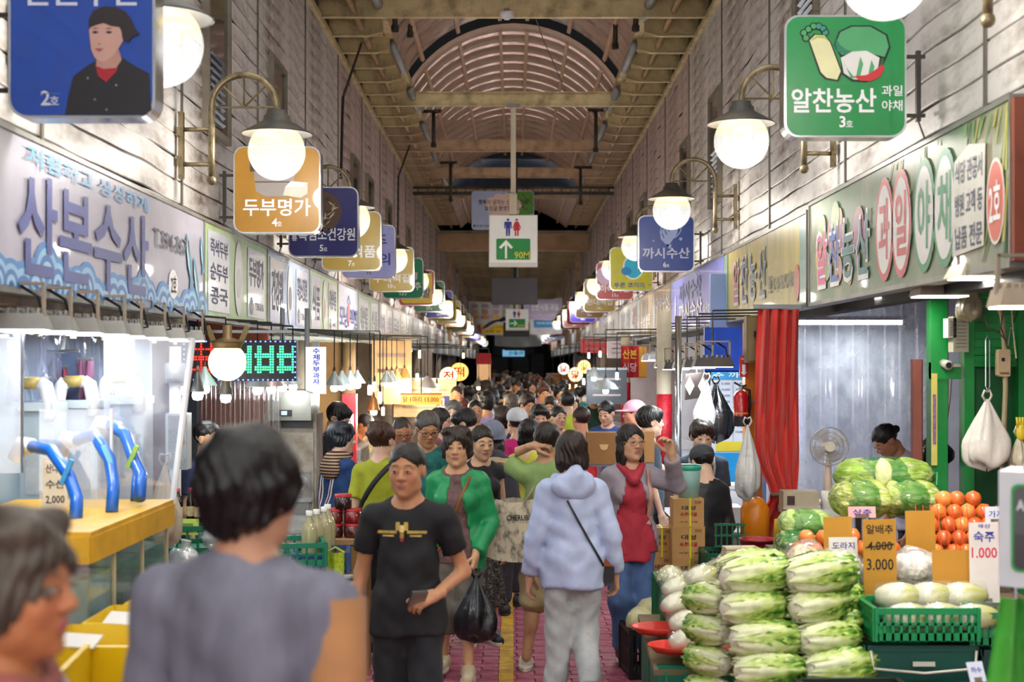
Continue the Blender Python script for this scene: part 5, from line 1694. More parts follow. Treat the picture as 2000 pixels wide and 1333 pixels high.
def cabbage(label, loc, rot, sc=1.0, group='napa cabbages piled at the stall front'):
    t = thing('napa_cabbage', label, 'cabbage', loc, 0, group)
    t.rotation_euler = rot
    t.scale = (sc, sc, sc)
    a0 = R.uniform(0, 6)
    for k in range(3):
        link('leaf', inner[k], t, (0, 0, 0), (a0 + 2.1 * k, 0, 0))
    for k in range(6):
        link('leaf', outer[(k + R.randrange(4)) % 4], t, (0, 0, 0), (a0 + 1.05 * k + R.uniform(-.15, .15), R.uniform(-.03, .03), 0))
    link('stem_end', butt, t)
    return t


pile = thing('display_stand', 'low wooden stand under the pile of napa cabbages', 'stand', (1.30, 6.75, 0))
MB().box((0, 0, .27), (.72, .9, .04)).build('top', M('6a5a40', .7), pile)
for x in (-.3, .3):
    for y in (-.4, .4):
        MB().box((x, y, .125), (.05, .05, .25)).build('leg', M('5a4a34', .7), pile)
rows = ['bottom', 'second', 'third', 'fourth', 'top']
for col_, (x0, nm) in enumerate(((1.02, 'left'), (1.34, 'right'))):
    for r in range(5):
        for dp in range(3):
            if r == 4 and dp == 2:
                continue
            cabbage('%s cabbage in the %s row of the %s column' % (('front', 'middle', 'rear')[dp], rows[r], nm), (x0 + .04 * dp - .015 * r + R.uniform(-.02, .02), 6.42 + .17 * dp + .03 * r, .375 + .135 * r),
                    (R.uniform(-.2, .2), R.uniform(-.12, .05), R.uniform(.05, .35) + .12 * col_), R.uniform(.98, 1.12))
for r in range(4):
    cabbage('cabbage lying end on in the %s place at the aisle side of the pile' % rows[r], (.99, 6.62 + .02 * r, .36 + .14 * r), (0, 0, 2.2), .85)

# --- wrapped cabbage hearts, round cabbages
m_heart = M('e2e2c4', .22, var=.06, scale=20, attr='Col', coat=.7)


def heart_mesh(seed):
    rr = random.Random(seed)
    ph = rr.uniform(0, 6)
    vs, cs, n, k = [], [], 18, 12
    w_, y_ = np.array(lin('cdccb4')), np.array(lin('b9bb62'))
    for i in range(k + 1):
        u = i / k
        r = .062 * (max(.0, math.sin(PI * (.06 + .88 * u))) ** .55) * (1.08 - .18 * u)
        for j in range(n):
            a = 2 * PI * j / n
            f = 1 + .05 * math.cos(3 * a + ph + u) + .045 * math.cos(9 * a + ph)
            vs.append((.20 * u, r * f * math.cos(a), r * f * math.sin(a) * .9))
            g = min(1, max(0, u * 1.7 - .45 + .35 * math.cos(9 * a + ph + 2 * u)))
            cs.append(w_ * (1 - g) + y_ * g)
    fs = [(i * n + j, i * n + (j + 1) % n, (i + 1) * n + (j + 1) % n, (i + 1) * n + j) for i in range(k) for j in range(n)]
    fs += [tuple(range(n))[::-1], tuple(range(k * n, k * n + n))]
    me = bpy.data.meshes.new('heart')
    me.from_pydata(vs, [], fs)
    ca = me.color_attributes.new('Col', 'FLOAT_COLOR', 'POINT')
    ca.data.foreach_set('color', np.array(cs, dtype=float).ravel())
    me.polygons.foreach_set('use_smooth', [True] * len(fs))
    me.materials.append(m_heart)
    return me


hearts = [heart_mesh(i) for i in range(4)]
wrapm = MB().lathe([(.02, -.005), (.06, .01), (.068, .1), (.06, .19), (.02, .205)], 14).mesh('film_wrap', film('f4f6f4', .05, .08), True)


def heart(label, loc, rot, group, sc=1.0):
    t = thing('cabbage_heart', label, 'cabbage', loc, 0, group)
    t.rotation_euler = rot
    t.scale = (sc, sc, sc)
    link('heart', R.choice(hearts), t)
    link('film_wrap', wrapm, t, None, (0, PI / 2, 0))
    return t


t = thing('sloping_crate_table', 'green crates carrying the wrapped white cabbages by the aisle', 'table', (1.02, 7.65, 0))
MB().box((0, 0, .40), (.62, .95, .03), (.12, 0, 0)).build('board', M('7a6a50', .7), t)
for y in (-.25, .25):
    MB().box((0, y, .19), (.58, .44, .36)).build('crate_block', M('17644c', .5, var=.2), t)
for i in range(6):
    MB().box((-.25 + .1 * i, -.475, .2), (.012, .01, .3)).build('rib', M('1f7a5c', .5), t)
k = 0
for r in range(4):
    for c in range(4):
        k += 1
        z = .47 + .115 * (r * .55) + (.06 if c % 2 else 0)
        heart('white cabbage heart in film, row %s, place %s from the aisle' % (('one', 'two', 'three', 'four')[r], ('one', 'two', 'three', 'four')[c]), (.80 + c * .125 + .02 * (r % 2), 7.28 + r * .17, z), (0, -.15, R.uniform(.2, .7)), 'wrapped cabbage hearts by the aisle', 1.05)
for i, (x, y, z) in enumerate(((1.02, 7.22, .415), (.86, 7.3, .43), (.80, 7.6, .47))):
    t = thing('red_tray', '%s red plastic tray under cabbage hearts' % ('front', 'middle', 'rear')[i], 'tray', (x, y, z), 0, 'red trays')
    MB().lathe([(0, 0), (.13, 0), (.165, .03), (.17, .03), (.135, -.006), (0, -.006)], 20, sx=1, sy=.75).build('dish', M('c42a1c', .4), t, True)
    MB().lathe([(.165, .03), (.175, .034), (.17, .026)], 20, sx=1, sy=.75).build('rim', M('d84030', .4), t, True)
for i, (px, py, d, r) in enumerate(((1310, 1130, 8.2, .085), (1345, 1140, 8.1, .08), (1374, 1128, 8.15, .085), (1405, 1118, 8.3, .09), (1440, 1115, 8.3, .09), (1415, 1145, 8.1, .085), (1358, 1160, 8.0, .08), (1385, 1150, 8.3, .08), (1425, 1100, 8.6, .085))):
    t = thing('round_cabbage', '%s wrapped pale round cabbage in the heap behind the hearts' % ordn[i], 'cabbage', at(px, py, d), 0, 'wrapped round cabbages')
    MB().ball((0, 0, 0), (r, r, r * .85), 18, 12, .05, seed=i).build('head', M('d6d6a4', .3, var=.15, scale=12, coat=.5, bump=.2, bscale=15), t, True)
    MB().ball((0, 0, 0), (r * 1.05, r * 1.05, r * .9), 16, 10, .06, seed=i + 3).build('film_wrap', film('f6f6f0', .12, .2), t, True)
crate('low green crate under the wrapped round cabbages', (1.15, 8.25, .0), (.62, .5, .66), '14603c', 0, 'green stall crates', 10)
t = crate('black wire basket of cabbages on the floor by the aisle', (.84, 8.75, 0), (.30, .36, .30), '1a1a1a', .1, None, 10, 'wire_basket', cat='basket')
for i in range(3):
    o = thing('round_cabbage', '%s cabbage heaped in the black floor basket' % ordn[i], 'cabbage', (.78 + .07 * i, 8.68 + .05 * i, .33 + .05 * (i == 1)), 0, 'cabbages in the floor basket')
    MB().ball((0, 0, 0), (.10, .10, .09), 16, 10, .05, seed=i).build('head', M('c8c494', .3, var=.15, scale=12, coat=.5), o, True)
    MB().cone((0, 0, -.09), (0, 0, -.07), .03, n=8).build('stalk', M('d8d4b8', .6), o)
for i in range(4):
    crate('%s basket in the stack of flat green baskets at the pile foot' % ('bottom', 'second', 'third', 'top')[i], (.875, 6.92, .02 + i * .055), (.33, .30, .09), '0f1f18' if i < 3 else '12a048', .03 * i, 'stack of flat baskets', 9)
# --- front right crates
crate('green crate of film wrapped cabbage hearts', (1.87, 6.62, .645), (.46, .36, .15), '0f8a50', .0, 'green stall crates', 12)
for i in range(6):
    heart('%s wrapped yellow white heart in the green crate' % ordn[i], (1.70 + .15 * (i % 3), 6.5 + .17 * (i // 3) + .02, .735 + .07 * (i // 3)), (0, -.05, R.uniform(-.1, .1)), 'hearts in the green crate', 1.12)
crate('big dark green bin with a white bail handle under the heart crate', (1.86, 6.7, .0), (.50, .44, .62), '0f4a40', 0, 'deep green bins', 6, 'deep_bin', True)
t = thing('bail_handle', 'white wire bail across the big dark green bin', 'handle', (1.86, 6.46, .5))
MB().tube([(-.24, -.01, .1), (-.23, -.02, .02), (0, -.025, .0), (.23, -.02, .02), (.24, -.01, .1)], .007, 8).build('wire', M('c8c4b8', .4, .3), t, True)
MB().box((0, -.012, .04), (.1, .01, .02)).build('grip', M('c8c4b8', .4), t)
crate('second green crate with plastic bags at the right edge', (2.26, 6.65, .62), (.34, .36, .15), '12784a', 0, 'green stall crates', 9)
crate('dark bin under the right edge crate', (2.33, 6.7, 0), (.38, .44, .6), '123c36', 0, 'deep green bins', 6, 'deep_bin', True)
crate('black slotted crate in front of the cabbage pile', (1.47, 6.12, .40), (.44, .26, .12), '1b2420', .05, 'green stall crates', 12)
crate('bright green crate corner showing behind the black slotted crate', (1.40, 6.30, .26), (.42, .16, .20), '10a050', .0, 'green stall crates', 10)
t = thing('crate_stand', 'plain stand under the black slotted crate', 'stand', (1.45, 6.2, 0))
MB().box((0, 0, .235), (.5, .5, .03)).build('top', M('5a4a38', .7), t)
MB().box((0, 0, .11), (.44, .44, .22)).build('body', M('3a342c', .7), t)
crate('grey wire basket of mushrooms at the lower right corner', (2.02, 6.0, .40), (.36, .34, .12), '2c302c', .2, None, 9, 'wire_basket', cat='basket')
for i in range(7):
    t = thing('mushroom_pack', '%s film pack of mushrooms in the corner basket' % ordn[i], 'pack', (1.90 + .06 * (i % 4), 5.95 + .09 * (i // 4), .47), R.random(), 'mushroom packs')
    MB().ball((0, 0, 0), (.045, .035, .03), 10, 7, .15, seed=i).build('mushrooms', M('c8b490', .4, var=.3, scale=40, coat=.5), t, True)
    MB().box((0, 0, -.02), (.09, .07, .015)).build('tray', M('e4e4e0', .4), t)
t = thing('small_stand', 'stand under the mushroom basket', 'stand', (2.02, 6.0, 0))
MB().box((0, 0, .38), (.4, .4, .03)).build('top', M('4a4438', .7), t)
MB().box((0, 0, .18), (.34, .34, .36)).build('body', M('3a342c', .7), t)
# --- stepped table behind with sacks, onions, potatoes
t = thing('produce_table', 'stepped produce table behind the cabbage pile', 'table', (1.95, 7.7, 0))
MB().box((.1, -.25, .68), (1.2, .6, .04)).build('lower_board', M('7a6a54', .7), t)
MB().box((.1, .25, .84), (1.2, .5, .04)).build('upper_board', M('7a6a54', .7), t)
for x in (-.42, .62):
    for y in (-.5, .4):
        MB().box((x, y, .33), (.05, .05, .66)).build('leg', M('5a4a38', .7), t)
m_on = [M(c, .32, var=.15, scale=14, coat=.35, stretch=(4, 4, .6)) for c in ('d87a34', 'cf6a2c', 'e08a44', 'c8622c')]
onion = [MB().lathe([(0, -.042), (.02, -.041), (.036, -.028), (.044, -.004), (.042, .014), (.032, .031), (.014, .041), (.004, .046), (0, .047)], 14).mesh('onion', m, True) for m in m_on]


def onions(cx, cy, z0, nx, ny, nz, lab, grp, r=.078):
    k = 0
    for c in range(nz):
        for a in range(nx - c):
            for b in range(max(1, ny - c)):
                k += 1
                t = tag(link('onion', R.choice(onion), None, (cx + (a - (nx - c - 1) / 2) * r + R.uniform(-.012, .012), cy + (b - (ny - c - 1) / 2) * r + R.uniform(-.01, .01), z0 + .044 + c * .066)), 'orange onion in %s' % lab, 'onion', grp)
                t.rotation_euler = (R.uniform(-.9, .9), R.uniform(-.9, .9), R.uniform(0, 6))


onions(2.38, 7.55, .87, 7, 3, 5, 'the big heap at the right of the produce table', 'onions heaped at the right')
onions(1.86, 7.60, .87, 5, 2, 2, 'the small heap in the middle of the produce table', 'onions heaped in the middle')
onions(1.62, 7.62, .86, 3, 2, 2, 'the bag left of the blank card', 'onions in the left bag')
for i, (x, z, rx, w, h_) in enumerate(((2.36, 1.0, .0, .5, .30), (1.62, .93, 0, .26, .17))):
    t = thing('net_bag', ('wide', 'small')[i] + ' orange red net over the %s onions' % ('heaped', 'left')[i], 'bag', (x, 7.50, z - .14))
    nb = MB()
    for a in range(14):
        nb.tube([(-w / 2 + w * a / 13, -.13 + .1 * q / 6, h_ * q / 6) for q in range(7)], .0025, 4)
    nb.build('mesh', M('d0402a', .5), t)
    MB().tube([(-w / 2, -.1, .03), (-w * .2, -.14, .0), (w * .25, -.14, .02), (w / 2, -.1, .0)], .006, 6).build('hem', M('d0402a', .5), t)
    MB().box((.02, -.145, h_ * .4), (.05, .003, .035)).build('label', M('d84a3a', .6), t)
# green net sacks of cabbage
for i, (px, py, d, w, lab) in enumerate(((1725, 930, 8.2, .27, 'top green net sack of cabbages with a pale heart showing'), (1678, 975, 8.0, .15, 'lower left green net sack tied with blue string'), (1772, 975, 8.0, .14, 'lower right green net sack of cabbages'), (1568, 1025, 8.0, .13, 'pale green bagged cabbage left of the onions'), (1552, 1068, 7.8, .10, 'dark green round sack at the left of the table'))):
    t = thing('cabbage_sack', lab, 'sack', at(px, py, d), 0, 'green net sacks of cabbage')
    c = ('7a9a34', '94a444', '88a03e', '9ab860', '3a6a2a')[i]
    hz = .105 if i < 3 else .085
    for k in range(3):
        MB().ball((w * (-.55 + .55 * k), 0, 0), (w * .52, .14, hz * .95), 20, 12, .10, (0, 0, .3 * k), seed=i + 2 + k).build('cabbage', M(c, .5, var=.5, scale=16, dirt='dfe0a8', damt=.8, dscale=22, bump=1, bscale=26, stretch=(.5, 1, 1.6)), t, True)
    MB().ball((0, 0, 0), (w * 1.03, .152, hz * 1.04), 26, 16, .05, seed=i + 2).build('net', film('1f8a3c', .36, .03, .5), t, True)
    if i == 0:
        MB().ball((-.03, -.12, .02), (.055, .04, .085), 14, 10, .08).build('pale_heart', M('d4d8a0', .45, var=.2, scale=20), t, True)
    MB().tube([(w * .95, -.02, 0), (w * 1.1, -.05, .02), (w * 1.05, -.08, -.05)], .006, 5).build('tie', M('5a9ad0' if i in (1, 2) else '1f9a4a', .5), t)
# bags of sprouts and mushrooms between
for i, (px, py, d, c, lab) in enumerate(((1572, 1095, 7.4, 'c8b48a', 'clear bag of bean sprouts'), (1785, 1110, 7.0, 'd8d0c4', 'white film bags of bellflower root'), (1720, 1120, 7.1, 'cfc8bc', 'clear bags of peeled garlic behind the price card'), (1830, 1120, 7.0, 'd8d4cc', 'folded white plastic bags on the table'), (1640, 1110, 7.2, 'b8a890', 'clear bag of mushrooms by the white card'))):
    t = thing('produce_bag', lab, 'bag', at(px, py, d))
    MB().ball((0, 0, 0), (.11, .09, .075), 16, 10, .15, seed=i).build('produce', M(c, .5, var=.35, scale=35, bump=.5, bscale=40), t, True)
    MB().ball((0, 0, .01), (.125, .10, .09), 18, 12, .16, seed=i + 5).build('film', film('f4f6f6', .16, .10), t, True)
# --- price cards
K, B_, RD = '1c1a18', '2a3aa0', 'd8284a'
card('tall cardboard price card with 4,000 crossed out and 3,000', at(1720, 1170, 6.9), 65 * 6.9 / F, 155 * 6.9 / F, 'b8852c', 0, -.06, (('알배추', 0, .335, .13, .045, K), ('4.000', 0, .255, .12, .042, K), ('3.000', 0, .165, .13, .055, K)))
MB().box((0, -.003, .255), (.14, .002, .006), (0, -.12, 0)).build('strike_line', M(K, .7), bpy.data.objects['price_card'])
card('blank cardboard card behind the white root card', at(1638, 1110, 7.3), 56 * 7.3 / F, 100 * 7.3 / F, 'b8852c', 0, -.08)
card('blank cardboard card between the sacks and onions', at(1799, 1090, 7.35), 58 * 7.35 / F, 92 * 7.35 / F, 'b58028', 0, -.08)
card('tilted blank cardboard card right of the tall price card', at(1862, 1182, 6.8), 76 * 6.8 / F, 108 * 6.8 / F, 'b07c26', -.2, -.25)
card('white root price card with blue and red writing', at(1648, 1112, 7.05), 56 * 7.05 / F, 62 * 7.05 / F, 'e2dcd8', 0, -.08, (('도라지', 0, .115, .11, .035, B_), ('5.000', .0, .055, .11, .04, RD)))
card('tall white bean sprout card with 1.000 in red', at(1924, 1178, 6.7), 58 * 6.7 / F, 157 * 6.7 / F, 'e0d8d4', 0, -.05, (('국산', 0, .36, .06, .02, B_), ('숙주', .0, .31, .10, .05, B_), ('1.000', .0, .235, .12, .05, RD)))
card('small pink card with blue writing on the onions', at(1684, 1012, 7.5), 54 * 7.5 / F, 22 * 7.5 / F, 'd8a8a8', 0, -.1, (('상추', 0, .03, .10, .03, B_),))
card('white card with blue writing behind the defibrillator box', at(1945, 1022, 7.3), 40 * 7.3 / F, 32 * 7.3 / F, 'd8dce4', 0, -.1, (('가지', 0, .045, .07, .035, B_),), stake=.38)
card('little white card leaning by the tall price card', at(1672, 1122, 6.8), 20 * 6.8 / F, 40 * 6.8 / F, 'c4c8d0', .5, -.3, (('하나', 0, .05, .04, .02, B_),))
card('yellow strip card standing by the red curtain', at(1517, 1075, 8.2), 14 * 8.2 / F, 62 * 8.2 / F, 'c8a02a', .2, .1)
card('small blue white tag clipped on the mushroom basket', at(1912, 1333, 5.9), 36 * 5.9 / F, 40 * 5.9 / F, 'ccd4e4', .3, -.4, (('하수', 0, .05, .05, .025, B_),))
# --- defibrillator box at the right edge
t = thing('defibrillator_box', 'white AED defibrillator box with a red top light at the right edge', 'box', (1.475, 4.02, 1.27), -.5)
MB().box((0, .1, .16), (.20, .2, .33)).build('case', M('c8ccd0', .4, var=.05), t)
flat(rrect(.13, .25, .02, 4, 0, .165), t, M('1f9a44', .4), -.004, 'green_frame')
flat(rrect(.115, .235, .018, 4, 0, .165), t, M('2a2c2e', .25, coat=.5), -.006, 'window')
letters('AED', t, M('dfe4e4', .4), w=.06, h=.03, x=-.02, z=.23, y=-.0085, bold=.02)
MB().box((.01, -.0075, .13), (.045, .003, .08)).build('card', M('c8ccd0', .5), t)
MB().cone((0, .06, .325), (0, .06, .36), .045, .035, 16).build('beacon', M('c01818', .25, coat=.5), t, True)
MB().box((0, .1, -.62), (.06, .06, 1.28)).build('post', m_grey, t)
t = thing('green_bag', 'translucent light green bag hanging under the defibrillator box', 'bag', (1.50, 4.25, 1.20))
MB().grid(lambda u, v: V((.09 * (2 * u - 1) * (.5 + .5 * v), .03 * math.sin(u * 12) + .02 * v, -.30 * v)), 12, 8).build('film', M('5fc84a', .3, alpha=.85, var=.15, coat=.4), t, True)
MB().cone((0, 0, 0), (0, 0, .08), .006, n=6).build('hook', m_chrome, t)
# --- plastic sheet wall, fan, green shutter frame
struct(MB().box((3.3, 13.4, 1.4), (2.9, .06, 2.7)).build('wall_stall_blue', M('8fa4dc', .6, var=.25, scale=1.3, dirt='e8ecf4', damt=.6, dscale=1.2)))
t = thing('tube_lamp', 'cool tube lamp behind the clouded plastic sheet', 'lamp', (2.75, 11.9, 2.25))
MB().cone((-.5, 0, 0), (.5, 0, 0), .02, n=10).build('tube', m_lens[COOL], t, True)
MB().box((0, 0, .035), (1.05, .06, .03)).build('batten', m_white, t)
area(t, (0, 0, -.04), 8, 1.0, COOL, (0, 0, 0), .2)
sheet('clouded clear plastic sheet hanging behind the vegetable stall', lambda u, v: V((2.02 + v * 1.15, 10.75 + .04 * math.sin(v * 30), .75 + u * 1.65)), 4, 50, film('b4c6f2', .42, .10, .3))
t = thing('sheet_roll', 'rolled dirty plastic at the sheet edge', 'plastic sheet', (3.17, 10.6, 0))
MB().tube([(0, 0, 0), (.02, 0, 1.2), (0, 0, 2.4)], [.06, .05, .07], 12).build('roll', film('c8c4a8', .7, .2), t, True)
MB().tube([(0, -.07, .9), (.06, 0, .9), (0, .07, .9)], .006, 5).build('tie', m_black, t)
fp = at(1618, 872, 9.9)
t = thing('electric_fan', 'pale desk fan with a wire guard before the plastic sheet', 'fan', (fp.x, fp.y, .93))
hz = fp.z - .93
ring = MB()
for rr_ in (.132, .10, .068):
    ring.tube([(rr_ * math.cos(a), -.02 - .03 * (1 - rr_ / .132), hz + rr_ * math.sin(a)) for a in [2 * PI * i / 28 for i in range(29)]], .003 if rr_ < .13 else .005, 5)
for i in range(48):
    a = 2 * PI * i / 48
    ring.cone((.03 * math.cos(a), -.055, hz + .03 * math.sin(a)), (.132 * math.cos(a), -.02, hz + .132 * math.sin(a)), .0012, n=3, cap=False)
ring.build('guard', M('b8b4b0', .4, .3), t)
for i in range(4):
    a0 = i * PI / 2
    MB().grid(lambda u, v: V(((.03 + .09 * u) * math.cos(a0 + 1.1 * v), .0 + .03 * (v - .5), hz + (.03 + .09 * u) * math.sin(a0 + 1.1 * v))), 4, 4).build('blade', M('c4c4c8', .35, alpha=.9), t, True)
MB().cone((0, -.06, hz), (0, -.05, hz), .036, n=18).build('hub', M('d8d0bc', .4), t)
MB().ball((0, .05, hz), (.05, .07, .05), 14, 10).build('motor', M('d8d0c4', .4), t, True)
MB().cone((0, .02, 0), (0, .02, hz - .05), .035, .02, 12).build('stalk', M('d8c4b4', .4), t, True)
MB().lathe([(0, 0), (.09, 0), (.09, .02), (.04, .035), (0, .035)], 18).build('base', M('d8d0c4', .4), t, True)
t = thing('side_table', 'white side table carrying the fan, jar and cash box', 'table', (2.14, 9.75, 0))
MB().box((0, 0, .905), (.62, .5, .04)).build('top', M('d8d8d4', .5), t)
for x in (-.27, .27):
    for y in (-.2, .2):
        MB().box((x, y, .445), (.04, .04, .88)).build('leg', m_grey, t)
jar('honey jar with a dark red lid on the side table', (2.00, 9.6, .926), '7a4a14', '8a1420', .05, .09, None)
t = thing('paper_roll', 'white paper roll beside the honey jar', 'roll', (2.12, 9.58, .926))
MB().lathe([(.018, 0), (.05, 0), (.05, .12), (.018, .12), (.018, 0)], 18).build('roll', M('e0dcd4', .7), t, True)
MB().lathe([(.016, .001), (.018, .119)], 12).build('core', M('8a7a60', .8), t, True)
t = thing('cash_box', 'beige metal cash box on the lower shelf', 'box', (1.93, 9.56, .926))
MB().box((0, .06, .06), (.24, .16, .12)).build('body', M('b8ac94', .5), t)
MB().box((-.07, -.022, .06), (.05, .006, .06)).build('lock_plate', M('4a3a34', .4), t)
mg = M('128a3c', .4, var=.12, scale=3, dirt='0c5a2a', damt=.5)
t = thing('shutter_frame', 'green painted steel frame with a half raised roller shutter', 'shutter', (2.72, 8.6, 0))
for x, w in ((-.16, .10), (.02, .06), (.36, .09)):
    MB().box((x, 0, 1.2), (w, .10, 2.4)).build('post', mg, t)
MB().box((.2, .06, 1.0), (.36, .04, 2.0)).build('door_leaf', M('0c5a2c', .5, var=.15), t)
for i in range(9):
    MB().box((.19, .0, 1.93 + i * .05), (.30, .025, .046), (.15, 0, 0)).build('slat', M('1f9a4a', .45, var=.1), t)
MB().box((.19, 0, 1.90), (.32, .05, .03)).build('bottom_rail', mg, t)
MB().box((-.12, -.03, 1.86), (.18, .06, .10)).build('gusset', mg, t)
t = thing('brown_post', 'brown timber post beside the green frame', 'post', (2.42, 8.55, 0))
MB().box((0, 0, .98), (.05, .06, 1.9)).build('timber', M('7a4438', .6, var=.15), t)
MB().box((.028, 0, .98), (.012, .05, 1.9)).build('edge', M('4a2a22', .6), t)
t = thing('yellow_poster_strip', 'narrow yellow poster strip on the green frame', 'poster', (2.52, 8.52, 1.30))
MB().box((0, 0, .27), (.035, .006, .55)).build('paper', M('d4c86a', .6, var=.15), t)
MB().box((0, -.004, .27), (.02, .002, .3)).build('print', M('8a6a8a', .6, var=.4, scale=60), t)
t = thing('security_camera', 'small round security camera on the green frame', 'camera', at(1848, 714, 8.5))
MB().cone((0, -.05, 0), (0, .05, .01), .028, n=14).build('barrel', M('a8a89c', .4), t, True)
MB().cone((0, -.052, 0), (0, -.05, 0), .018, n=12).build('lens', m_black, t)
MB().box((.05, .03, .0), (.09, .02, .02)).build('arm', M('a8a89c', .4), t)
for i, (x0, x1, y0, y1, lab, c) in enumerate(((1862, 1892, 618, 688, 'ribbed grey wall speaker on the green frame', 'a8a894'), (1852, 1868, 622, 660, 'smaller white loudspeaker beside the ribbed one', 'c8c8bc'))):
    d = 8.4
    s_ = d / F
    t = thing('wall_speaker', lab, 'speaker', at((x0 + x1) / 2, y1, d))
    w, h_ = (x1 - x0) * s_, (y1 - y0) * s_
    MB().box((0, .05, h_ / 2), (w, .1, h_)).build('box', M(c, .5), t)
    for k in range(8):
        MB().box((0, -.003, h_ * (.14 + .1 * k)), (w * .7, .006, .004)).build('grille_bar', M('6a6a5c', .5), t)
for i, (px, py, lab) in enumerate(((1962, 736, 'beige breaker box on the pipe'), (1962, 905, 'lower beige switch box on the pipe'))):
    t = thing('breaker_box', lab, 'box', at(px, py, 8.35))
    MB().prism(rrect(.07, .16 if i == 0 else .10, .012, 3, 0, .08), 0, .06).build('case', M('cdb892', .45), t)
    MB().box((-.01, -.006, .10), (.014, .012, .02)).build('switch', m_black, t)
    MB().box((0, -.004, .02), (.05, .008, .012)).build('terminal', M('8a6a4a', .5), t)
tag(MB().tube([at(1935, 550, 8.3), at(1958, 620, 8.35), at(1962, 680, 8.38), at(1964, 760, 8.38), at(1958, 900, 8.4), at(1958, 1000, 8.4)], .016, 8).build('conduit_pipe', M('a89c78', .5), None, True), 'bent beige conduit pipe running down the green frame', 'pipe')
for i, pts in enumerate((((1915, 590), (1930, 640), (1950, 650), (1965, 665)), ((1990, 560), (1960, 600), (1955, 640), (1968, 680), (1975, 640), (1995, 590)), ((1970, 520), (1978, 640), (1985, 700)))):
    tag(MB().tube([at(x, y, 8.2 + .02 * k) for k, (x, y) in enumerate(pts)], .005, 5).build('loose_wire', M(('5a5a40', '3a3a2c', 'b8b090')[i], .5)), '%s loose wire looping before the green shutter' % ('olive', 'dark', 'pale')[i], 'wire')
for i, (px, py, w, h_, c, lab) in enumerate(((1928, 780, .26, .40, 'd8d4cc', 'big white plastic bag on a wire hook by the green frame'), (1825, 838, .22, .22, '16171a', 'black plastic bag hung on a wire by the sheet'), (1893, 545, .14, .24, 'a8a488', 'dusty clear plastic bag hung high on the green frame'), (1990, 850, .10, .2, 'cfc8b0', 'pale rubber gloves hung at the right edge'))):
    loop_bag('hung_bag', lab, at(px, py, 8.2 if i != 1 else 8.9), (w, .16, h_), c, seed=20 + i, rough=.3)
tag(MB().tube([at(1929, 655, 8.2), at(1925, 665, 8.2), at(1925, 755, 8.2), at(1929, 765, 8.2), at(1933, 755, 8.2), at(1933, 665, 8.2)], .004, 6).build('wire_hook', m_chrome), 'long wire hook holding the big white bag', 'hook')
tag(MB().tube([at(1828, 842, 8.9), at(1848, 835, 8.8), at(1856, 780, 8.7), at(1860, 720, 8.6)], .004, 6).build('wire_hook', m_chrome), 'bent wire holding the black bag', 'hook')
t = thing('rubber_glove', 'yellow rubber glove hung at the right edge', 'glove', at(1995, 845, 8.0))
MB().ball((0, 0, 0), (.03, .02, .05), 12, 8).build('palm', M('c8b42a', .5), t, True)
for k in range(4):
    MB().cone((-.02 + .013 * k, 0, .03), (-.026 + .017 * k, 0, .085), .009, .007, 8).build('finger', M('c8b42a', .5), t, True)
# --- flood lamps under the greengrocer sign
flood('large flood lamp under the near end of the greengrocer sign', at(1950, 535, 6.4), .42, .26, 0, .0, 16, NEUT, 'd8c8b0', 'flood lamps on the right')
flood('second flood lamp under the greengrocer sign, beyond the first', at(1835, 572, 7.2), .26, .2, 0, .0, 14, NEUT, 'a8a094', 'flood lamps on the right')
flood('third flood lamp under the greengrocer sign by the curtain', at(1742, 572, 8.4), .2, .16, 0, .0, 14, NEUT, 'a8a094', 'flood lamps on the right')
flood('flood lamp hung at the right edge over the defibrillator box', at(1993, 590, 5.2), .2, .16, 0, .0, 12, NEUT, 'c8b8a0', 'flood lamps on the right')
# --- red curtain, orange post, cabinet, extinguisher
cx = at(1518, 600, 9.9)
m_cur = M('c8281a', .55, var=.1, scale=4, sheen=.3)


def curtain(u, v):
    z = 2.28 - u * 1.66
    tie = math.exp(-((z - 1.0) / .16) ** 2)
    w = .145 * (1 - .45 * tie) + (.05 * (1 - u) if False else .02 * u)
    a = v * 2 - 1
    fold = .035 * math.sin(a * 13 + 1.5 * math.sin(u * 5)) * (1 - .5 * tie) + .012 * math.sin(a * 31 + u * 9)
    return V((cx.x + a * w + .05 * tie - .02 * u, 9.85 + fold, z))


t = thing('red_curtain', 'long red tarpaulin curtain gathered and tied at the corner', 'curtain', (0, 0, 0))
MB().grid(curtain, 30, 60).build('cloth', m_cur, t, True)
MB().tube([(cx.x - .06, 9.80, 1.0), (cx.x + .05, 9.76, 1.0), (cx.x + .15, 9.82, 1.0), (cx.x + .05, 9.9, 1.0), (cx.x - .06, 9.80, 1.0)], .014, 8).build('tie_band', M('6a5a50', .5), t, True)
MB().box((cx.x, 9.87, 2.30), (.34, .04, .03)).build('rail', m_grey, t)
t = thing('orange_post', 'orange painted pillar behind the red curtain', 'post', (1.72, 10.25, 0))
MB().box((0, 0, 1.1), (.12, .12, 2.2)).build('shaft', M('c87818', .5, var=.15), t)
MB().box((0, 0, .03), (.18, .18, .06)).build('foot', M('8a5a18', .5), t)
t = thing('gas_cylinder', 'orange gas cylinder standing at the foot of the red curtain', 'cylinder', (1.66, 9.78, .55))
MB().lathe([(0, 0), (.10, 0), (.10, .36), (.06, .42), (.025, .44), (0, .44)], 20).build('tank', M('d07a12', .35, var=.1), t, True)
MB().cone((0, 0, .43), (0, 0, .49), .02, n=10).build('valve', m_alu, t)
MB().box((0, 0, -.275), (.26, .26, .55)).build('plinth', M('5a5a58', .6), t)
t = thing('panel_cabinet', 'brown steel panel cabinet beside the top of the curtain', 'cabinet', at(1474, 708, 10.0))
s_ = 10 / F
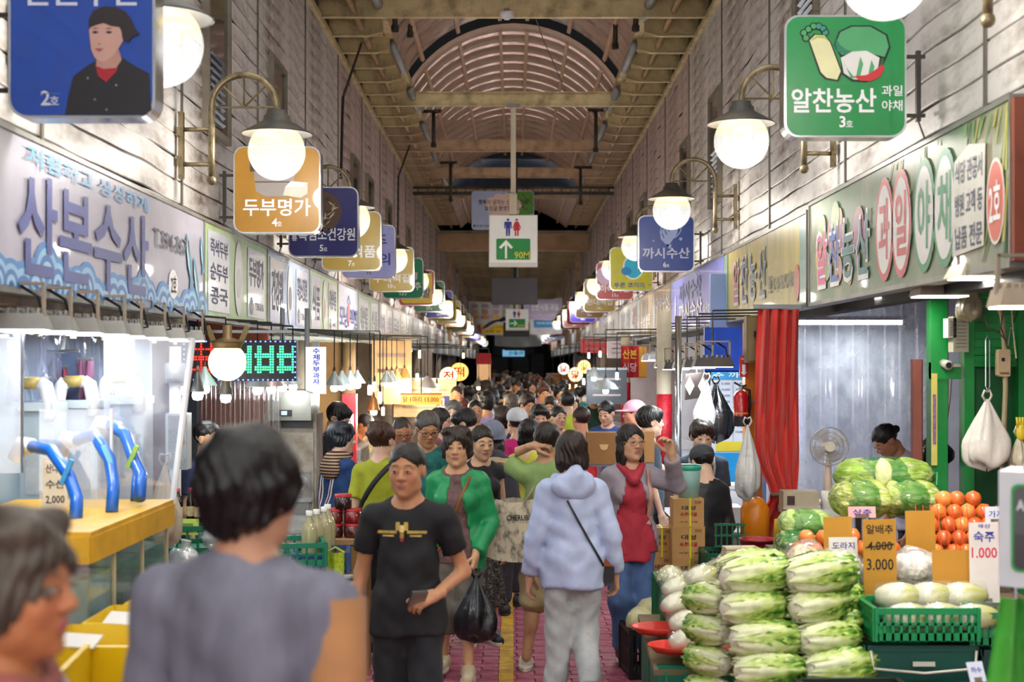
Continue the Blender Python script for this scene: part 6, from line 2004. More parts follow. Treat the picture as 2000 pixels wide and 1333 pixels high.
MB().box((0, .06, 45 * s_), (32 * s_, .12, 92 * s_)).build('case', M('6a5a3c', .5, .2, var=.15, dirt='3a2f1c'), t)
MB().box((0, -.004, 45 * s_), (26 * s_, .008, 84 * s_)).build('door', M('746444', .5, .2, var=.1), t)
MB().box((0, -.012, 55 * s_), (.015, .012, .04)).build('latch', m_black, t)
t = thing('fire_extinguisher', 'red fire extinguisher hung on the orange post', 'extinguisher', at(1447, 833, 10.1))
s_ = 10.1 / F
r = 15 * s_
MB().lathe([(0, 0), (r * .95, 0), (r, .02), (r, 58 * s_), (r * .7, 66 * s_), (r * .3, 70 * s_), (0, 70 * s_)], 20).build('cylinder', M('b0141c', .25, coat=.5), t, True)
MB().lathe([(r * 1.02, 0), (r * 1.02, 20 * s_)], 20).build('base_band', m_black, t, True)
MB().lathe([(r * 1.015, 24 * s_), (r * 1.015, 27 * s_)], 20).build('yellow_band', M('c8902a', .4), t, True)
MB().cone((0, 0, 69 * s_), (0, 0, 78 * s_), .016, n=10).build('valve', m_alu, t)
MB().tube([(-.05, 0, 86 * s_), (0, 0, 78 * s_), (.04, 0, 80 * s_)], .007, 6).build('lever', m_black, t)
MB().tube([(.01, -.01, 76 * s_), (.06, -.01, 70 * s_), (.065, -.01, 40 * s_), (.05, 0, 10 * s_)], .010, 8).build('hose', m_black, t, True)
MB().box((.07, .04, 50 * s_), (.1, .03, .02)).build('bracket', m_grey, t)
t = thing('extinguisher_sign', 'red fire extinguisher sign with a white arrow', 'sign', at(1453, 737, 10.15))
s_ = 10.15 / F
MB().box((0, .004, 21 * s_), (17 * s_, .008, 42 * s_)).build('plate', M('b01c28', .4), t)
letters('소화', t, m_wtext, w=.04, h=.018, x=0, z=36 * s_, y=-.002)
P(t, [(-.012, .09), (.012, .09), (.012, .035), (.022, .035), (0, .012), (-.022, .035), (-.012, .035)], 'e8e4e0', -.002, 'arrow')
# --- fish counter: price wall, hung bags, columns, flood row
t = thing('price_board', 'blue and white wall price board with columns of prices', 'board', at(1432, 950, 12.2))
s_ = 12.2 / F
w, h_ = 112 * s_, 310 * s_
MB().box((0, .03, h_ / 2), (w, .05, h_)).build('panel', M('cfd8e8', .5, var=.04), t)
MB().box((0, .0, h_ * .86), (w, .006, h_ * .28)).build('blue_field', M('1c50c8', .5), t)
MB().box((0, .0, h_ * .70), (w, .006, h_ * .055)).build('cyan_band', M('3a9ad8', .5), t)
letters('수 까 시', t, m_wtext, w=w * .7, h=h_ * .035, x=0, z=h_ * .70, y=-.005, bold=.03)
rr = random.Random(2)
for c in range(4):
    for k in range(9):
        letters(('산나물', '수산', '10,000', '두부')[(k + c) % 4] if c % 2 == 0 else '%d,000' % rr.randrange(5, 60, 5), t, M('4a5468', .6), w=w * .15, h=h_ * .016, x=w * (-.38 + .25 * c), z=h_ * (.645 - .038 * k), y=.002)
for c in range(3):
    MB().box((w * (-.25 + .25 * c), .002, h_ * .48), (.004, .004, h_ * .40)).build('rule', M('8a98b0', .6), t)
MB().box((w * .1, .0, h_ * .25), (w * .8, .006, h_ * .06)).build('yellow_band', M('d8c83a', .5), t)
MB().box((0, .0, h_ * .10), (w, .006, h_ * .22)).build('cyan_field', M('1c9ae0', .5), t)
MB().box((0, .03, -.15), (w, .05, .3)).build('skirt', M('1c8ad8', .5), t)
partition(1, 12.35, 2.2, 4.9, 2.65, 'dfe6f0', dirt='b0b8c8')
partition(1, 18.4, 2.1, 4.9, 2.65, 'd4d4dc', dirt='9a9aa8')
partition(1, 26, 2.1, 4.9, 2.65, 'cfc4cc', dirt='8a7a84')
partition(1, 36, 2.1, 4.9, 2.65, 'c8c0b8', dirt='8a8078')
partition(1, 50, 2.1, 4.9, 2.65, 'b0b0b4', dirt='6a6a70')
for i, (px, py, w, h_, c, lab) in enumerate(((1380, 742, .20, .42, 'd8dadc', 'white plastic bag hung before the price board'), (1398, 748, .26, .46, '1a1c20', 'bundle of black bags hung before the price board'), (1460, 830, .16, .50, 'c4c4c2', 'clear plastic bag of bags hung by the orange post'))):
    loop_bag('hung_bag', lab, at(px, py, 11.2 if i < 2 else 9.6), (w, .14, h_), c, seed=30 + i, rough=.25)
t = thing('cool_bag', 'black patterned cool bag hung behind the steel pole', 'bag', at(1362, 782, 12.0))
MB().prism([(-.10, .0), (.10, .03), (.12, .24), (-.09, .22)], 0, .08).build('body', M('241a18', .6), t)
for s in (-1, 1):
    P(t, [(-.01 + s * .055, .04), (.03 + s * .055, .12), (-.01 + s * .055, .20), (-.05 + s * .055, .12)], 'c8c09a', -.004, 'diamond')
hang(t, .22, 0, .04)
t = thing('steel_pole', 'polished steel pole beside the fish counter', 'pole', (at(1325, 700, 11.8).x, 11.8, 0))
MB().cone((0, 0, 0), (0, 0, 2.3), .028, n=16).build('tube', m_chrome, t, True)
MB().cone((0, 0, 0), (0, 0, .02), .06, n=16).build('flange', m_alu, t)
for i, (px, d, c) in enumerate(((1297, 13.4, 'b4ac98'), (1222, 22, 'b0a890'), (1180, 28, 'a89c88'))):
    o = struct(MB().cone((at(px, 700, d).x, d, 0), (at(px, 700, d).x, d, 2.4), .07, n=16).build('column', M(c, .6, var=.2, dirt='7a6a54', damt=.5), None, True))
    MB().cone((at(px, 700, d).x, d, .8), (at(px, 700, d).x, d, 1.62), .075, n=16).build('red_wrap', M('a81828', .35, var=.25, scale=20, bump=.4), o, True)
for i, (px, py, d, w) in enumerate(((1392, 712, 10.6, .30), (1365, 714, 11.3, .26), (1342, 716, 12.0, .24), (1320, 718, 12.8, .24), (1300, 714, 14, .22), (1285, 700, 15.2, .2), (1270, 702, 16.4, .2))):
    flood('%s black flood lamp in the row over the fish counter' % ordn[i], at(px, py, d), w, .2, 0, .0, 8, COOL, '3a3c3e' if i < 5 else 'a8acb0', 'flood lamps over the fish counter')
# --- cartons, bucket, trolley, crates, tub
cx0 = at(1344, 1112, 9.3)
for i, (x0, x1, y0, y1, tp) in enumerate(((1315, 1375, 975, 1030, 1), (1313, 1377, 1030, 1092, 1), (1313, 1375, 1092, 1150, 1), (1270, 1312, 1032, 1088, 1), (1268, 1310, 1088, 1150, 0))):
    d = 9.3 + (.12 if i > 2 else 0)
    s_ = d / F
    w, h_ = (x1 - x0) * s_, (y1 - y0) * s_
    z0 = at(0, y1, d).z
    L_ = [('대성', 0, h_ * .68, w * .45, h_ * .15, '1f1c1a', .02), ('숙주나물', 0, h_ * .45, w * .55, h_ * .14, 'a8261e', .02), ('숙주나물', 0, h_ * .18, w * .6, h_ * .06, '5a3a2a', 0), ('IIIIII', w * .3, h_ * .88, w * .2, h_ * .10, '3a2a1c', 0)]
    carton(('top carton in the bean sprout stack', 'middle carton in the bean sprout stack', 'bottom carton in the bean sprout stack', 'upper carton beside the bean sprout stack', 'lower carton beside the bean sprout stack')[i], (at((x0 + x1) / 2, 0, d).x, d + .1, z0), (w, .2, h_), 0, 'b58a54', L_, (w * .05, 'd0c82a') if tp else None, 'bean sprout cartons')
t = thing('hand_trolley', 'steel hand trolley behind the cartons', 'trolley', (at(1376, 1100, 9.6).x, 9.62, 0))
MB().tube([(-.14, 0, .02), (-.14, 0, .92), (-.12, 0, .97), (.03, 0, .97), (.05, 0, .92), (.05, 0, .02)], .012, 8).build('frame', m_alu, t, True)
MB().box((-.05, -.16, .47 - .02), (.3, .34, .02)).build('toe_plate', m_alu, t)
MB().box((-.05, -.16, .225), (.26, .3, .44)).build('low_box', M('8a6a40', .8), t)
t = thing('teal_bucket', 'pale teal plastic bucket with a bag liner on the cartons', 'bucket', at(1345, 975, 9.4))
s_ = 9.4 / F
MB().lathe([(0, 0), (19 * s_, 0), (23 * s_, 64 * s_), (24 * s_, 64 * s_), (20 * s_, .0), (0, .002)], 22).build('pail', M('8ab0a8', .45, var=.12), t, True)
MB().lathe([(23.5 * s_, 56 * s_), (25 * s_, 60 * s_), (25 * s_, 67 * s_), (22 * s_, 66 * s_)], 22).build('liner', M('3aa890', .35, var=.2), t, True)
cb_ = at(1420, 1100, 9.0)
crate('large dark green crate with a raised lid behind the cabbages', (cb_.x, 9.1, .35), (.26, .34, .36), '0f4a34', 0, 'green stall crates', 10)
t = thing('slotted_lid', 'green slotted crate lid standing upright', 'lid', (cb_.x + .05, 9.22, .71))
for i in range(6):
    MB().box((-.09 + i * .036, 0, .08), (.010, .012, .16)).build('bar', M('0f5a3c', .5), t)
for z in (.01, .08, .15):
    MB().box((0, 0, z), (.2, .014, .014)).build('rail', M('0f5a3c', .5), t)
t = thing('storage_box', 'dark box under the large green crate', 'box', (cb_.x, 9.1, 0))
MB().box((0, 0, .17), (.28, .36, .34)).build('body', M('2a3a30', .6), t)
MB().box((0, -.182, .2), (.2, .006, .1)).build('panel', M('36483c', .6), t)
t = thing('red_tub', 'dark red ribbed plastic tub by the curtain foot', 'tub', at(1480, 1098, 8.6))
s_ = 8.6 / F
MB().lathe([(0, 0), (26 * s_, 0), (33 * s_, 42 * s_), (36 * s_, 43 * s_), (36 * s_, 46 * s_), (32 * s_, 44 * s_), (25 * s_, .006), (0, .006)], 26).build('bowl', M('8a1a24', .4), t, True)
for k in range(3):
    MB().lathe([((28 + 2 * k) * s_, (10 + 11 * k) * s_), ((30 + 2 * k) * s_, (13 + 11 * k) * s_)], 26).build('rib', M('9a2430', .4), t, True)
t = thing('wooden_tray', 'pale wooden tray standing on the crate edge', 'tray', at(1445, 1090, 8.2))
MB().box((0, 0, .03), (.2, .12, .05), (0, 0, .1), .9).build('body', M('b8a88c', .7), t)
MB().box((0, -.01, .06), (.19, .10, .012), (0, 0, .1)).build('rim', M('c8b89c', .7), t)
t = thing('tub_stand', 'dark stand under the tub and wooden tray', 'stand', (at(1480, 1098, 8.5).x - .03, 8.5, 0))
zt = at(0, 1100, 8.5).z
MB().box((0, 0, zt - .025), (.44, .5, .04)).build('top', M('3a4a3c', .6), t)
MB().box((0, 0, zt / 2 - .03), (.4, .46, zt - .06)).build('body', M('24342c', .6), t)
t = thing('box_cart', 'tall cart post under the brown cartons in the crowd', 'cart', (.72, 11.15, 0))
z_ = at(0, 905, 11).z
MB().box((.12, 0, z_ - .015), (.5, .24, .03)).build('deck', m_alu, t)
for x in (-.05, .3):
    MB().cone((x, 0, 0), (x, 0, z_ - .03), .015, n=8).build('post', m_alu, t)
t = carton('open brown carton carried above the crowd', at(1178, 905, 11.0), (.26, .2, .24), 0, '8a6238')
flat([(-.035, .15), (.035, .15), (.025, .115), (0, .105), (-.025, .115)], t, M('c8a878', .8), -.1015, 'hand_hole')
carton('second brown carton beside the raised hand', at(1262, 902, 11.1), (.11, .2, .24), 0, '9a7244')
# styrofoam and ice boxes of the fish counter
for i, (px, py, d, w, h_, c, lab) in enumerate(((1420, 1015, 11.0, .34, .24, 'dfe4ec', 'white foam fish box behind the green crate'), (1400, 1050, 10.6, .36, .2, 'd4dce8', 'second foam fish box on the fish counter'))):
    t = thing('foam_box', lab, 'box', at(px, py, d))
    MB().box((0, .1, h_ / 2), (w, .3, h_)).build('body', M(c, .7, var=.05), t)
    MB().box((0, .1, h_ + .012), (w * 1.03, .31, .03)).build('lid', M(c, .6), t)
counter('white fish counter behind the cartons', 1, 10.3, 12.1, 1.25, 2.0, .68, 'c4ccd6', 'd4dae0')
# --- further right stalls
t = thing('cloth_banner', 'red and yellow cloth banner hung under the tan sign', 'banner', at(1238, 738, 20))
s_ = 20 / F
MB().grid(lambda u, v: V(((u - .5) * 50 * s_, .02 * math.sin(u * 15), v * 62 * s_)), 14, 3).build('cloth', M('b01c22', .7, var=.1), t, True)
MB().box((17 * s_, -.03, 31 * s_), (15 * s_, .006, 60 * s_)).build('yellow_edge', M('d0902a', .7), t)
letters('산본', t, M('d8b03a'), w=.2, h=.13, x=-.06, z=46 * s_, y=-.035, bold=.03)
letters('식당', t, M('e0b0b8'), w=.2, h=.13, x=-.06, z=20 * s_, y=-.035, bold=.03)
MB().cone((-.2, 0, 63 * s_), (.2, 0, 63 * s_), .01, n=6).build('rod', m_grey, t)
hang(t, 63 * s_)
disc_sign('white round sign with an orange letter on the right', at(1101, 721, 33), .14, '닭', 'd8502a', 'f4f0ec', 0, .9)
disc_sign('larger cream round sign with a red letter on the right', at(1124, 732, 30), .16, '닭', 'c8201c', 'ffe8b4', 0, 1.1)
disc_sign('glowing orange round lantern on the right', at(1141, 717, 31), .15, '닭', 'e89a3a', 'ffcf7a', .3, 2.2)
for i, (px, py, d, st, b) in enumerate(((1183, 770, 16.5, 'dome', COOL), (1140, 752, 21, 'bare', COOL), (1160, 745, 19, 'dome', COOL), (1150, 700, 24, 'bare', COOL), (1172, 698, 22, 'bare', COOL), (1125, 762, 25, 'bare', WARM), (1095, 755, 30, 'bare', WARM), (1112, 760, 28, 'bare', WARM), (1080, 745, 36, 'bare', NEUT), (1205, 742, 18, 'bare', COOL))):
    pendant('%s lamp along the further right stalls' % ordn[i], at(px, py, d), .3, .24 if i == 0 else .15, 'b8c4c8', b, 16, st, 'lamps along the further right stalls')
gc2 = ['b8283a', 'd87a8a', 'c83a2a', 'd8d0c4', '8a2a34', 'e0b8b8']
for i, (d0, d1) in enumerate(((12.6, 14.6), (15, 18), (18.8, 25.5), (26.5, 35), (36.5, 49), (50.5, 70))):
    counter('%s stall counter along the right side' % ordn[i], 1, d0, d1, 1.42 if d0 > 13 else 1.4, 2.05, .8, 'b0aeb0', 'ccd0d4', 'right stall counters', .2 if i < 3 else None)
    n_ = min(9, int((d1 - d0) / .45))
    for k in range(n_):
        t = thing('food_tray', '%s tray of goods on the %s right counter' % (ordn[k], ordn[i]), 'tray', (1.72, d0 + (k + .5) * (d1 - d0) / n_, .815), 0, 'trays of goods on the right counters')
        MB().box((0, 0, .012), (.46, (d1 - d0) / n_ * .85, .022)).build('pan', m_alu, t)
        MB().ball((0, 0, .03), (.2, min(.3, (d1 - d0) / n_ * .36), .07), 14, 8, .15, seed=k + 7 * i).build('food', M(gc2[(k + i) % 6], .5, var=.4, scale=40, bump=.5, bscale=50), t, True)
for i, (px, py, d, w, h_, c, lab) in enumerate(((1185, 790, 19.5, .55, .5, '3a4048', 'dark framed glass display on the right'), (1100, 770, 34, .8, .5, 'b8742a', 'orange menu board on the right'), (1215, 700, 24, .5, .35, 'd8c8cc', 'pinkish poster under the whitish sign'), (1165, 690, 27, .6, .3, 'c83a44', 'red poster on the far right stall'), (1150, 815, 26, .5, .4, 'd8dce0', 'white notice on the far right stall'), (830, 815, 18.2, .8, .5, 'd8b48a', 'cream menu board behind the warm left lamps'), (765, 790, 18.0, .5, .9, 'c8a478', 'tan cupboard wall in the warm left stall'))):
    t = thing('wall_panel', lab, 'panel', at(px, py, d))
    MB().box((0, .03, h_ / 2), (w, .05, h_)).build('board', M(c, .5, var=.15, scale=6), t)
    MB().box((0, .0, h_ * .97), (w * 1.02, .06, .03)).build('top_edge', m_grey, t)
    for k in range(3):
        MB().box((0, -.0, h_ * (.25 + .22 * k)), (w * .7, .008, h_ * .05)).build('print_line', M('6a5a58' if k % 2 else '9a8c84', .6), t)
# ================================================================== people: smooth blended-volume figures meshed on a grid
class Vol:
    """signed distance field built from blended volumes, meshed by surface nets"""

    def __init__(s):
        s.ops = []

    def cone(s, a, b, r0, r1=None, k=.02, flat=None, cut=None, clip=None, neg=False):
        s.ops.append(('c', np.array(a, float), np.array(b, float), r0, r0 if r1 is None else r1, k, flat, cut, neg))
        return s

    def ell(s, c, r, k=.02, rot=None, neg=False):
        s.ops.append(('e', np.array(c, float), np.array(r, float), k, None if rot is None else np.array(rot, float), neg))
        return s

    def ev(s, xs, ys, zs):
        D = np.full((len(xs), len(ys), len(zs)), .5)
        for op in s.ops:
            if op[0] == 'c':
                _, a, b, r0, r1, k, flat_, cut, neg = op
                m = max(r0, r1) * max(1, (flat_ or 1)) + k + .05
                lo, hi = np.minimum(a, b) - m, np.maximum(a, b) + m
            else:
                _, c, r, k, rot, neg = op
                m = max(r) + k + .05
                lo, hi = c - m, c + m
            i0, i1 = np.searchsorted(xs, lo[0]), np.searchsorted(xs, hi[0])
            j0, j1 = np.searchsorted(ys, lo[1]), np.searchsorted(ys, hi[1])
            k0, k1 = np.searchsorted(zs, lo[2]), np.searchsorted(zs, hi[2])
            if i0 >= i1 or j0 >= j1 or k0 >= k1:
                continue
            X, Y, Z = xs[i0:i1, None, None], ys[None, j0:j1, None], zs[None, None, k0:k1]
            if op[0] == 'c':
                f = flat_ or 1
                ab = b - a
                ax, ay, az = X - a[0], (Y - a[1]) / f, Z - a[2]
                bx, by, bz = ab[0], ab[1] / f, ab[2]
                l2 = bx * bx + by * by + bz * bz + 1e-12
                t = np.clip((ax * bx + ay * by + az * bz) / l2, 0, 1)
                d = np.sqrt((ax - t * bx) ** 2 + (ay - t * by) ** 2 + (az - t * bz) ** 2) - (r0 + (r1 - r0) * t)
                d = d * min(1, f)
                if cut:
                    u = ab / math.sqrt((ab ** 2).sum())
                    d = np.maximum(d, (X - b[0]) * u[0] + (Y - b[1]) * u[1] + (Z - b[2]) * u[2])
            else:
                px, py, pz = X - c[0], Y - c[1], Z - c[2]
                if rot is not None:
                    px, py, pz = (px * rot[0, 0] + py * rot[1, 0] + pz * rot[2, 0], px * rot[0, 1] + py * rot[1, 1] + pz * rot[2, 1], px * rot[0, 2] + py * rot[1, 2] + pz * rot[2, 2])
                k0_ = np.sqrt((px / r[0]) ** 2 + (py / r[1]) ** 2 + (pz / r[2]) ** 2)
                k1_ = np.sqrt((px / r[0] ** 2) ** 2 + (py / r[1] ** 2) ** 2 + (pz / r[2] ** 2) ** 2) + 1e-9
                d = np.where(k0_ < .05, -r.min(), k0_ * (k0_ - 1) / k1_)
            A = D[i0:i1, j0:j1, k0:k1]
            if neg:
                h_ = np.clip(.5 - .5 * (A + d) / k, 0, 1)
                D[i0:i1, j0:j1, k0:k1] = A * (1 - h_) - d * h_ + k * h_ * (1 - h_)
            else:
                h_ = np.clip(.5 + .5 * (A - d) / k, 0, 1)
                D[i0:i1, j0:j1, k0:k1] = A * (1 - h_) + d * h_ - k * h_ * (1 - h_)
        return D


def axes(lo, hi, res):
    return [np.arange(lo[i], hi[i] + res, res) for i in range(3)]


def nets(D, xs, ys, zs):
    """surface nets on a rectilinear grid -> verts, quads"""
    S = D < 0
    c = np.zeros(tuple(n - 1 for n in D.shape), int)
    offs = [(i, j, k) for i in (0, 1) for j in (0, 1) for k in (0, 1)]
    sh = c.shape

    def sub(A, o):
        return A[o[0]:o[0] + sh[0], o[1]:o[1] + sh[1], o[2]:o[2] + sh[2]]
    for o in offs:
        c += sub(S, o)
    act = (c > 0) & (c < 8)
    idx = np.argwhere(act)
    if len(idx) == 0:
        return np.zeros((0, 3)), np.zeros((0, 4), int)
    vid = np.full(sh, -1)
    vid[act] = np.arange(len(idx))
    G = np.stack([xs[idx[:, 0]], ys[idx[:, 1]], zs[idx[:, 2]]], 1)
    H1 = np.stack([xs[idx[:, 0] + 1], ys[idx[:, 1] + 1], zs[idx[:, 2] + 1]], 1) - G
    vals = {o: D[idx[:, 0] + o[0], idx[:, 1] + o[1], idx[:, 2] + o[2]] for o in offs}
    acc, cnt = np.zeros((len(idx), 3)), np.zeros(len(idx))
    for a in offs:
        for ax in range(3):
            if a[ax]:
                continue
            b = list(a)
            b[ax] = 1
            b = tuple(b)
            va, vb = vals[a], vals[b]
            m = (va < 0) != (vb < 0)
            t = np.where(m, va / np.where(m, va - vb, 1), 0)
            p = np.tile(np.array(a, float), (len(idx), 1))
            p[:, ax] = t
            acc += np.where(m[:, None], p, 0)
            cnt += m
    vs = G + acc / cnt[:, None] * H1
    quads = []
    for ax in range(3):
        o1, o2 = [(1, 2), (2, 0), (0, 1)][ax]
        sl0 = [slice(1, -1)] * 3
        sl0[ax] = slice(0, -1)
        sl1 = list(sl0)
        sl1[ax] = slice(1, None)
        A, B = S[tuple(sl0)], S[tuple(sl1)]
        for flip, m in ((False, A & ~B), (True, ~A & B)):
            e = np.argwhere(m)
            if len(e) == 0:
                continue
            base = e.copy()
            base[:, o1] += 1
            base[:, o2] += 1
            q = []
            for d1, d2 in ((0, 0), (-1, 0), (-1, -1), (0, -1)):
                w = base.copy()
                w[:, o1] += d1
                w[:, o2] += d2
                q.append(vid[w[:, 0], w[:, 1], w[:, 2]])
            q = np.stack(q, 1)
            quads.append(q[:, ::-1] if flip else q)
    Q = np.concatenate(quads) if quads else np.zeros((0, 4), int)
    return vs, Q[(Q >= 0).all(1)]


def np_mesh(name, parts, mats, cols=None):
    """parts: list of (verts, quads)"""
    off, vs, qs = 0, [], []
    for v, q in parts:
        vs.append(v)
        qs.append(q + off)
        off += len(v)
    vs, qs = np.concatenate(vs), np.concatenate(qs)
    me = bpy.data.meshes.new(name)
    me.vertices.add(len(vs))
    me.vertices.foreach_set('co', vs.ravel())
    me.loops.add(len(qs) * 4)
    me.loops.foreach_set('vertex_index', qs.ravel())
    me.polygons.add(len(qs))
    me.polygons.foreach_set('loop_start', np.arange(0, len(qs) * 4, 4))
    me.polygons.foreach_set('use_smooth', np.ones(len(qs), bool))
    me.update(calc_edges=True)
    if cols is not None:
        ca = me.color_attributes.new('Col', 'FLOAT_COLOR', 'POINT')
        ca.data.foreach_set('color', cols(vs).ravel())
    for m in (mats if isinstance(mats, (list, tuple)) else [mats]):
        me.materials.append(m)
    return me


def vol_obj(name, vol, lo, hi, res, mt, parent, fold=None, cols=None, keep=None):
    ax = axes(lo, hi, res)
    D = vol.ev(*ax)
    if fold is not None:
        D = D + fold(ax[0][:, None, None], ax[1][None, :, None], ax[2][None, None, :])
    v, q = nets(D, *ax)
    if len(q) == 0:
        return None
    return link(name, np_mesh(name, [(v, q)], mt, cols), parent)


m_skin = M('c9a08a', .5, var=.05, scale=20, attr='Col', sheen=.1)
m_eye = M('e2dcd6', .2, var=0, coat=.5)
m_iris = M('1c1310', .15, var=0, coat=.6)
SKIN = {'light': 'd9b49c', 'mid': 'c69c80', 'tan': 'b07f62', 'red': 'c08468', 'warm': 'c08e66'}


def lerp(a, b, t):
    return np.array(a) * (1 - t) + np.array(b) * t


def hair_mat(c):
    return M(c, .38, var=.35, scale=40, bump=.35, bscale=120, stretch=(1, 1, .25))


def rotm(yaw, pitch, roll=0):
    return np.array(Euler((pitch, roll, yaw)).to_matrix())


def head_ops(v, c, Rm, hh, female, chubby=1.0):
    def e(p, r, k, neg=False):
        v.ell(c + Rm @ (np.array(p) * hh), np.array(r) * hh, k * hh, Rm, neg)

    def cn(a, b, r0, r1, k):
        v.cone(c + Rm @ (np.array(a) * hh), c + Rm @ (np.array(b) * hh), r0 * hh, r1 * hh, k * hh)
    e((0, .06, .14), (.325, .395, .36), .05)
    e((0, -.10, -.12), (.265 * chubby, .27, .35), .10)
    e((0, -.17, -.35), (.155 * chubby, .16, .14), .12)
    for s in (-1, 1):
        e((s * .15, -.235, -.10), (.105 * chubby, .09, .12), .08)
        e((s * .20, -.06, -.27), (.075 * chubby, .13, .11), .10)
        e((s * .115, -.40, .015), (.075, .065, .040), .06, True)
        e((s * .12, -.335, .012), (.07, .045, .036), .025)
        e((s * .318, .045, -.02), (.035, .085, .125), .02)
        e((s * .05, -.385, -.125), (.042, .045, .034), .03)
    e((0, -.30, .105), (.20, .055, .035), .08)
    cn((0, -.335, .05), (0, -.425, -.10), .028, .048, .05)
    e((0, -.345, -.225), (.10, .05, .028), .03)
    e((0, -.340, -.265), (.085, .05, .030), .03)
    e((0, -.40, -.245), (.085, .03, .007), .012, True)
    e((0, -.30, -.42), (.07, .06, .05), .06)


def skin_cols(base, c, Rm, hh, lips, brow, scalp=None):
    sk, lp, bw = np.array(lin(base)), np.array(lin(lips)), np.array(lin(brow))

    def fn(vs):
        L = (vs - c) @ Rm / hh
        x, y, z = np.abs(L[:, 0]), L[:, 1], L[:, 2]
        out = np.tile(sk, (len(vs), 1))
        inh = (np.abs(z) < .62) & (x < .5) & (np.abs(y) < .6)
        f = lambda m: np.clip(m, 0, 1)[:, None]
        ck = np.exp(-((x - .17) ** 2 + (z + .12) ** 2) / .008) * (y < -.1) * inh * .35
        out = out * (1 - f(ck)) + np.array(lin('c07058')) * f(ck)
        m = (1 - ((x / .105) ** 2 + ((z + .245) / .052) ** 2)) * 3 * (y < -.28) * inh
        out = out * (1 - f(m) * .8) + lp * f(m) * .8
        zz = z - (.125 - .12 * (x - .12) ** 2 * 8)
        b = (1 - ((x - .125) / .085) ** 2 - (zz / .022) ** 2) * 2 * (y < -.2) * inh
        out = out * (1 - f(b) * .85) + bw * f(b) * .85
        return out
    return fn


def hair_vol(style, c, Rm, hh):
    v = Vol()

    def e(p, r, k=.05, neg=False):
        v.ell(c + Rm @ (np.array(p) * hh), np.array(r) * hh, k * hh, Rm, neg)
    t = {'short': .03, 'crop': .012, 'boy': .06, 'perm': .085, 'bob': .06, 'long': .045, 'bun': .02, 'puff': .10, 'bald': .0, 'side': .035}.get(style, .04)
    e((0, .065, .16), (.325 + t, .40 + t, .355 + t))
    if style == 'bob':
        for s in (-1, 1):
            e((s * .25, .10, -.18), (.16, .26, .30), .08)
        e((0, .26, -.16), (.30, .20, .30), .08)
    elif style == 'perm':
        for s in (-1, 1):
            e((s * .27, .06, -.05), (.15, .24, .24), .06)
            e((s * .2, -.12, .42), (.2, .2, .14), .06)
        e((0, .27, -.08), (.3, .22, .28), .06)
    elif style == 'puff':
        e((0, .2, .3), (.36, .34, .3), .06)
        e((0, .27, -.08), (.3, .22, .26), .06)
    elif style == 'long':
        for s in (-1, 1):
            e((s * .27, .08, -.3), (.11, .22, .45), .06)
        e((0, .27, -.35), (.28, .16, .55), .08)
    elif style == 'bun':
        e((0, .50, .05), (.13, .12, .13), .03)
    elif style == 'updo':
        e((0, .40, .22), (.27, .2, .22), .05)
        e((.05, .34, .42), (.24, .18, .14), .05)
    elif style == 'boy':
        for s in (-1, 1):
            e((s * .27, .05, .03), (.11, .25, .18), .06)
        e((0, -.22, .30), (.28, .2, .17), .06)
    # face window, ears and neck line
    low = {'short': -.05, 'crop': .0, 'boy': -.02}.get(style)
    wz = {'boy': -.18, 'bob': -.16, 'perm': -.15, 'puff': -.14}.get(style, -.08)
    e((0, -.50, wz), (.245 if style in ('bob', 'long', 'perm', 'puff') else .30, .42, .36), .03, True)
    if style in ('short', 'crop', 'side', 'bald', 'bun', 'updo', 'boy'):
        for s in (-1, 1):
            e((s * .36, -.04, -.14), (.13, .20, .24), .03, True)
        e((0, -.05, -.50), (.6, .52, .36), .04, True)
        e((0, .15, -.62), (.6, .6, .40), .04, True)
    elif style in ('perm', 'puff'):
        e((0, .1, -.72), (.7, .7, .42), .04, True)
    elif style == 'bob':
        e((0, .0, -.90), (.8, .8, .42), .03, True)
        e((0, -.28, -.42), (.22, .3, .5), .03, True)
    elif style == 'long':
        e((0, -.2, -.55), (.2, .34, .6), .03, True)
    return v


def cloth(col, k='plain', col2='202020', rough=.8, dscale=40, damt=.9):
    if k == 'print':
        return M(col, rough, var=.12, scale=14, dirt=col2, damt=damt, dscale=dscale, sheen=.04)
    if k == 'shiny':
        return M(col, .45, var=.08, scale=10, sheen=.04, bump=.1, bscale=25)
    return M(col, rough, var=.10, scale=14, sheen=.05, bump=.12, bscale=45)


def stripes(col, col2, freq=30, axis=2, wid=.5):
    key = ('st', col, col2, freq, axis, wid)
    if key in _mats:
        return _mats[key]
    m = bpy.data.materials.new('striped_cloth')
    _mats[key] = m
    m.use_nodes = True
    N, L = m.node_tree.nodes, m.node_tree.links
    b = N['Principled BSDF']
    b.inputs['Roughness'].default_value = .8
    tc = N.new('ShaderNodeTexCoord')
    sp = N.new('ShaderNodeSeparateXYZ')
    L.new(tc.outputs['Object'], sp.inputs[0])
    mu = N.new('ShaderNodeMath')
    mu.operation = 'MULTIPLY'
    mu.inputs[1].default_value = freq
    L.new(sp.outputs[axis], mu.inputs[0])
    fr = N.new('ShaderNodeMath')
    fr.operation = 'FRACT'
    L.new(mu.outputs[0], fr.inputs[0])
    gt = N.new('ShaderNodeMath')
    gt.operation = 'GREATER_THAN'
    gt.inputs[1].default_value = wid
    L.new(fr.outputs[0], gt.inputs[0])
    mx = N.new('ShaderNodeMix')
    mx.data_type = 'RGBA'
    L.new(gt.outputs[0], mx.inputs[0])
    mx.inputs[6].default_value, mx.inputs[7].default_value = lin(col), lin(col2)
    L.new(mx.outputs[2], b.inputs['Base Color'])
    return m


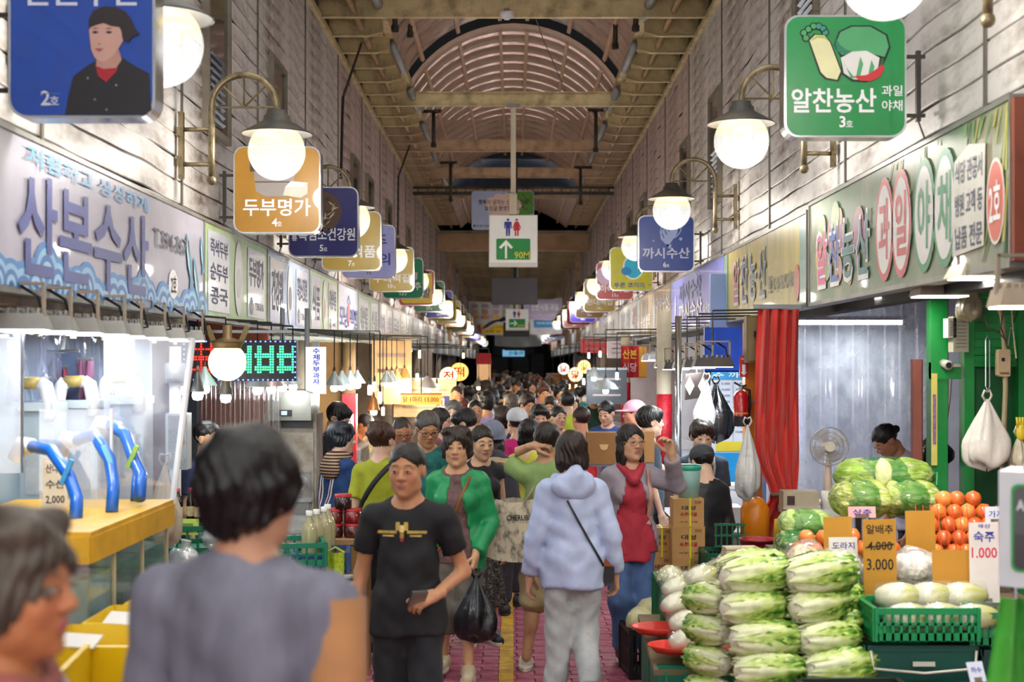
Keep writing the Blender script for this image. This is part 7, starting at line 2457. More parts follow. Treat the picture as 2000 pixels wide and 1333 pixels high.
def person(label, loc, rz=0, h=1.58, female=True, skin='mid', hair='short', hcol='15120f', head=(0, 0), lean=0, arms=None, legs=None, top=('tee', None), bottom=('pants', None),
           shoes='2a2a2a', fat=.89, sw=.93, lips=None, level=2, eyes=True, group=None, hem=None, lowcut=None, headless_legs=False, neck=1.0, curl=(.35, .35), palms=None, name='person', hand_detail=None, hs=1.0, brow=None, roll=0, brim=None):
    """level 2: full detail, 1: middle distance, 0: far crowd. Faces -y at rz = 0; 'p' side is +x."""
    T = thing(name, label, 'person', loc, rz, group)
    rb, rh, rd = ((.0135, .0048, .0055), (.02, .009, .008), (.032, .016, .016))[2 - level]
    hh = (.230 if female else .236) * (1 if h > 1.4 else h / 1.45)
    A = np.array
    zc = h - hh                      # chin
    piv = A((0, .02, .53 * h))
    Rl = rotm(0, lean)               # lean > 0 tips forward

    def up(p):
        return piv + Rl @ (A(p, float) - piv)
    hips = {s: A((s * .052 * h * fat, .01, .515 * h)) for s in (1, -1)}
    shz = zc - .088
    shw = (.087 if female else .098) * h * sw
    sho = {s: up((s * shw, .015, shz)) for s in (1, -1)}
    arms = arms or {}
    legs = legs or {}
    elb, wri, hdir = {}, {}, {}
    for s, key in ((1, 'p'), (-1, 'm')):
        e, w = arms.get(key, ((.024, .015, -.178), (.030, -.03, -.330)))
        mir = 1 if key == 'p' else -1
        elb[s] = sho[s] + A((e[0] * mir, e[1], e[2])) * h
        wri[s] = sho[s] + A((w[0] * mir, w[1], w[2])) * h
        hdir[s] = (wri[s] - elb[s]) / np.linalg.norm(wri[s] - elb[s])
    knee, ank = {}, {}
    for s, key in ((1, 'p'), (-1, 'm')):
        kx, ax_ = legs.get(key, ((.004, -.012, -.235), (.008, .012, -.465)))
        mir = 1 if key == 'p' else -1
        knee[s] = hips[s] + A((kx[0] * mir, kx[1], kx[2])) * h
        ank[s] = hips[s] + A((ax_[0] * mir, ax_[1], ax_[2])) * h
    Rh = Rl @ rotm(head[0], head[1], roll)
    hc = up((0, -.005, zc + .03)) + Rh @ A((0, -.008, hh * .5 - .03))
    # ---- body
    b = Vol()
    g = fat * h / 1.6

    def torso(v, gr=0.0):
        v.cone(up((0, .01, .50 * h)), up((0, .0, .58 * h)), .118 * g + gr, .112 * g + gr, .05, .82)
        v.cone(up((0, .0, .60 * h)), up((0, .0, .66 * h)), (.105 if female else .115) * g + gr, .112 * g + gr, .05, .80)
        v.cone(up((0, .005, .68 * h)), up((0, .01, shz - .05)), (.122 if female else .13) * g + gr, .118 * g + gr, .05, .78)
        if female:
            for s in (1, -1):
                v.ell(up((s * .055, -.085 * g, .715 * h)), (.058 * g + gr, .05 * g + gr, .058 * g + gr), .04)
        v.cone(sho[1], sho[-1], .043 * g + gr, None, .05)
        for s in (1, -1):
            v.cone(up((s * .025, .022, shz + .055)), sho[s] + A((-s * .01, 0, .006)), .036 * g + gr * .8, .034 * g + gr * .8, .045)
        v.cone(up((0, .012, shz)), up((0, .01, shz - .07)), .07 * g + gr, .1 * g + gr, .05, .85)

    torso(b)
    b.cone(up((0, .02, shz)), up((0, .012, zc + .05)), .055 * neck, .05 * neck, .04)
    for s in (1, -1):
        b.cone(sho[s], elb[s], .044 * g, .036 * g, .03)
        b.cone(elb[s], wri[s], .036 * g, .0245 * (g * .5 + .5), .02)
        b.cone(hips[s], knee[s], .078 * g, .052 * g, .05)
        b.cone(knee[s], ank[s], .05 * g, .033 * g, .03)
        mid = knee[s] * .7 + ank[s] * .3 + A((0, .015, 0))
        b.ell(mid, (.045 * g, .05 * g, .09), .03)
    head_ops(b, hc, Rh, hh, female)
    allp = A([*sho.values(), *elb.values(), *wri.values(), *knee.values(), *ank.values(), up((.17 * g, .17, .6 * h)), up((-.17 * g, -.2, .6 * h))])
    lo, hi = allp.min(0) - .11, allp.max(0) + .11
    zcut = (zc + shz) / 2 + .01
    if lean > .25:
        zcut = hc[2] - hh * .62
    lo[2] = max(lo[2], -.02) if True else lo[2]
    ax = axes(lo, (hi[0], hi[1], zcut + rb), rb)
    parts = [nets(b.ev(*ax), *ax)]
    ax = axes((hc[0] - .2, hc[1] - .2, zcut - rh), (hc[0] + .2, hc[1] + .2, hc[2] + hh * .62), rh)
    parts.append(nets(b.ev(*ax), *ax))
    # ---- hands with five fingers each
    if level >= 1:
        for s, key in ((1, 'p'), (-1, 'm')):
            d = hdir[s]
            if hand_detail and key in hand_detail:
                d, n = [A(q, float) for q in hand_detail[key]]
                d /= np.linalg.norm(d)
            else:
                n = A((-s, 0.15, 0.0))
            n = n - d * n.dot(d)
            n /= np.linalg.norm(n)
            sd = np.cross(n, d) * s
            if not (hand_detail and key in hand_detail) and sd[1] > 0:
                sd = -sd
            v = Vol()
            w0 = wri[s]
            cu = curl[0 if s > 0 else 1]
            v.cone(w0 - d * .03, w0 + d * .01, .0235, .024, .015)
            for i, (o, ln) in enumerate(((.031, .068), (.0105, .077), (-.0105, .071), (-.030, .055))):
                kn = w0 + (d * (.088 - .006 * abs(i - 1.2)) + sd * o) * hs
                v.cone(w0 + (d * .012 + sd * o * .55) * hs, kn, .0145, .0118, .016)
                p, a = kn, 0
                for j, fr_ in enumerate((.45, .3, .25)):
                    a += cu * (1.25, 1.3, .9)[j]
                    q = p + (d * math.cos(a) + n * math.sin(a)) * ln * fr_ * hs
                    v.cone(p, q, (.0102, .009, .0082)[j], (.009, .0082, .0068)[j], .004)
                    p = q
            p = w0 + (d * .022 + sd * .024 + n * .006) * hs
            for ln, (fd, fs, fn_) in ((.038, (.62, .62, .35)), (.03, (.85, .25, .35 + .4 * cu)), (.026, (.9, .0, .3 + .8 * cu))):
                q = p + (d * fd + sd * fs + n * fn_) * ln * hs
                v.cone(p, q, .0125, .0095, .008)
                p = q
            ax = axes(w0 - .21, w0 + .21, rd)
            parts.append(nets(v.ev(*ax), *ax))
    cols = skin_cols(SKIN.get(skin, skin), hc, Rh, hh, lips or ('a8585a' if female else 'a0685a'), brow or hcol)
    body = link('body', np_mesh('body', parts, m_skin, cols), T)
    # ---- eyes
    if eyes and level >= 1:
        for s in (1, -1):
            def hp(p):
                return V(hc + Rh @ (A(p) * hh))
            q3 = Matrix(Rh.tolist())
            o = MB().ball((0, 0, 0), (.060 * hh, .035 * hh, .0195 * hh), 12, 8).build('eye', m_eye, T, True, hp((s * .122, -.350, .012)), q3.to_euler())
            MB().ball((0, -.018 * hh, 0), (.026 * hh, .022 * hh, .0205 * hh), 10, 8).build('iris', m_iris, o, True)
            lid = [(x * hh, (-.036 + .16 * abs(x)) * hh, (.019 - 3.2 * x * x) * hh) for x in (-.06, -.03, 0, .03, .06)]
            MB().tube(lid, .0075 * hh, 6).build('upper_lid', M('2a1a14', .6, var=0), o, True)
    # ---- hair
    if hair and hair != 'none':
        hv = hair_vol(hair, hc, Rh, hh)
        amp = .006 if hair in ('perm', 'puff') else .0025
        fq = 42 if hair in ('perm', 'puff') else 75
        rhh = rh * 1.15
        hamp = .0012 if hair in ('crop', 'bald', 'short', 'side', 'bun') else .0042
        m_ = .62 * hh
        vol_obj('hair', hv, hc - A((.17, .22, .30)), hc + A((.17, .22, .20)), rhh, hair_mat(hcol), T,
                lambda X, Y, Z: amp * np.sin(X * fq + 3 * np.sin(Z * 30)) * np.sin(Y * fq + 2) + hamp * np.sin(np.arctan2(Y - hc[1], X - hc[0]) * 24 + 5 * np.sin(Z * 22)) * np.clip((hc[2] + .12 - Z) * 9, 0, 1))
    # ---- clothes
    def folds(a=.004):
        return lambda X, Y, Z: a * (np.sin(Z * 31 + X * 24 + 3 * np.sin(X * 13 + Y * 9)) * .55 + np.sin(Z * 13 - X * 27 + 2 * np.sin(Y * 18 + Z * 7)) + .4 * np.sin(Z * 63 - np.abs(X) * 45 + 3 * np.sin(Y * 21)))
    rc = rb * 1.0

    def wear(kind, mt, hem_z, sleeve, gr, nm, neck_r=.070, neck_z=None, fold=.004, flare=0, open_=0):
        v = Vol()
        torso(v, gr)
        if flare:
            v.cone(up((0, .0, .62 * h)), up((0, .01, hem_z - .05)), .118 * g + gr, .118 * g + gr + flare, .05, .85)
        elif hem_z < .5 * h:
            v.cone(up((0, .005, .54 * h)), (0, .01, hem_z - .06), .125 * g + gr, .128 * g + gr, .05, .85)
        if hem_z < .52 * h:
            for s in (1, -1):
                v.cone(hips[s] + A((0, 0, .03 * h)), lerp(hips[s], knee[s], .55), .090 * g + gr, .088 * g + gr, .05)
        for s in (1, -1):
            if sleeve <= 1:
                v.cone(sho[s], lerp(sho[s], elb[s], sleeve), .048 * g + gr, .047 * g + gr * 1.5, .014, None, True)
            else:
                v.cone(sho[s], elb[s], .048 * g + gr, .042 * g + gr, .014)
                v.cone(elb[s], lerp(elb[s], wri[s], sleeve - 1), .042 * g + gr, .032 * g + gr * 1.2, .014, None, True)
        nz = up((0, -.012, (neck_z if neck_z is not None else shz + .082)))
        v.ell(nz, (neck_r, neck_r * .95, neck_r * .8), .012, None, True)
        ax = axes(lo - .05 - flare, hi + A((.05 + flare, .05 + flare, .02)), rc)
        D = v.ev(*ax)
        X, Y, Z = ax[0][:, None, None], ax[1][None, :, None], ax[2][None, None, :]
        D = D + folds(fold)(X, Y, Z)
        arm_guard = 0
        hz = piv[2] + (hem_z - piv[2])
        Dz = hz + .008 * np.sin(X * 17) - Z + 0 * Y
        ins = (np.abs(X) < (.20 + flare) * g)
        D = np.where(ins, np.maximum(D, Dz), D)
        if open_:
            w = .02 + open_ * np.clip((shz + .05 - Z) / .6, 0, 1)
            D = np.where((Y < up((0, -.02, 0))[1] - .0 + 0 * Z) & (np.abs(X) < w), .05, D)
        vv, q = nets(D, *ax)
        return link(nm, np_mesh(nm, [(vv, q)], mt), T)

    kind, tm = top[0], top[1]
    hz = hem * h if hem else None
    if kind == 'tee':
        wear(kind, tm, hz or .46 * h, .62, .012, 'shirt', fold=.0035)
    elif kind == 'long':
        wear(kind, tm, hz or .47 * h, 1.9, .012, 'shirt')
    elif kind == 'vest':
        wear(kind, tm, hz or .47 * h, .15, .012, 'shirt')
    elif kind in ('jacket', 'hoodie'):
        o = wear(kind, tm, hz or .43 * h, 1.92, .020, 'jacket', .085, fold=.0045, flare=.015, open_=top[2] if len(top) > 2 else 0)
        if kind == 'hoodie':
            v = Vol()
            v.ell(up((0, .10, shz + .03)), (.12, .045, .085), .03)
            v.cone(up((-.09, -.02, shz + .06)), up((0, .09, shz + .095)), .035, .04, .03)
            v.cone(up((.09, -.02, shz + .06)), up((0, .09, shz + .095)), .035, .04, .03)
            v.ell(up((0, .0, shz + .12)), (.07, .075, .08), .02, None, True)
            c0 = up((0, .06, shz))
            vol_obj('hood', v, c0 - .22, c0 + .22, rc * .8, tm, T, folds(.006))
        if len(top) > 3:
            wear('tee', top[3], .47 * h, .3, .012, 'shirt')
    bk_, bm = bottom[0], bottom[1]
    if bk_ != 'none':
        v = Vol()
        v.cone((0, .01, .50 * h), (0, .0, .565 * h), .122 * g + .008, .112 * g + .008, .05, .84)
        gr = .022
        for s in (1, -1):
            if bk_ == 'pants':
                v.cone(hips[s], knee[s], .082 * g + gr * .7, .056 * g + gr, .04)
                v.cone(knee[s], lerp(knee[s], ank[s], .93), .056 * g + gr, .046 * g + gr, .03, None, True)
            elif bk_ == 'shorts':
                f_ = bottom[2] if len(bottom) > 2 else .95
                if f_ <= 1:
                    v.cone(hips[s], lerp(hips[s], knee[s], f_), .085 * g + gr, .075 * g + gr, .04, None, True)
                else:
                    v.cone(hips[s], knee[s], .085 * g + gr, .068 * g + gr, .04)
                    v.cone(knee[s], lerp(knee[s], ank[s], f_ - 1), .068 * g + gr, .07 * g + gr, .03, None, True)
        if bk_ == 'skirt':
            f_ = bottom[2] if len(bottom) > 2 else .2
            v.cone((0, .01, .55 * h), (0, .01, f_ * h), .12 * g, .20 * g, .03, .8, True)
        ax = axes((lo[0] - .06, lo[1] - .06, 0), (hi[0] + .06, hi[1] + .06, .60 * h), rc)
        D = v.ev(*ax)
        X, Y, Z = ax[0][:, None, None], ax[1][None, :, None], ax[2][None, None, :]
        if bk_ == 'skirt':
            th = np.arctan2(Y, X)
            D = D + .012 * np.sin(th * 13) * np.clip((.55 * h - Z) / .4, 0, 1)
        D = np.maximum(D + folds(.005)(X, Y, Z), Z - .585 * h)
        vv, q = nets(D, *ax)
        link({'pants': 'trousers', 'shorts': 'shorts', 'skirt': 'skirt'}[bk_], np_mesh('trousers', [(vv, q)], bm), T)
    if shoes and level >= 1:
        for s in (1, -1):
            v = Vol()
            a0 = ank[s]
            gz = max(a0[2] - .075, .0)
            v.cone((a0[0], a0[1] + .025, gz + .035), (a0[0] + s * .012, a0[1] - .13, gz + .026), .040, .038, .03)
            v.ell((a0[0], a0[1] + .0, gz + .055), (.042, .06, .045), .03)
            o = vol_obj('shoe', v, (a0[0] - .09, a0[1] - .22, gz - .006), (a0[0] + .09, a0[1] + .12, gz + .14), .008 if level > 1 else .014, M(shoes, .5, var=.1), T,
                        lambda X, Y, Z: np.where(Z < gz + .002, .05, 0.0) + 0 * X + 0 * Y)
            if o:
                MB().prism([(a0[0] + x, a0[1] + y) for x, y in oval(.088, .27, s * .005, -.05, 18)], gz, gz + .02, Matrix(((1, 0, 0), (0, 0, 1), (0, 1, 0)))).build('sole', M('d8d2c6' if level > 1 else shoes, .7), o)
    J = dict(T=T, hc=hc, Rh=Rh, hh=hh, sho=sho, elb=elb, wri=wri, hdir=hdir, shz=shz, up=up, h=h, g=g, hips=hips, ank=ank, knee=knee)
    return J


def glasses(J, col='2a2422', r=.10):
    hc, Rh, hh = J['hc'], J['Rh'], J['hh']

    def hp(p):
        return V(hc + Rh @ (np.array(p) * hh))
    mb = MB()
    for s in (1, -1):
        mb.tube([hp((s * .125 + r * 1.05 * math.cos(a), -.425 + .10 * (abs(s * .125 + r * math.cos(a)) - .02), -.005 + r * .72 * math.sin(a))) for a in [2 * PI * i / 16 for i in range(17)]], .009 * hh, 6)
        mb.tube([hp((s * .23, -.40, .02)), hp((s * .33, -.2, .03)), hp((s * .345, .06, .01))], .009 * hh, 6)
    mb.tube([hp((-.03, -.435, .0)), hp((0, -.44, .02)), hp((.03, -.435, .0))], .009 * hh, 6)
    mb.build('glasses', M(col, .3, .3), J['T'], True)


def cap(J, col, style='cap'):
    hc, Rh, hh = J['hc'], J['Rh'], J['hh']
    v = Vol()
    v.ell(hc + Rh @ (np.array((0, .06, .22)) * hh), np.array((.385, .46, .36)) * hh, .02, Rh)
    if style == 'bucket':
        v.cone(hc + Rh @ (np.array((0, .05, .25)) * hh), hc + Rh @ (np.array((0, .05, -.02)) * hh), .37 * hh, .46 * hh, .02, None, True)
    elif style == 'cap':
        v.ell(hc + Rh @ (np.array((0, -.42, .12)) * hh), np.array((.30, .36, .045)) * hh, .02, Rh)
    else:
        v.ell(hc + Rh @ (np.array((0, .45, .10)) * hh), np.array((.12, .2, .05)) * hh, .02, Rh)
    zb = {'cap': .10, 'bucket': -.02}.get(style, .08)
    v.ell(hc + Rh @ (np.array((0, 0, zb - 1.0)) * hh), np.array((1.6, 1.6, 1.0)) * hh, .01, Rh, True) if style != 'bucket' else None
    return vol_obj('hat', v, hc - .25, hc + .25, .008, cloth(col), J['T'])


def strap(J, p0, p1, p2, col='1b1b1d', w=.022, bulge=.0):
    """flat strap over the body through three local points"""
    a, b, c = V(p0), V(p1), V(p2)
    done = set()
    pts = [a * (1 - t) ** 2 + b * 2 * t * (1 - t) + c * t * t for t in [i / 14 for i in range(15)]]
    sg = 1 if b.y > 0 else -1
    for ch in J['T'].children:
        if ch.name.split('.')[0] in ('shirt', 'jacket', 'tunic'):
            me = ch.data
            tr = BVHTree.FromPolygons([v.co for v in me.vertices], [p.vertices for p in me.polygons])
            for i, p in enumerate(pts):
                hit = tr.ray_cast(V((p.x, sg * 1.0, p.z)), V((0, -sg, 0)))[0]
                if hit is not None and (hit.y + .006 * sg) * sg > (p.y * sg if i in done else -9):
                    pts[i] = V((p.x, hit.y + .006 * sg, p.z))
                    done.add(i)
    return MB().tube(pts, w / 2, 8, True, .35).build('strap', M(col, .6), J['T'], True)
# ================================================================== the people one can tell apart


def stand(px, ytop, d, hair=.02):
    return (((px - CX) / F * d, d, 0), H - (ytop - CY) / F * d - hair)


def cast(label, px, ytop, d, rz, hair_h=.02, **k):
    loc, h = stand(px, ytop, d, hair_h)
    return person(label, loc, rz, h, **k)


ct = cloth
# foreground
J = cast('man in a loose lavender grey shirt seen from behind, nearest the camera', 485, 825, 2.8, PI - .35, .03, female=False, skin='tan', hair='puff', hcol='0d0b0a', top=('long', M('6c6c7a', .8, var=.2, scale=7, stretch=(3, 3, .5))), bottom=('pants', ct('4a4a52')), fat=1.05, sw=1.02, level=2)
MB().tube([J['sho'][-1] + np.array((-.02, .0, .02)), J['elb'][-1], J['wri'][-1]], [.062, .058, .05], 14).build('brown_sleeve', ct('9a6a42'), J['T'], True)
glasses(J, 'd8dcde')
J = cast('old woman in profile at the lower left corner with a pearl earring', 12, 975, 2.3, PI / 2 - .1, .03, female=True, skin='a8683f', hair='perm', hcol='4a4238', top=('long', ct('a9a6ac')), bottom=('pants', ct('3a3a40')), level=2, fat=.95)
MB().ball(V(J['hc'] + J['Rh'] @ (np.array((.33, .06, -.17)) * J['hh'])), .011, 10, 8).build('earring', M('e8e2d6', .2, coat=.6), J['T'], True)
MB().tube([J['up']((x * .085, -.07 * math.cos(x * 1.2) , J['shz'] + .035 + .03 * abs(x))) for x in (-1, -.6, -.2, .2, .6, 1)], .02, 8).build('collar', ct('8a4a42'), J['T'], True)

# middle of the aisle
J = cast('man walking towards the camera in a black printed T-shirt holding a phone', 797, 857, 6.25, -.12, .02, female=False, skin='b5805c', hair='crop', hcol='14110f', head=(-.1, .05), top=('tee', M('16171b', .75, var=.25, scale=3, stretch=(6, 1, 3))), bottom=('pants', ct('1b1d22')), sw=1.02, fat=.93,
         arms={'p': ((.05, .045, -.16), (-.005, -.10, -.205)), 'm': ((.045, .03, -.17), (.055, -.02, -.315))}, legs={'p': ((.01, -.05, -.23), (.0, .03, -.465)), 'm': ((.0, .0, -.235), (.01, .07, -.455))},
         hand_detail={'p': ((-.6, -.6, -.15), (-.3, .5, -.8))}, curl=(.55, .4), shoes='1e1e20')
T = J['T']
for x, z, w, h_, c in ((-.065, 1.19, .085, .012, 'b59a48'), (.065, 1.19, .085, .012, 'b59a48'), (-.018, 1.215, .018, .036, 'c4a854'), (.018, 1.215, .018, .036, 'c4a854'), (0, 1.205, .02, .03, 'd9c27a'), (.0, 1.175, .016, .026, 'a88a3c'), (0.0, 1.155, .012, .01, 'b03040'), (-.06, 1.174, .05, .006, 'd0b868'), (.06, 1.174, .05, .006, 'd0b868')):
    MB().grid(lambda u, v: V((x + (u - .5) * w, -.139 + .55 * (x + (u - .5) * w) ** 2 * 1.6, z - .012 + (v - .5) * h_)), 6, 1).build('chest_print', M(c, .4, .4, var=.3, scale=60), T)
MB().tube([J['elb'][1] * .4 + J['sho'][1] * .6 + np.array((.048 * math.cos(a), .048 * math.sin(a), -.012 * math.cos(a))) for a in [2 * PI * i / 14 for i in range(15)]], .006, 6).build('cuff_stripe', M('b03a40', .7), T)
wp = T.matrix_basis @ V(J['wri'][1])
ph = thing('phone', 'dark phone in the left hand of the man in black', 'phone', (T.location[0] + .055, T.location[1] - .235, J['wri'][1][2] - .01), .3)
MB().prism(rrect(.072, .15, .01, 3), -.004, .004, Matrix.Rotation(.9, 3, 'X')).build('shell', M('2c2a28', .3, coat=.5), ph)
MB().prism(rrect(.066, .14, .008, 3), -.0055, -.0042, Matrix.Rotation(.9, 3, 'X')).build('glass', M('8a8478', .15, coat=.6), ph)

J = cast('woman in a bright green open jacket carrying a black plastic bag', 893, 825, 8.6, -.08, .04, female=True, skin='c99a72', hair='perm', hcol='2a2018', top=('jacket', ct('178a50', 'shiny'), .10, ct('6e5350', 'print', '4a3436')), bottom=('shorts', ct('6b665c'), 1.42), shoes='b9ab8c', fat=.95, sw=.95,
         arms={'p': ((.05, .02, -.165), (.0, -.09, -.285))}, legs={'p': ((.0, -.03, -.235), (-.0, -.05, -.46)), 'm': ((.0, .01, -.235), (.02, .10, -.45))}, curl=(.85, .35), hand_detail={'p': ((-.1, -.35, -.9), (-.9, .2, .1))}, lips='a05a58')
strap(J, (.085, -.10, J['shz'] + .035), (.03, -.19, J['shz'] - .14), (-.13, -.15, J['shz'] - .46), '8a5a2c', .022)
w = J['T'].location + V((J['wri'][1][0] - .005, J['wri'][1][1] - .045, J['wri'][1][2] - .12))
loop_bag('plastic_bag', 'black plastic bag hanging from the hand of the woman in green', w, (.24, .14, .38), '18191d', seed=3)

J = cast('woman in black with a dark flowered skirt half hidden behind the green jacket', 940, 826, 9.7, .25, .02, female=True, skin='c99e7e', hair='bun', hcol='1c1612', head=(.1, .15), top=('vest', ct('1c1c20')), bottom=('skirt', ct('2c2a2a', 'print', '9a948c', dscale=60, damt=.8), .17), shoes='1d1d20', fat=.95)
J = cast('woman in an olive tee with pinned up brown hair seen from behind', 745, 812, 9.3, PI - .3, .05, female=True, skin='c9a088', hair='updo', hcol='3a2014', top=('tee', ct('8f9418')), bottom=('shorts', ct('1b1b1f'), .98), shoes='23231c', fat=1.0, sw=1.0, arms={'p': ((.03, .02, -.178), (.04, .0, -.335))}, curl=(.85, .4), head=(-.25, .05))
strap(J, (-.10, .07, J['shz'] + .055), (.02, .16, J['shz'] - .06), (.16, .13, J['shz'] - .30), '1b1b1d', .035)
w = J['T'].matrix_basis @ V(J['wri'][1]) + V((0, 0, 0))
wl = J['T'].location
rzm = Matrix.Rotation(PI - .3, 3, 'Z')
w = wl + rzm @ V(J['wri'][1]) + V((0, -.02, -.085))
loop_bag('plastic_bag', 'crumpled black bag held by the woman in the olive tee', w, (.20, .16, .26), '1e2228', seed=8)
loop_bag('plastic_bag', 'longer black bag behind the crumpled one', w + V((-.05, .10, -.02)), (.22, .14, .42), '15161a', seed=9)

J = cast('woman from behind in a leaf green tee, hand at her neck', 1068, 820, 8.85, PI - .05, .02, female=True, skin='b98c6c', hair='short', hcol='1d1410', top=('tee', ct('7f9a5c')), bottom=('shorts', ct('a08e68'), 1.05), shoes=None, fat=1.02, sw=1.0,
         arms={'p': ((.10, -.08, .06), (-.03, .02, .115))}, hand_detail={'p': ((-.9, .2, .2), (-.2, -.5, -.8))}, curl=(.6, .35), legs={'p': ((.0, .0, -.235), (.03, .0, -.465)), 'm': ((.0, -.02, -.235), (.0, .08, -.46))})
T = J['T']
for s in (1, -1):
    a = J['ank'][s]
    z0 = max(a[2] - .075, 0)
    v = Vol()
    v.cone((a[0], a[1] - .06, z0 + .03), (a[0] + s * .012, a[1] - .13, z0 + .03), .045, .04, .02)
    o = vol_obj('slipper', v, (a[0] - .09, a[1] - .22, z0), (a[0] + .09, a[1], z0 + .1), .008, M('d9d2c8', .6), T)
    MB().prism([(a[0] + x, a[1] + y) for x, y in oval(.09, .27, s * .005, -.05, 18)], z0, z0 + .022, Matrix(((1, 0, 0), (0, 0, 1), (0, 1, 0)))).build('sole', M('cfc8bc', .7), o)
# tote bag on her shoulder
tb = thing('tote_bag', 'large canvas tote with blue black brush print on a shoulder strap', 'bag', (T.location[0] - .235, T.location[1] - .06, .70), .1)
rr = random.Random(4)


def tote(u, v):
    a = 2 * PI * v
    wd = .235 - .075 * u
    return V((wd * (abs(math.cos(a)) ** .6) * math.copysign(1, math.cos(a)) + .03 * u, (.10 - .05 * u) * math.sin(a) + .012 * math.sin(7 * a + 5 * u), .36 * u - .04 * math.cos(a) * (1 - u) + .012 * math.sin(5 * a)))


MB().grid(tote, 10, 28).build('body', M('c9bda4', .85, var=.1, dirt='18222e', damt=1, dscale=14, stretch=(1.6, 1, .9)), tb, True)
MB().grid(lambda u, v: V((.235 * (2 * u - 1) * .95 + .0, (.09) * (2 * v - 1), -.0 + .02 * abs(2 * u - 1))), 4, 2).build('base', M('b5a88c', .85), tb)
letters('CHERUBIN', tb, M('22262e', .8), w=.17, h=.035, x=.06, z=.26, y=-.092, bold=.02)
MB().tube([(.10, -.03, .34), (.20, -.04, .52), (.235, .0, .66), (.24, .06, .60), (.16, .08, .34)], .02, 8, True, .4).build('strap', M('b9ad94', .85), tb, True)

J = cast('woman from behind in a pale blue hooded jacket and light jeans', 1117, 835, 7.95, PI + .08, .03, female=True, skin='bb8f72', hair='bob', hcol='231712', top=('hoodie', ct('a9b6d6', 'shiny')), bottom=('pants', ct('a3a7a8')), shoes='c9c6c2', fat=.98, sw=1.0, hem=.43, head=(0, .12),
         arms={'p': ((.05, .01, -.175), (.065, -.04, -.325)), 'm': ((.055, .02, -.175), (.075, -.03, -.315))}, legs={'p': ((.0, -.015, -.235), (.01, .0, -.465)), 'm': ((.0, -.03, -.235), (-.0, .12, -.44))})
strap(J, (.04, .155, J['shz'] - .05), (-.05, .20, J['shz'] - .22), (-.17, .13, J['shz'] - .42), '19191b', .016)
cb = thing('shoulder_bag', 'small black shoulder bag at the hip of the woman in pale blue', 'bag', J['T'].location + V((.185, .02, .68)), 0)
MB().prism(rrect(.10, .15, .02, 4, 0, .075), -.05, .05).build('pouch', M('19181a', .5), cb)
MB().box((0, -.052, .12), (.09, .006, .05)).build('flap', M('8a4a22', .5), cb)

J = cast('woman in a red top and glasses raising her hand', 1232, 825, 8.95, .12, .02, female=True, skin='c59878', hair='long', hcol='17110e', head=(.28, -.1), top=('jacket', ct('8e8590'), .16, ct('a32838')), bottom=('pants', ct('46618f')), shoes='5a1c24', fat=.93, sw=.95,
         arms={'p': ((.10, -.06, -.035), (.055, -.16, .095)), 'm': ((.04, .02, -.175), (.02, -.02, -.335))}, legs={'p': ((.0, -.01, -.235), (.02, -.03, -.465)), 'm': ((.0, -.03, -.235), (-.03, .07, -.455))}, hand_detail={'p': ((-.25, -.1, .95), (-.7, -.5, .1))}, curl=(.5, .35), hem=.47)
glasses(J, 'a8785a')
strap(J, (.10, -.05, J['shz'] + .05), (.11, -.17, J['shz'] - .1), (.10, -.15, J['shz'] - .3), 'c09080', .04)
T = J['T']
v = Vol()
torso_z = J['shz']
v.cone(J['up']((0, 0, .60 * J['h'])), J['up']((0, .005, .44 * J['h'])), .135, .15, .05, .8, True)
vol_obj('tunic', v, np.array((-.25, -.25, .40 * J['h'])), np.array((.25, .25, .72 * J['h'])), .0135, ct('a32838'), T, lambda X, Y, Z: .005 * np.sin(X * 40 + 2 * np.sin(Z * 12)) + 0 * Y)
v = Vol()
for s in (1, -1):
    v.cone(J['up']((s * .07, -.02, J['shz'] + .065)), J['up']((0, -.115, J['shz'] - .02)), .024, .03, .02)
vol_obj('cowl', v, np.array((-.15, -.2, J['shz'] - .08)), np.array((.15, .08, J['shz'] + .12)), .009, ct('a32838'), T)

J = cast('grey haired man in glasses and a teal patterned shirt looking down', 833, 797, 9.75, .12, .02, female=False, skin='b9855f', hair='side', hcol='4a453f', head=(.15, .32), top=('tee', ct('1d6a66', 'print', '0f2a34', dscale=18)), bottom=('pants', ct('3a3a3e')), shoes='222222', fat=.98, brow='55504a')
glasses(J, '1e1c1c', .105)
J = cast('balding man just behind the grey haired one', 785, 812, 11, .1, .01, female=False, skin='a8714e', hair='bald', hcol='2c2622', head=(.1, .25), top=('tee', ct('5a5348')), bottom=('pants', ct('3a3a3e')), level=1)
glasses(J)
J = cast('woman in a grey bucket hat and dark hooded jacket seen from behind', 963, 820, 10.8, PI, .03, female=True, skin='mid', hair='long', hcol='131110', top=('hoodie', ct('33333a')), bottom=('pants', ct('2c2c30')), level=1, fat=.98)
cap(J, '6f7688', 'bucket')
v = Vol().ell(J['up']((0, .10, J['shz'] + .02)), (.16, .07, .06), .03)
vol_obj('hood_lining', v, np.array((-.25, -.05, J['shz'] - .1)), np.array((.25, .25, J['shz'] + .12)), .014, ct('a08c70'), J['T'])
J = cast('person in a magenta top and pale backward cap', 1010, 793, 12.3, PI + .4, .03, female=False, skin='mid', hair='short', hcol='191512', top=('tee', ct('b01664')), bottom=('pants', ct('2c2c34')), level=1)
cap(J, 'bfc2c8', 'back')
J = cast('woman with a black bob and yellow top', 1034, 816, 11.2, PI - .3, .02, female=True, skin='light', hair='bob', hcol='0f0d0c', top=('tee', ct('c6c04a')), bottom=('pants', ct('3a3a44')), level=1)
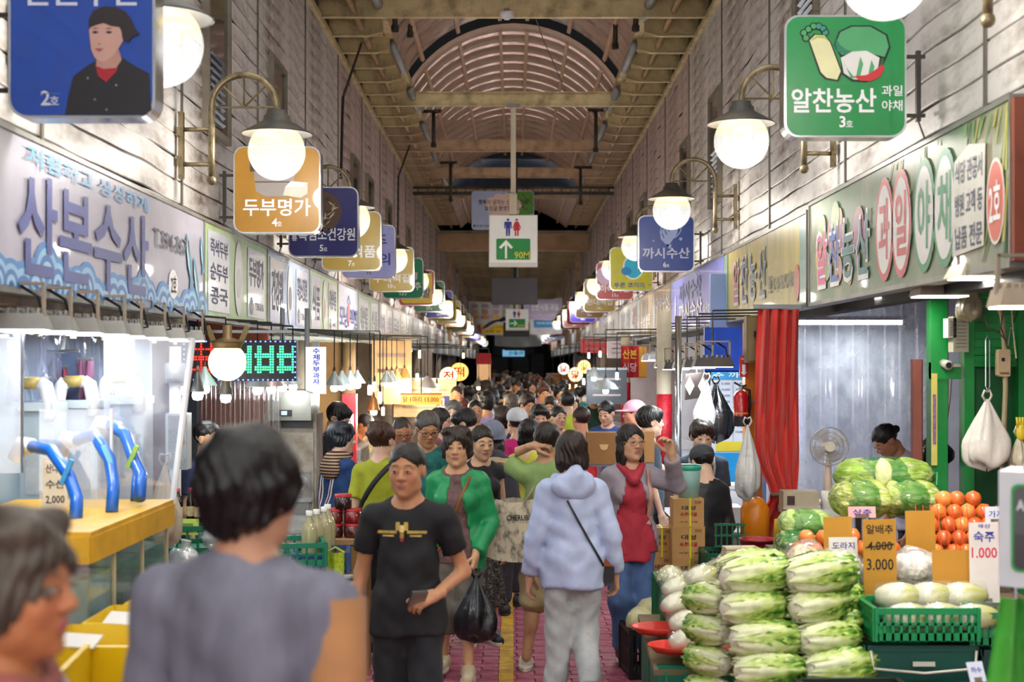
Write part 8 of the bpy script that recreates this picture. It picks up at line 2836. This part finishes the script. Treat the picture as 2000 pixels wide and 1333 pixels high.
J = cast('man with tousled black hair facing the camera between the heads', 1054, 786, 12.8, .05, .03, female=False, skin='c8967a', hair='boy', hcol='14100e', top=('tee', ct('3a3c44')), bottom=('pants', ct('2c2c34')), level=2)
J = cast('man in a navy polo behind the right counter', 1187, 780, 14.6, -.15, .02, female=False, skin='c69a80', hair='short', hcol='1a1a1c', head=(-.35, .3), top=('tee', ct('24437c')), bottom=('pants', ct('2c2c34')), level=2, arms={'m': ((.05, .0, -.17), (.02, -.12, -.27)), 'p': ((.06, .02, -.17), (.05, -.06, -.31))})
MB().box((0, -.128, J['shz'] - .06), (.022, .01, .10)).build('placket', ct('c8d4e0'), J['T'])
J = cast('person in a pink cap and red shirt facing left', 1240, 778, 13.2, -PI / 2 + .2, .03, female=False, skin='red', hair='short', hcol='1a1614', top=('long', ct('c41f2c')), bottom=('pants', ct('2c2c34')), level=1)
cap(J, 'd9a2b4', 'cap')
J = cast('woman in a red shirt facing away at the right counter', 1136, 790, 13.6, PI + .5, .03, female=True, skin='red', hair='short', hcol='2a1614', top=('long', ct('c22030')), bottom=('pants', ct('2c2c34')), level=1)
J = cast('young man in a slate tee in profile reaching to the right', 1268, 788, 11.3, PI / 2 + .25, .03, female=False, skin='light', hair='boy', hcol='0e0d0e', top=('tee', ct('3a4c58')), bottom=('pants', ct('26262c')), level=2, arms={'p': ((.02, -.12, -.12), (.0, -.30, -.14))})
J = cast('young man in a dark tee and apron behind the cartons', 1370, 812, 10.3, -.1, .03, female=False, skin='light', hair='boy', hcol='2a1c16', head=(.15, .2), top=('tee', ct('3a4656')), bottom=('pants', ct('26262c')), level=2)
for s in (1, -1):
    MB().tube([J['up']((s * .085, .0, J['shz'] + .06)), J['up']((s * .09, -.125, J['shz'] - .02)), J['up']((s * .06, -.155, J['shz'] - .2))], .014, 6, True, .5).build('apron_strap', ct('7a7c7c'), J['T'], True)
MB().grid(lambda u, v: V((.26 * (u - .5), -.165 + .5 * (u - .5) ** 2 * .4, .50 + .42 * v)), 8, 4).build('apron', ct('2a2c30'), J['T'], True)
J = cast('child in a dark cap and padded black vest seen from behind', 1376, 862, 9.7, PI + .3, .03, female=False, skin='light', hair='short', hcol='141212', top=('long', ct('1c1d22', 'shiny')), bottom=('pants', ct('26262c')), level=1, fat=1.1, head=(0, .35))
cap(J, '3c3f44', 'back')
J = cast('woman with a black hair bun bending over the vegetables', 1790, 806, 10.2, -PI / 2 + .25, .02, female=True, skin='b07c5c', hair='bun', hcol='0e0c0c', head=(0, .35), lean=.35, top=('tee', ct('c2bfd8')), bottom=('pants', ct('3a3a44')), level=2, fat=1.02)
strap(J, J['up']((.07, .05, J['shz'] + .05)), J['up']((.02, .15, J['shz'] - .06)), J['up']((-.03, .13, J['shz'] - .25)), '2a3048', .02)
J = cast('man in a navy tee and black face mask at the fish stall', 404, 817, 9.6, PI / 2 - .35, .02, female=False, skin='b58a68', hair='crop', hcol='14110f', top=('tee', ct('1b2340')), bottom=('pants', ct('22222a')), level=2, sw=1.0, fat=.95)
v = Vol()
v.ell(J['hc'] + J['Rh'] @ (np.array((0, -.24, -.24)) * J['hh']), np.array((.25, .235, .20)) * J['hh'], .01, J['Rh'])
vol_obj('face_mask', v, J['hc'] - .16, J['hc'] + .16, .006, ct('15171a'), J['T'])
MB().tube([J['hc'] + J['Rh'] @ (np.array(p) * J['hh']) for p in ((.22, -.25, -.2), (.30, -.05, -.08), (.335, .05, .0))], .003, 5).build('mask_loop', m_black, J['T'])
for i in range(3):
    MB().ball(V(J['elb'][1] * .3 + J['sho'][1] * .7) + V((.062, -.02, .03 - i * .045)), (.006, .014, .012), 8, 6).build('sleeve_mark', M('d8dade', .6), J['T'])
J = cast('young man in black tee, glasses and apron working at the left counter', 652, 780, 12.1, PI / 2 - .35, .03, female=False, skin='light', hair='boy', hcol='0f0e0e', head=(-.1, .4), top=('tee', ct('17191c')), bottom=('pants', ct('1b1b20')), level=2, arms={'p': ((.03, -.06, -.165), (.02, -.22, -.19)), 'm': ((.02, -.05, -.165), (.0, -.2, -.2))})
glasses(J, '2a2626')
strap(J, (.06, .06, J['shz'] + .05), (.07, -.02, J['shz'] + .06), (.06, -.13, J['shz'] - .12), 'c0ad8c', .02)
J = cast('woman in a blue work dress with a patterned scarf and striped apron straps', 664, 818, 10.9, PI - .75, .04, female=True, skin='light', hair='perm', hcol='1e242c', head=(-.75, .05), top=('long', ct('1f3f70')), bottom=('skirt', ct('1d3a68'), .3), level=2, fat=.98, arms={'m': ((.03, -.04, -.17), (.01, -.14, -.27))})
v = Vol()
v.ell(J['up']((0, .02, J['shz'] + .065)), (.105, .105, .055), .03)
v.ell(J['up']((0, .10, J['shz'] - .02)), (.11, .045, .09), .03)
vol_obj('scarf', v, np.array((-.2, -.2, J['shz'] - .18)), np.array((.2, .25, J['shz'] + .16)), .01, stripes('b89878', '33221a', 42, 2, .45), J['T'])
for x0, x1 in ((-.07, .06), (.08, .14)):
    for k, c in ((0, 'd8d4d4'), (.012, '5a2a3a'), (.024, 'd8d4d4')):
        strap(J, (x0 + k, .1, J['shz'] + .02), (x0 + k + .02, .12, J['shz'] - .15), (x1 + k, .1, J['shz'] - .45), c, .012)
J = cast('man in brown leaning over a lit counter at the back left', 692, 800, 15.5, PI / 2 - .5, .02, female=False, skin='c07a4c', hair='short', hcol='241a14', head=(-.1, .4), lean=.2, top=('long', ct('4a3c34')), bottom=('pants', ct('2c2c34')), level=1)
J = cast('woman with glasses in profile in front of the yellow price board', 858, 793, 13.2, PI / 2 - .2, .03, female=True, skin='light', hair='bob', hcol='1d1614', top=('long', ct('8a4a58')), bottom=('pants', ct('2c2c34')), level=1)
glasses(J)
J = cast('young man with thick black hair looking down, white collar', 917, 792, 12.0, -PI / 2 - .2, .03, female=False, skin='light', hair='boy', hcol='100e0e', head=(0, .35), top=('tee', ct('c4c6cc')), bottom=('pants', ct('2c2c34')), level=1)
J = cast('woman with a brown perm and dark blue top in the crowd', 982, 788, 13.2, PI + .15, .04, female=True, skin='mid', hair='perm', hcol='2c1c12', top=('vest', ct('20304c')), bottom=('pants', ct('2c2c34')), level=1)
J = cast('tall man with brown hair facing the camera above the crowd', 993, 762, 18.5, .05, .02, female=False, skin='c08460', hair='short', hcol='2a1a12', top=('tee', ct('6a4a2c')), bottom=('pants', ct('2c2c34')), level=2)

# ---------------------------------------------------------------- the rest of the crowd: a few figures copied and recoloured
protos = []
for i, (fem, hr, rz0) in enumerate(((True, 'bob', 0), (False, 'short', 0), (True, 'perm', 0), (False, 'boy', 0), (True, 'long', 0), (False, 'crop', 0))):
    J = person('x', (0, 0, 0), 0, 1.6, fem, R.choice(['light', 'mid', 'warm']), hr, '17120f', top=(('tee', 'long', 'long')[i % 3], ct('555555')), bottom=('pants', ct('2a2a30')), level=1)
    protos.append(J['T'])
tops = [('black', '1b1b1f'), ('navy', '1e2a48'), ('white', 'cfcfd2'), ('grey', '77787c'), ('beige', 'b09a78'), ('red', 'a82430'), ('teal', '1f6a6a'), ('mustard', 'b8902a'), ('pink', 'c8849a'), ('sky blue', '7fa4cc'), ('brown', '5a4030'), ('lilac', '9a8ab8'), ('lime', 'a8b82c'), ('dark green', '2a4a34')]
hairs = [('black', '100e0d'), ('dark brown', '2a1a12'), ('greying', '5a564f'), ('auburn', '4a2416')]
hn = {0: 'bob', 1: 'short hair', 2: 'perm', 3: 'fringe', 4: 'long hair', 5: 'cropped hair'}
spots = [(1090, 13.8), (1075, 16.4), (1108, 15.5), (928, 14.6), (905, 16.2), (950, 15.4), (1030, 15.2), (960, 17.3), (1118, 17.8), (1062, 18.6), (1095, 19.5), (1035, 20), (935, 19.2), (915, 21), (975, 21.4), (1080, 22), (1015, 22.6), (950, 23), (1060, 24.2), (990, 24.8), (1100, 23.6), (925, 25),
         (1040, 26.4), (968, 27), (1078, 27.6), (1010, 28.6), (942, 29), (1052, 30.5), (985, 31.4), (1072, 32.4), (1028, 33.4), (958, 33.8), (1000, 35.6), (1048, 36.6), (975, 37.8), (1022, 39.2), (1060, 40), (955, 41), (995, 42.6), (1036, 44), (972, 46), (1012, 47.5), (1046, 49), (985, 51), (1025, 53), (1004, 56), (965, 57), (1038, 60), (990, 64), (1018, 68), (1002, 74),
         (1000, 15.9), (885, 14.2), (1160, 20.5), (1130, 22.8), (893, 18.1), (1135, 26.5)]
seen = {}
for i, (px, d) in enumerate(spots):
    k = R.randrange(6)
    tn, tc_ = tops[(i * 5 + R.randrange(3)) % 14]
    hname, hc_ = hairs[R.choice([0, 0, 0, 1, 1, 2, 3])]
    away = R.random() < .62
    p = protos[k]
    rz = (PI if away else 0) + R.uniform(-.5, .5)
    while (hname, k, tn, away) in seen:
        tn, tc_ = R.choice(tops)
        hname, hc_ = R.choice(hairs)
    seen[(hname, k, tn, away)] = 1
    lab = 'person, %s %s, %s top, %s' % (hname, hn[k], tn, 'back turned' if away else 'facing the camera')
    where = 'front of the crowd' if d < 18 else 'middle of the crowd' if d < 28 else 'far crowd' if d < 42 else 'far end of the crowd'
    lab += ', ' + where
    q = copy_tree(p, None, lab, ((px - CX) / F * d, d, 0), rz)
    sc = R.uniform(.92, 1.03)
    q.scale = (sc, sc, sc)
    q['group'] = 'shoppers in the crowd'
    cm, hm, bm = ct(tc_), hair_mat(hc_), ct(R.choice(['26262c', '3a4058', '55504a', '2c2c2c', '6a6658']))
    for ch in q.children:
        st = ch.name.split('.')[0]
        mm = {'shirt': cm, 'hair': hm, 'trousers': bm}.get(st)
        if mm:
            ch.material_slots[0].link = 'OBJECT'
            ch.material_slots[0].material = mm
for p in protos:
    for ch in list(p.children):
        for g_ in list(ch.children):
            bpy.data.objects.remove(g_)
        bpy.data.objects.remove(ch)
    bpy.data.objects.remove(p)
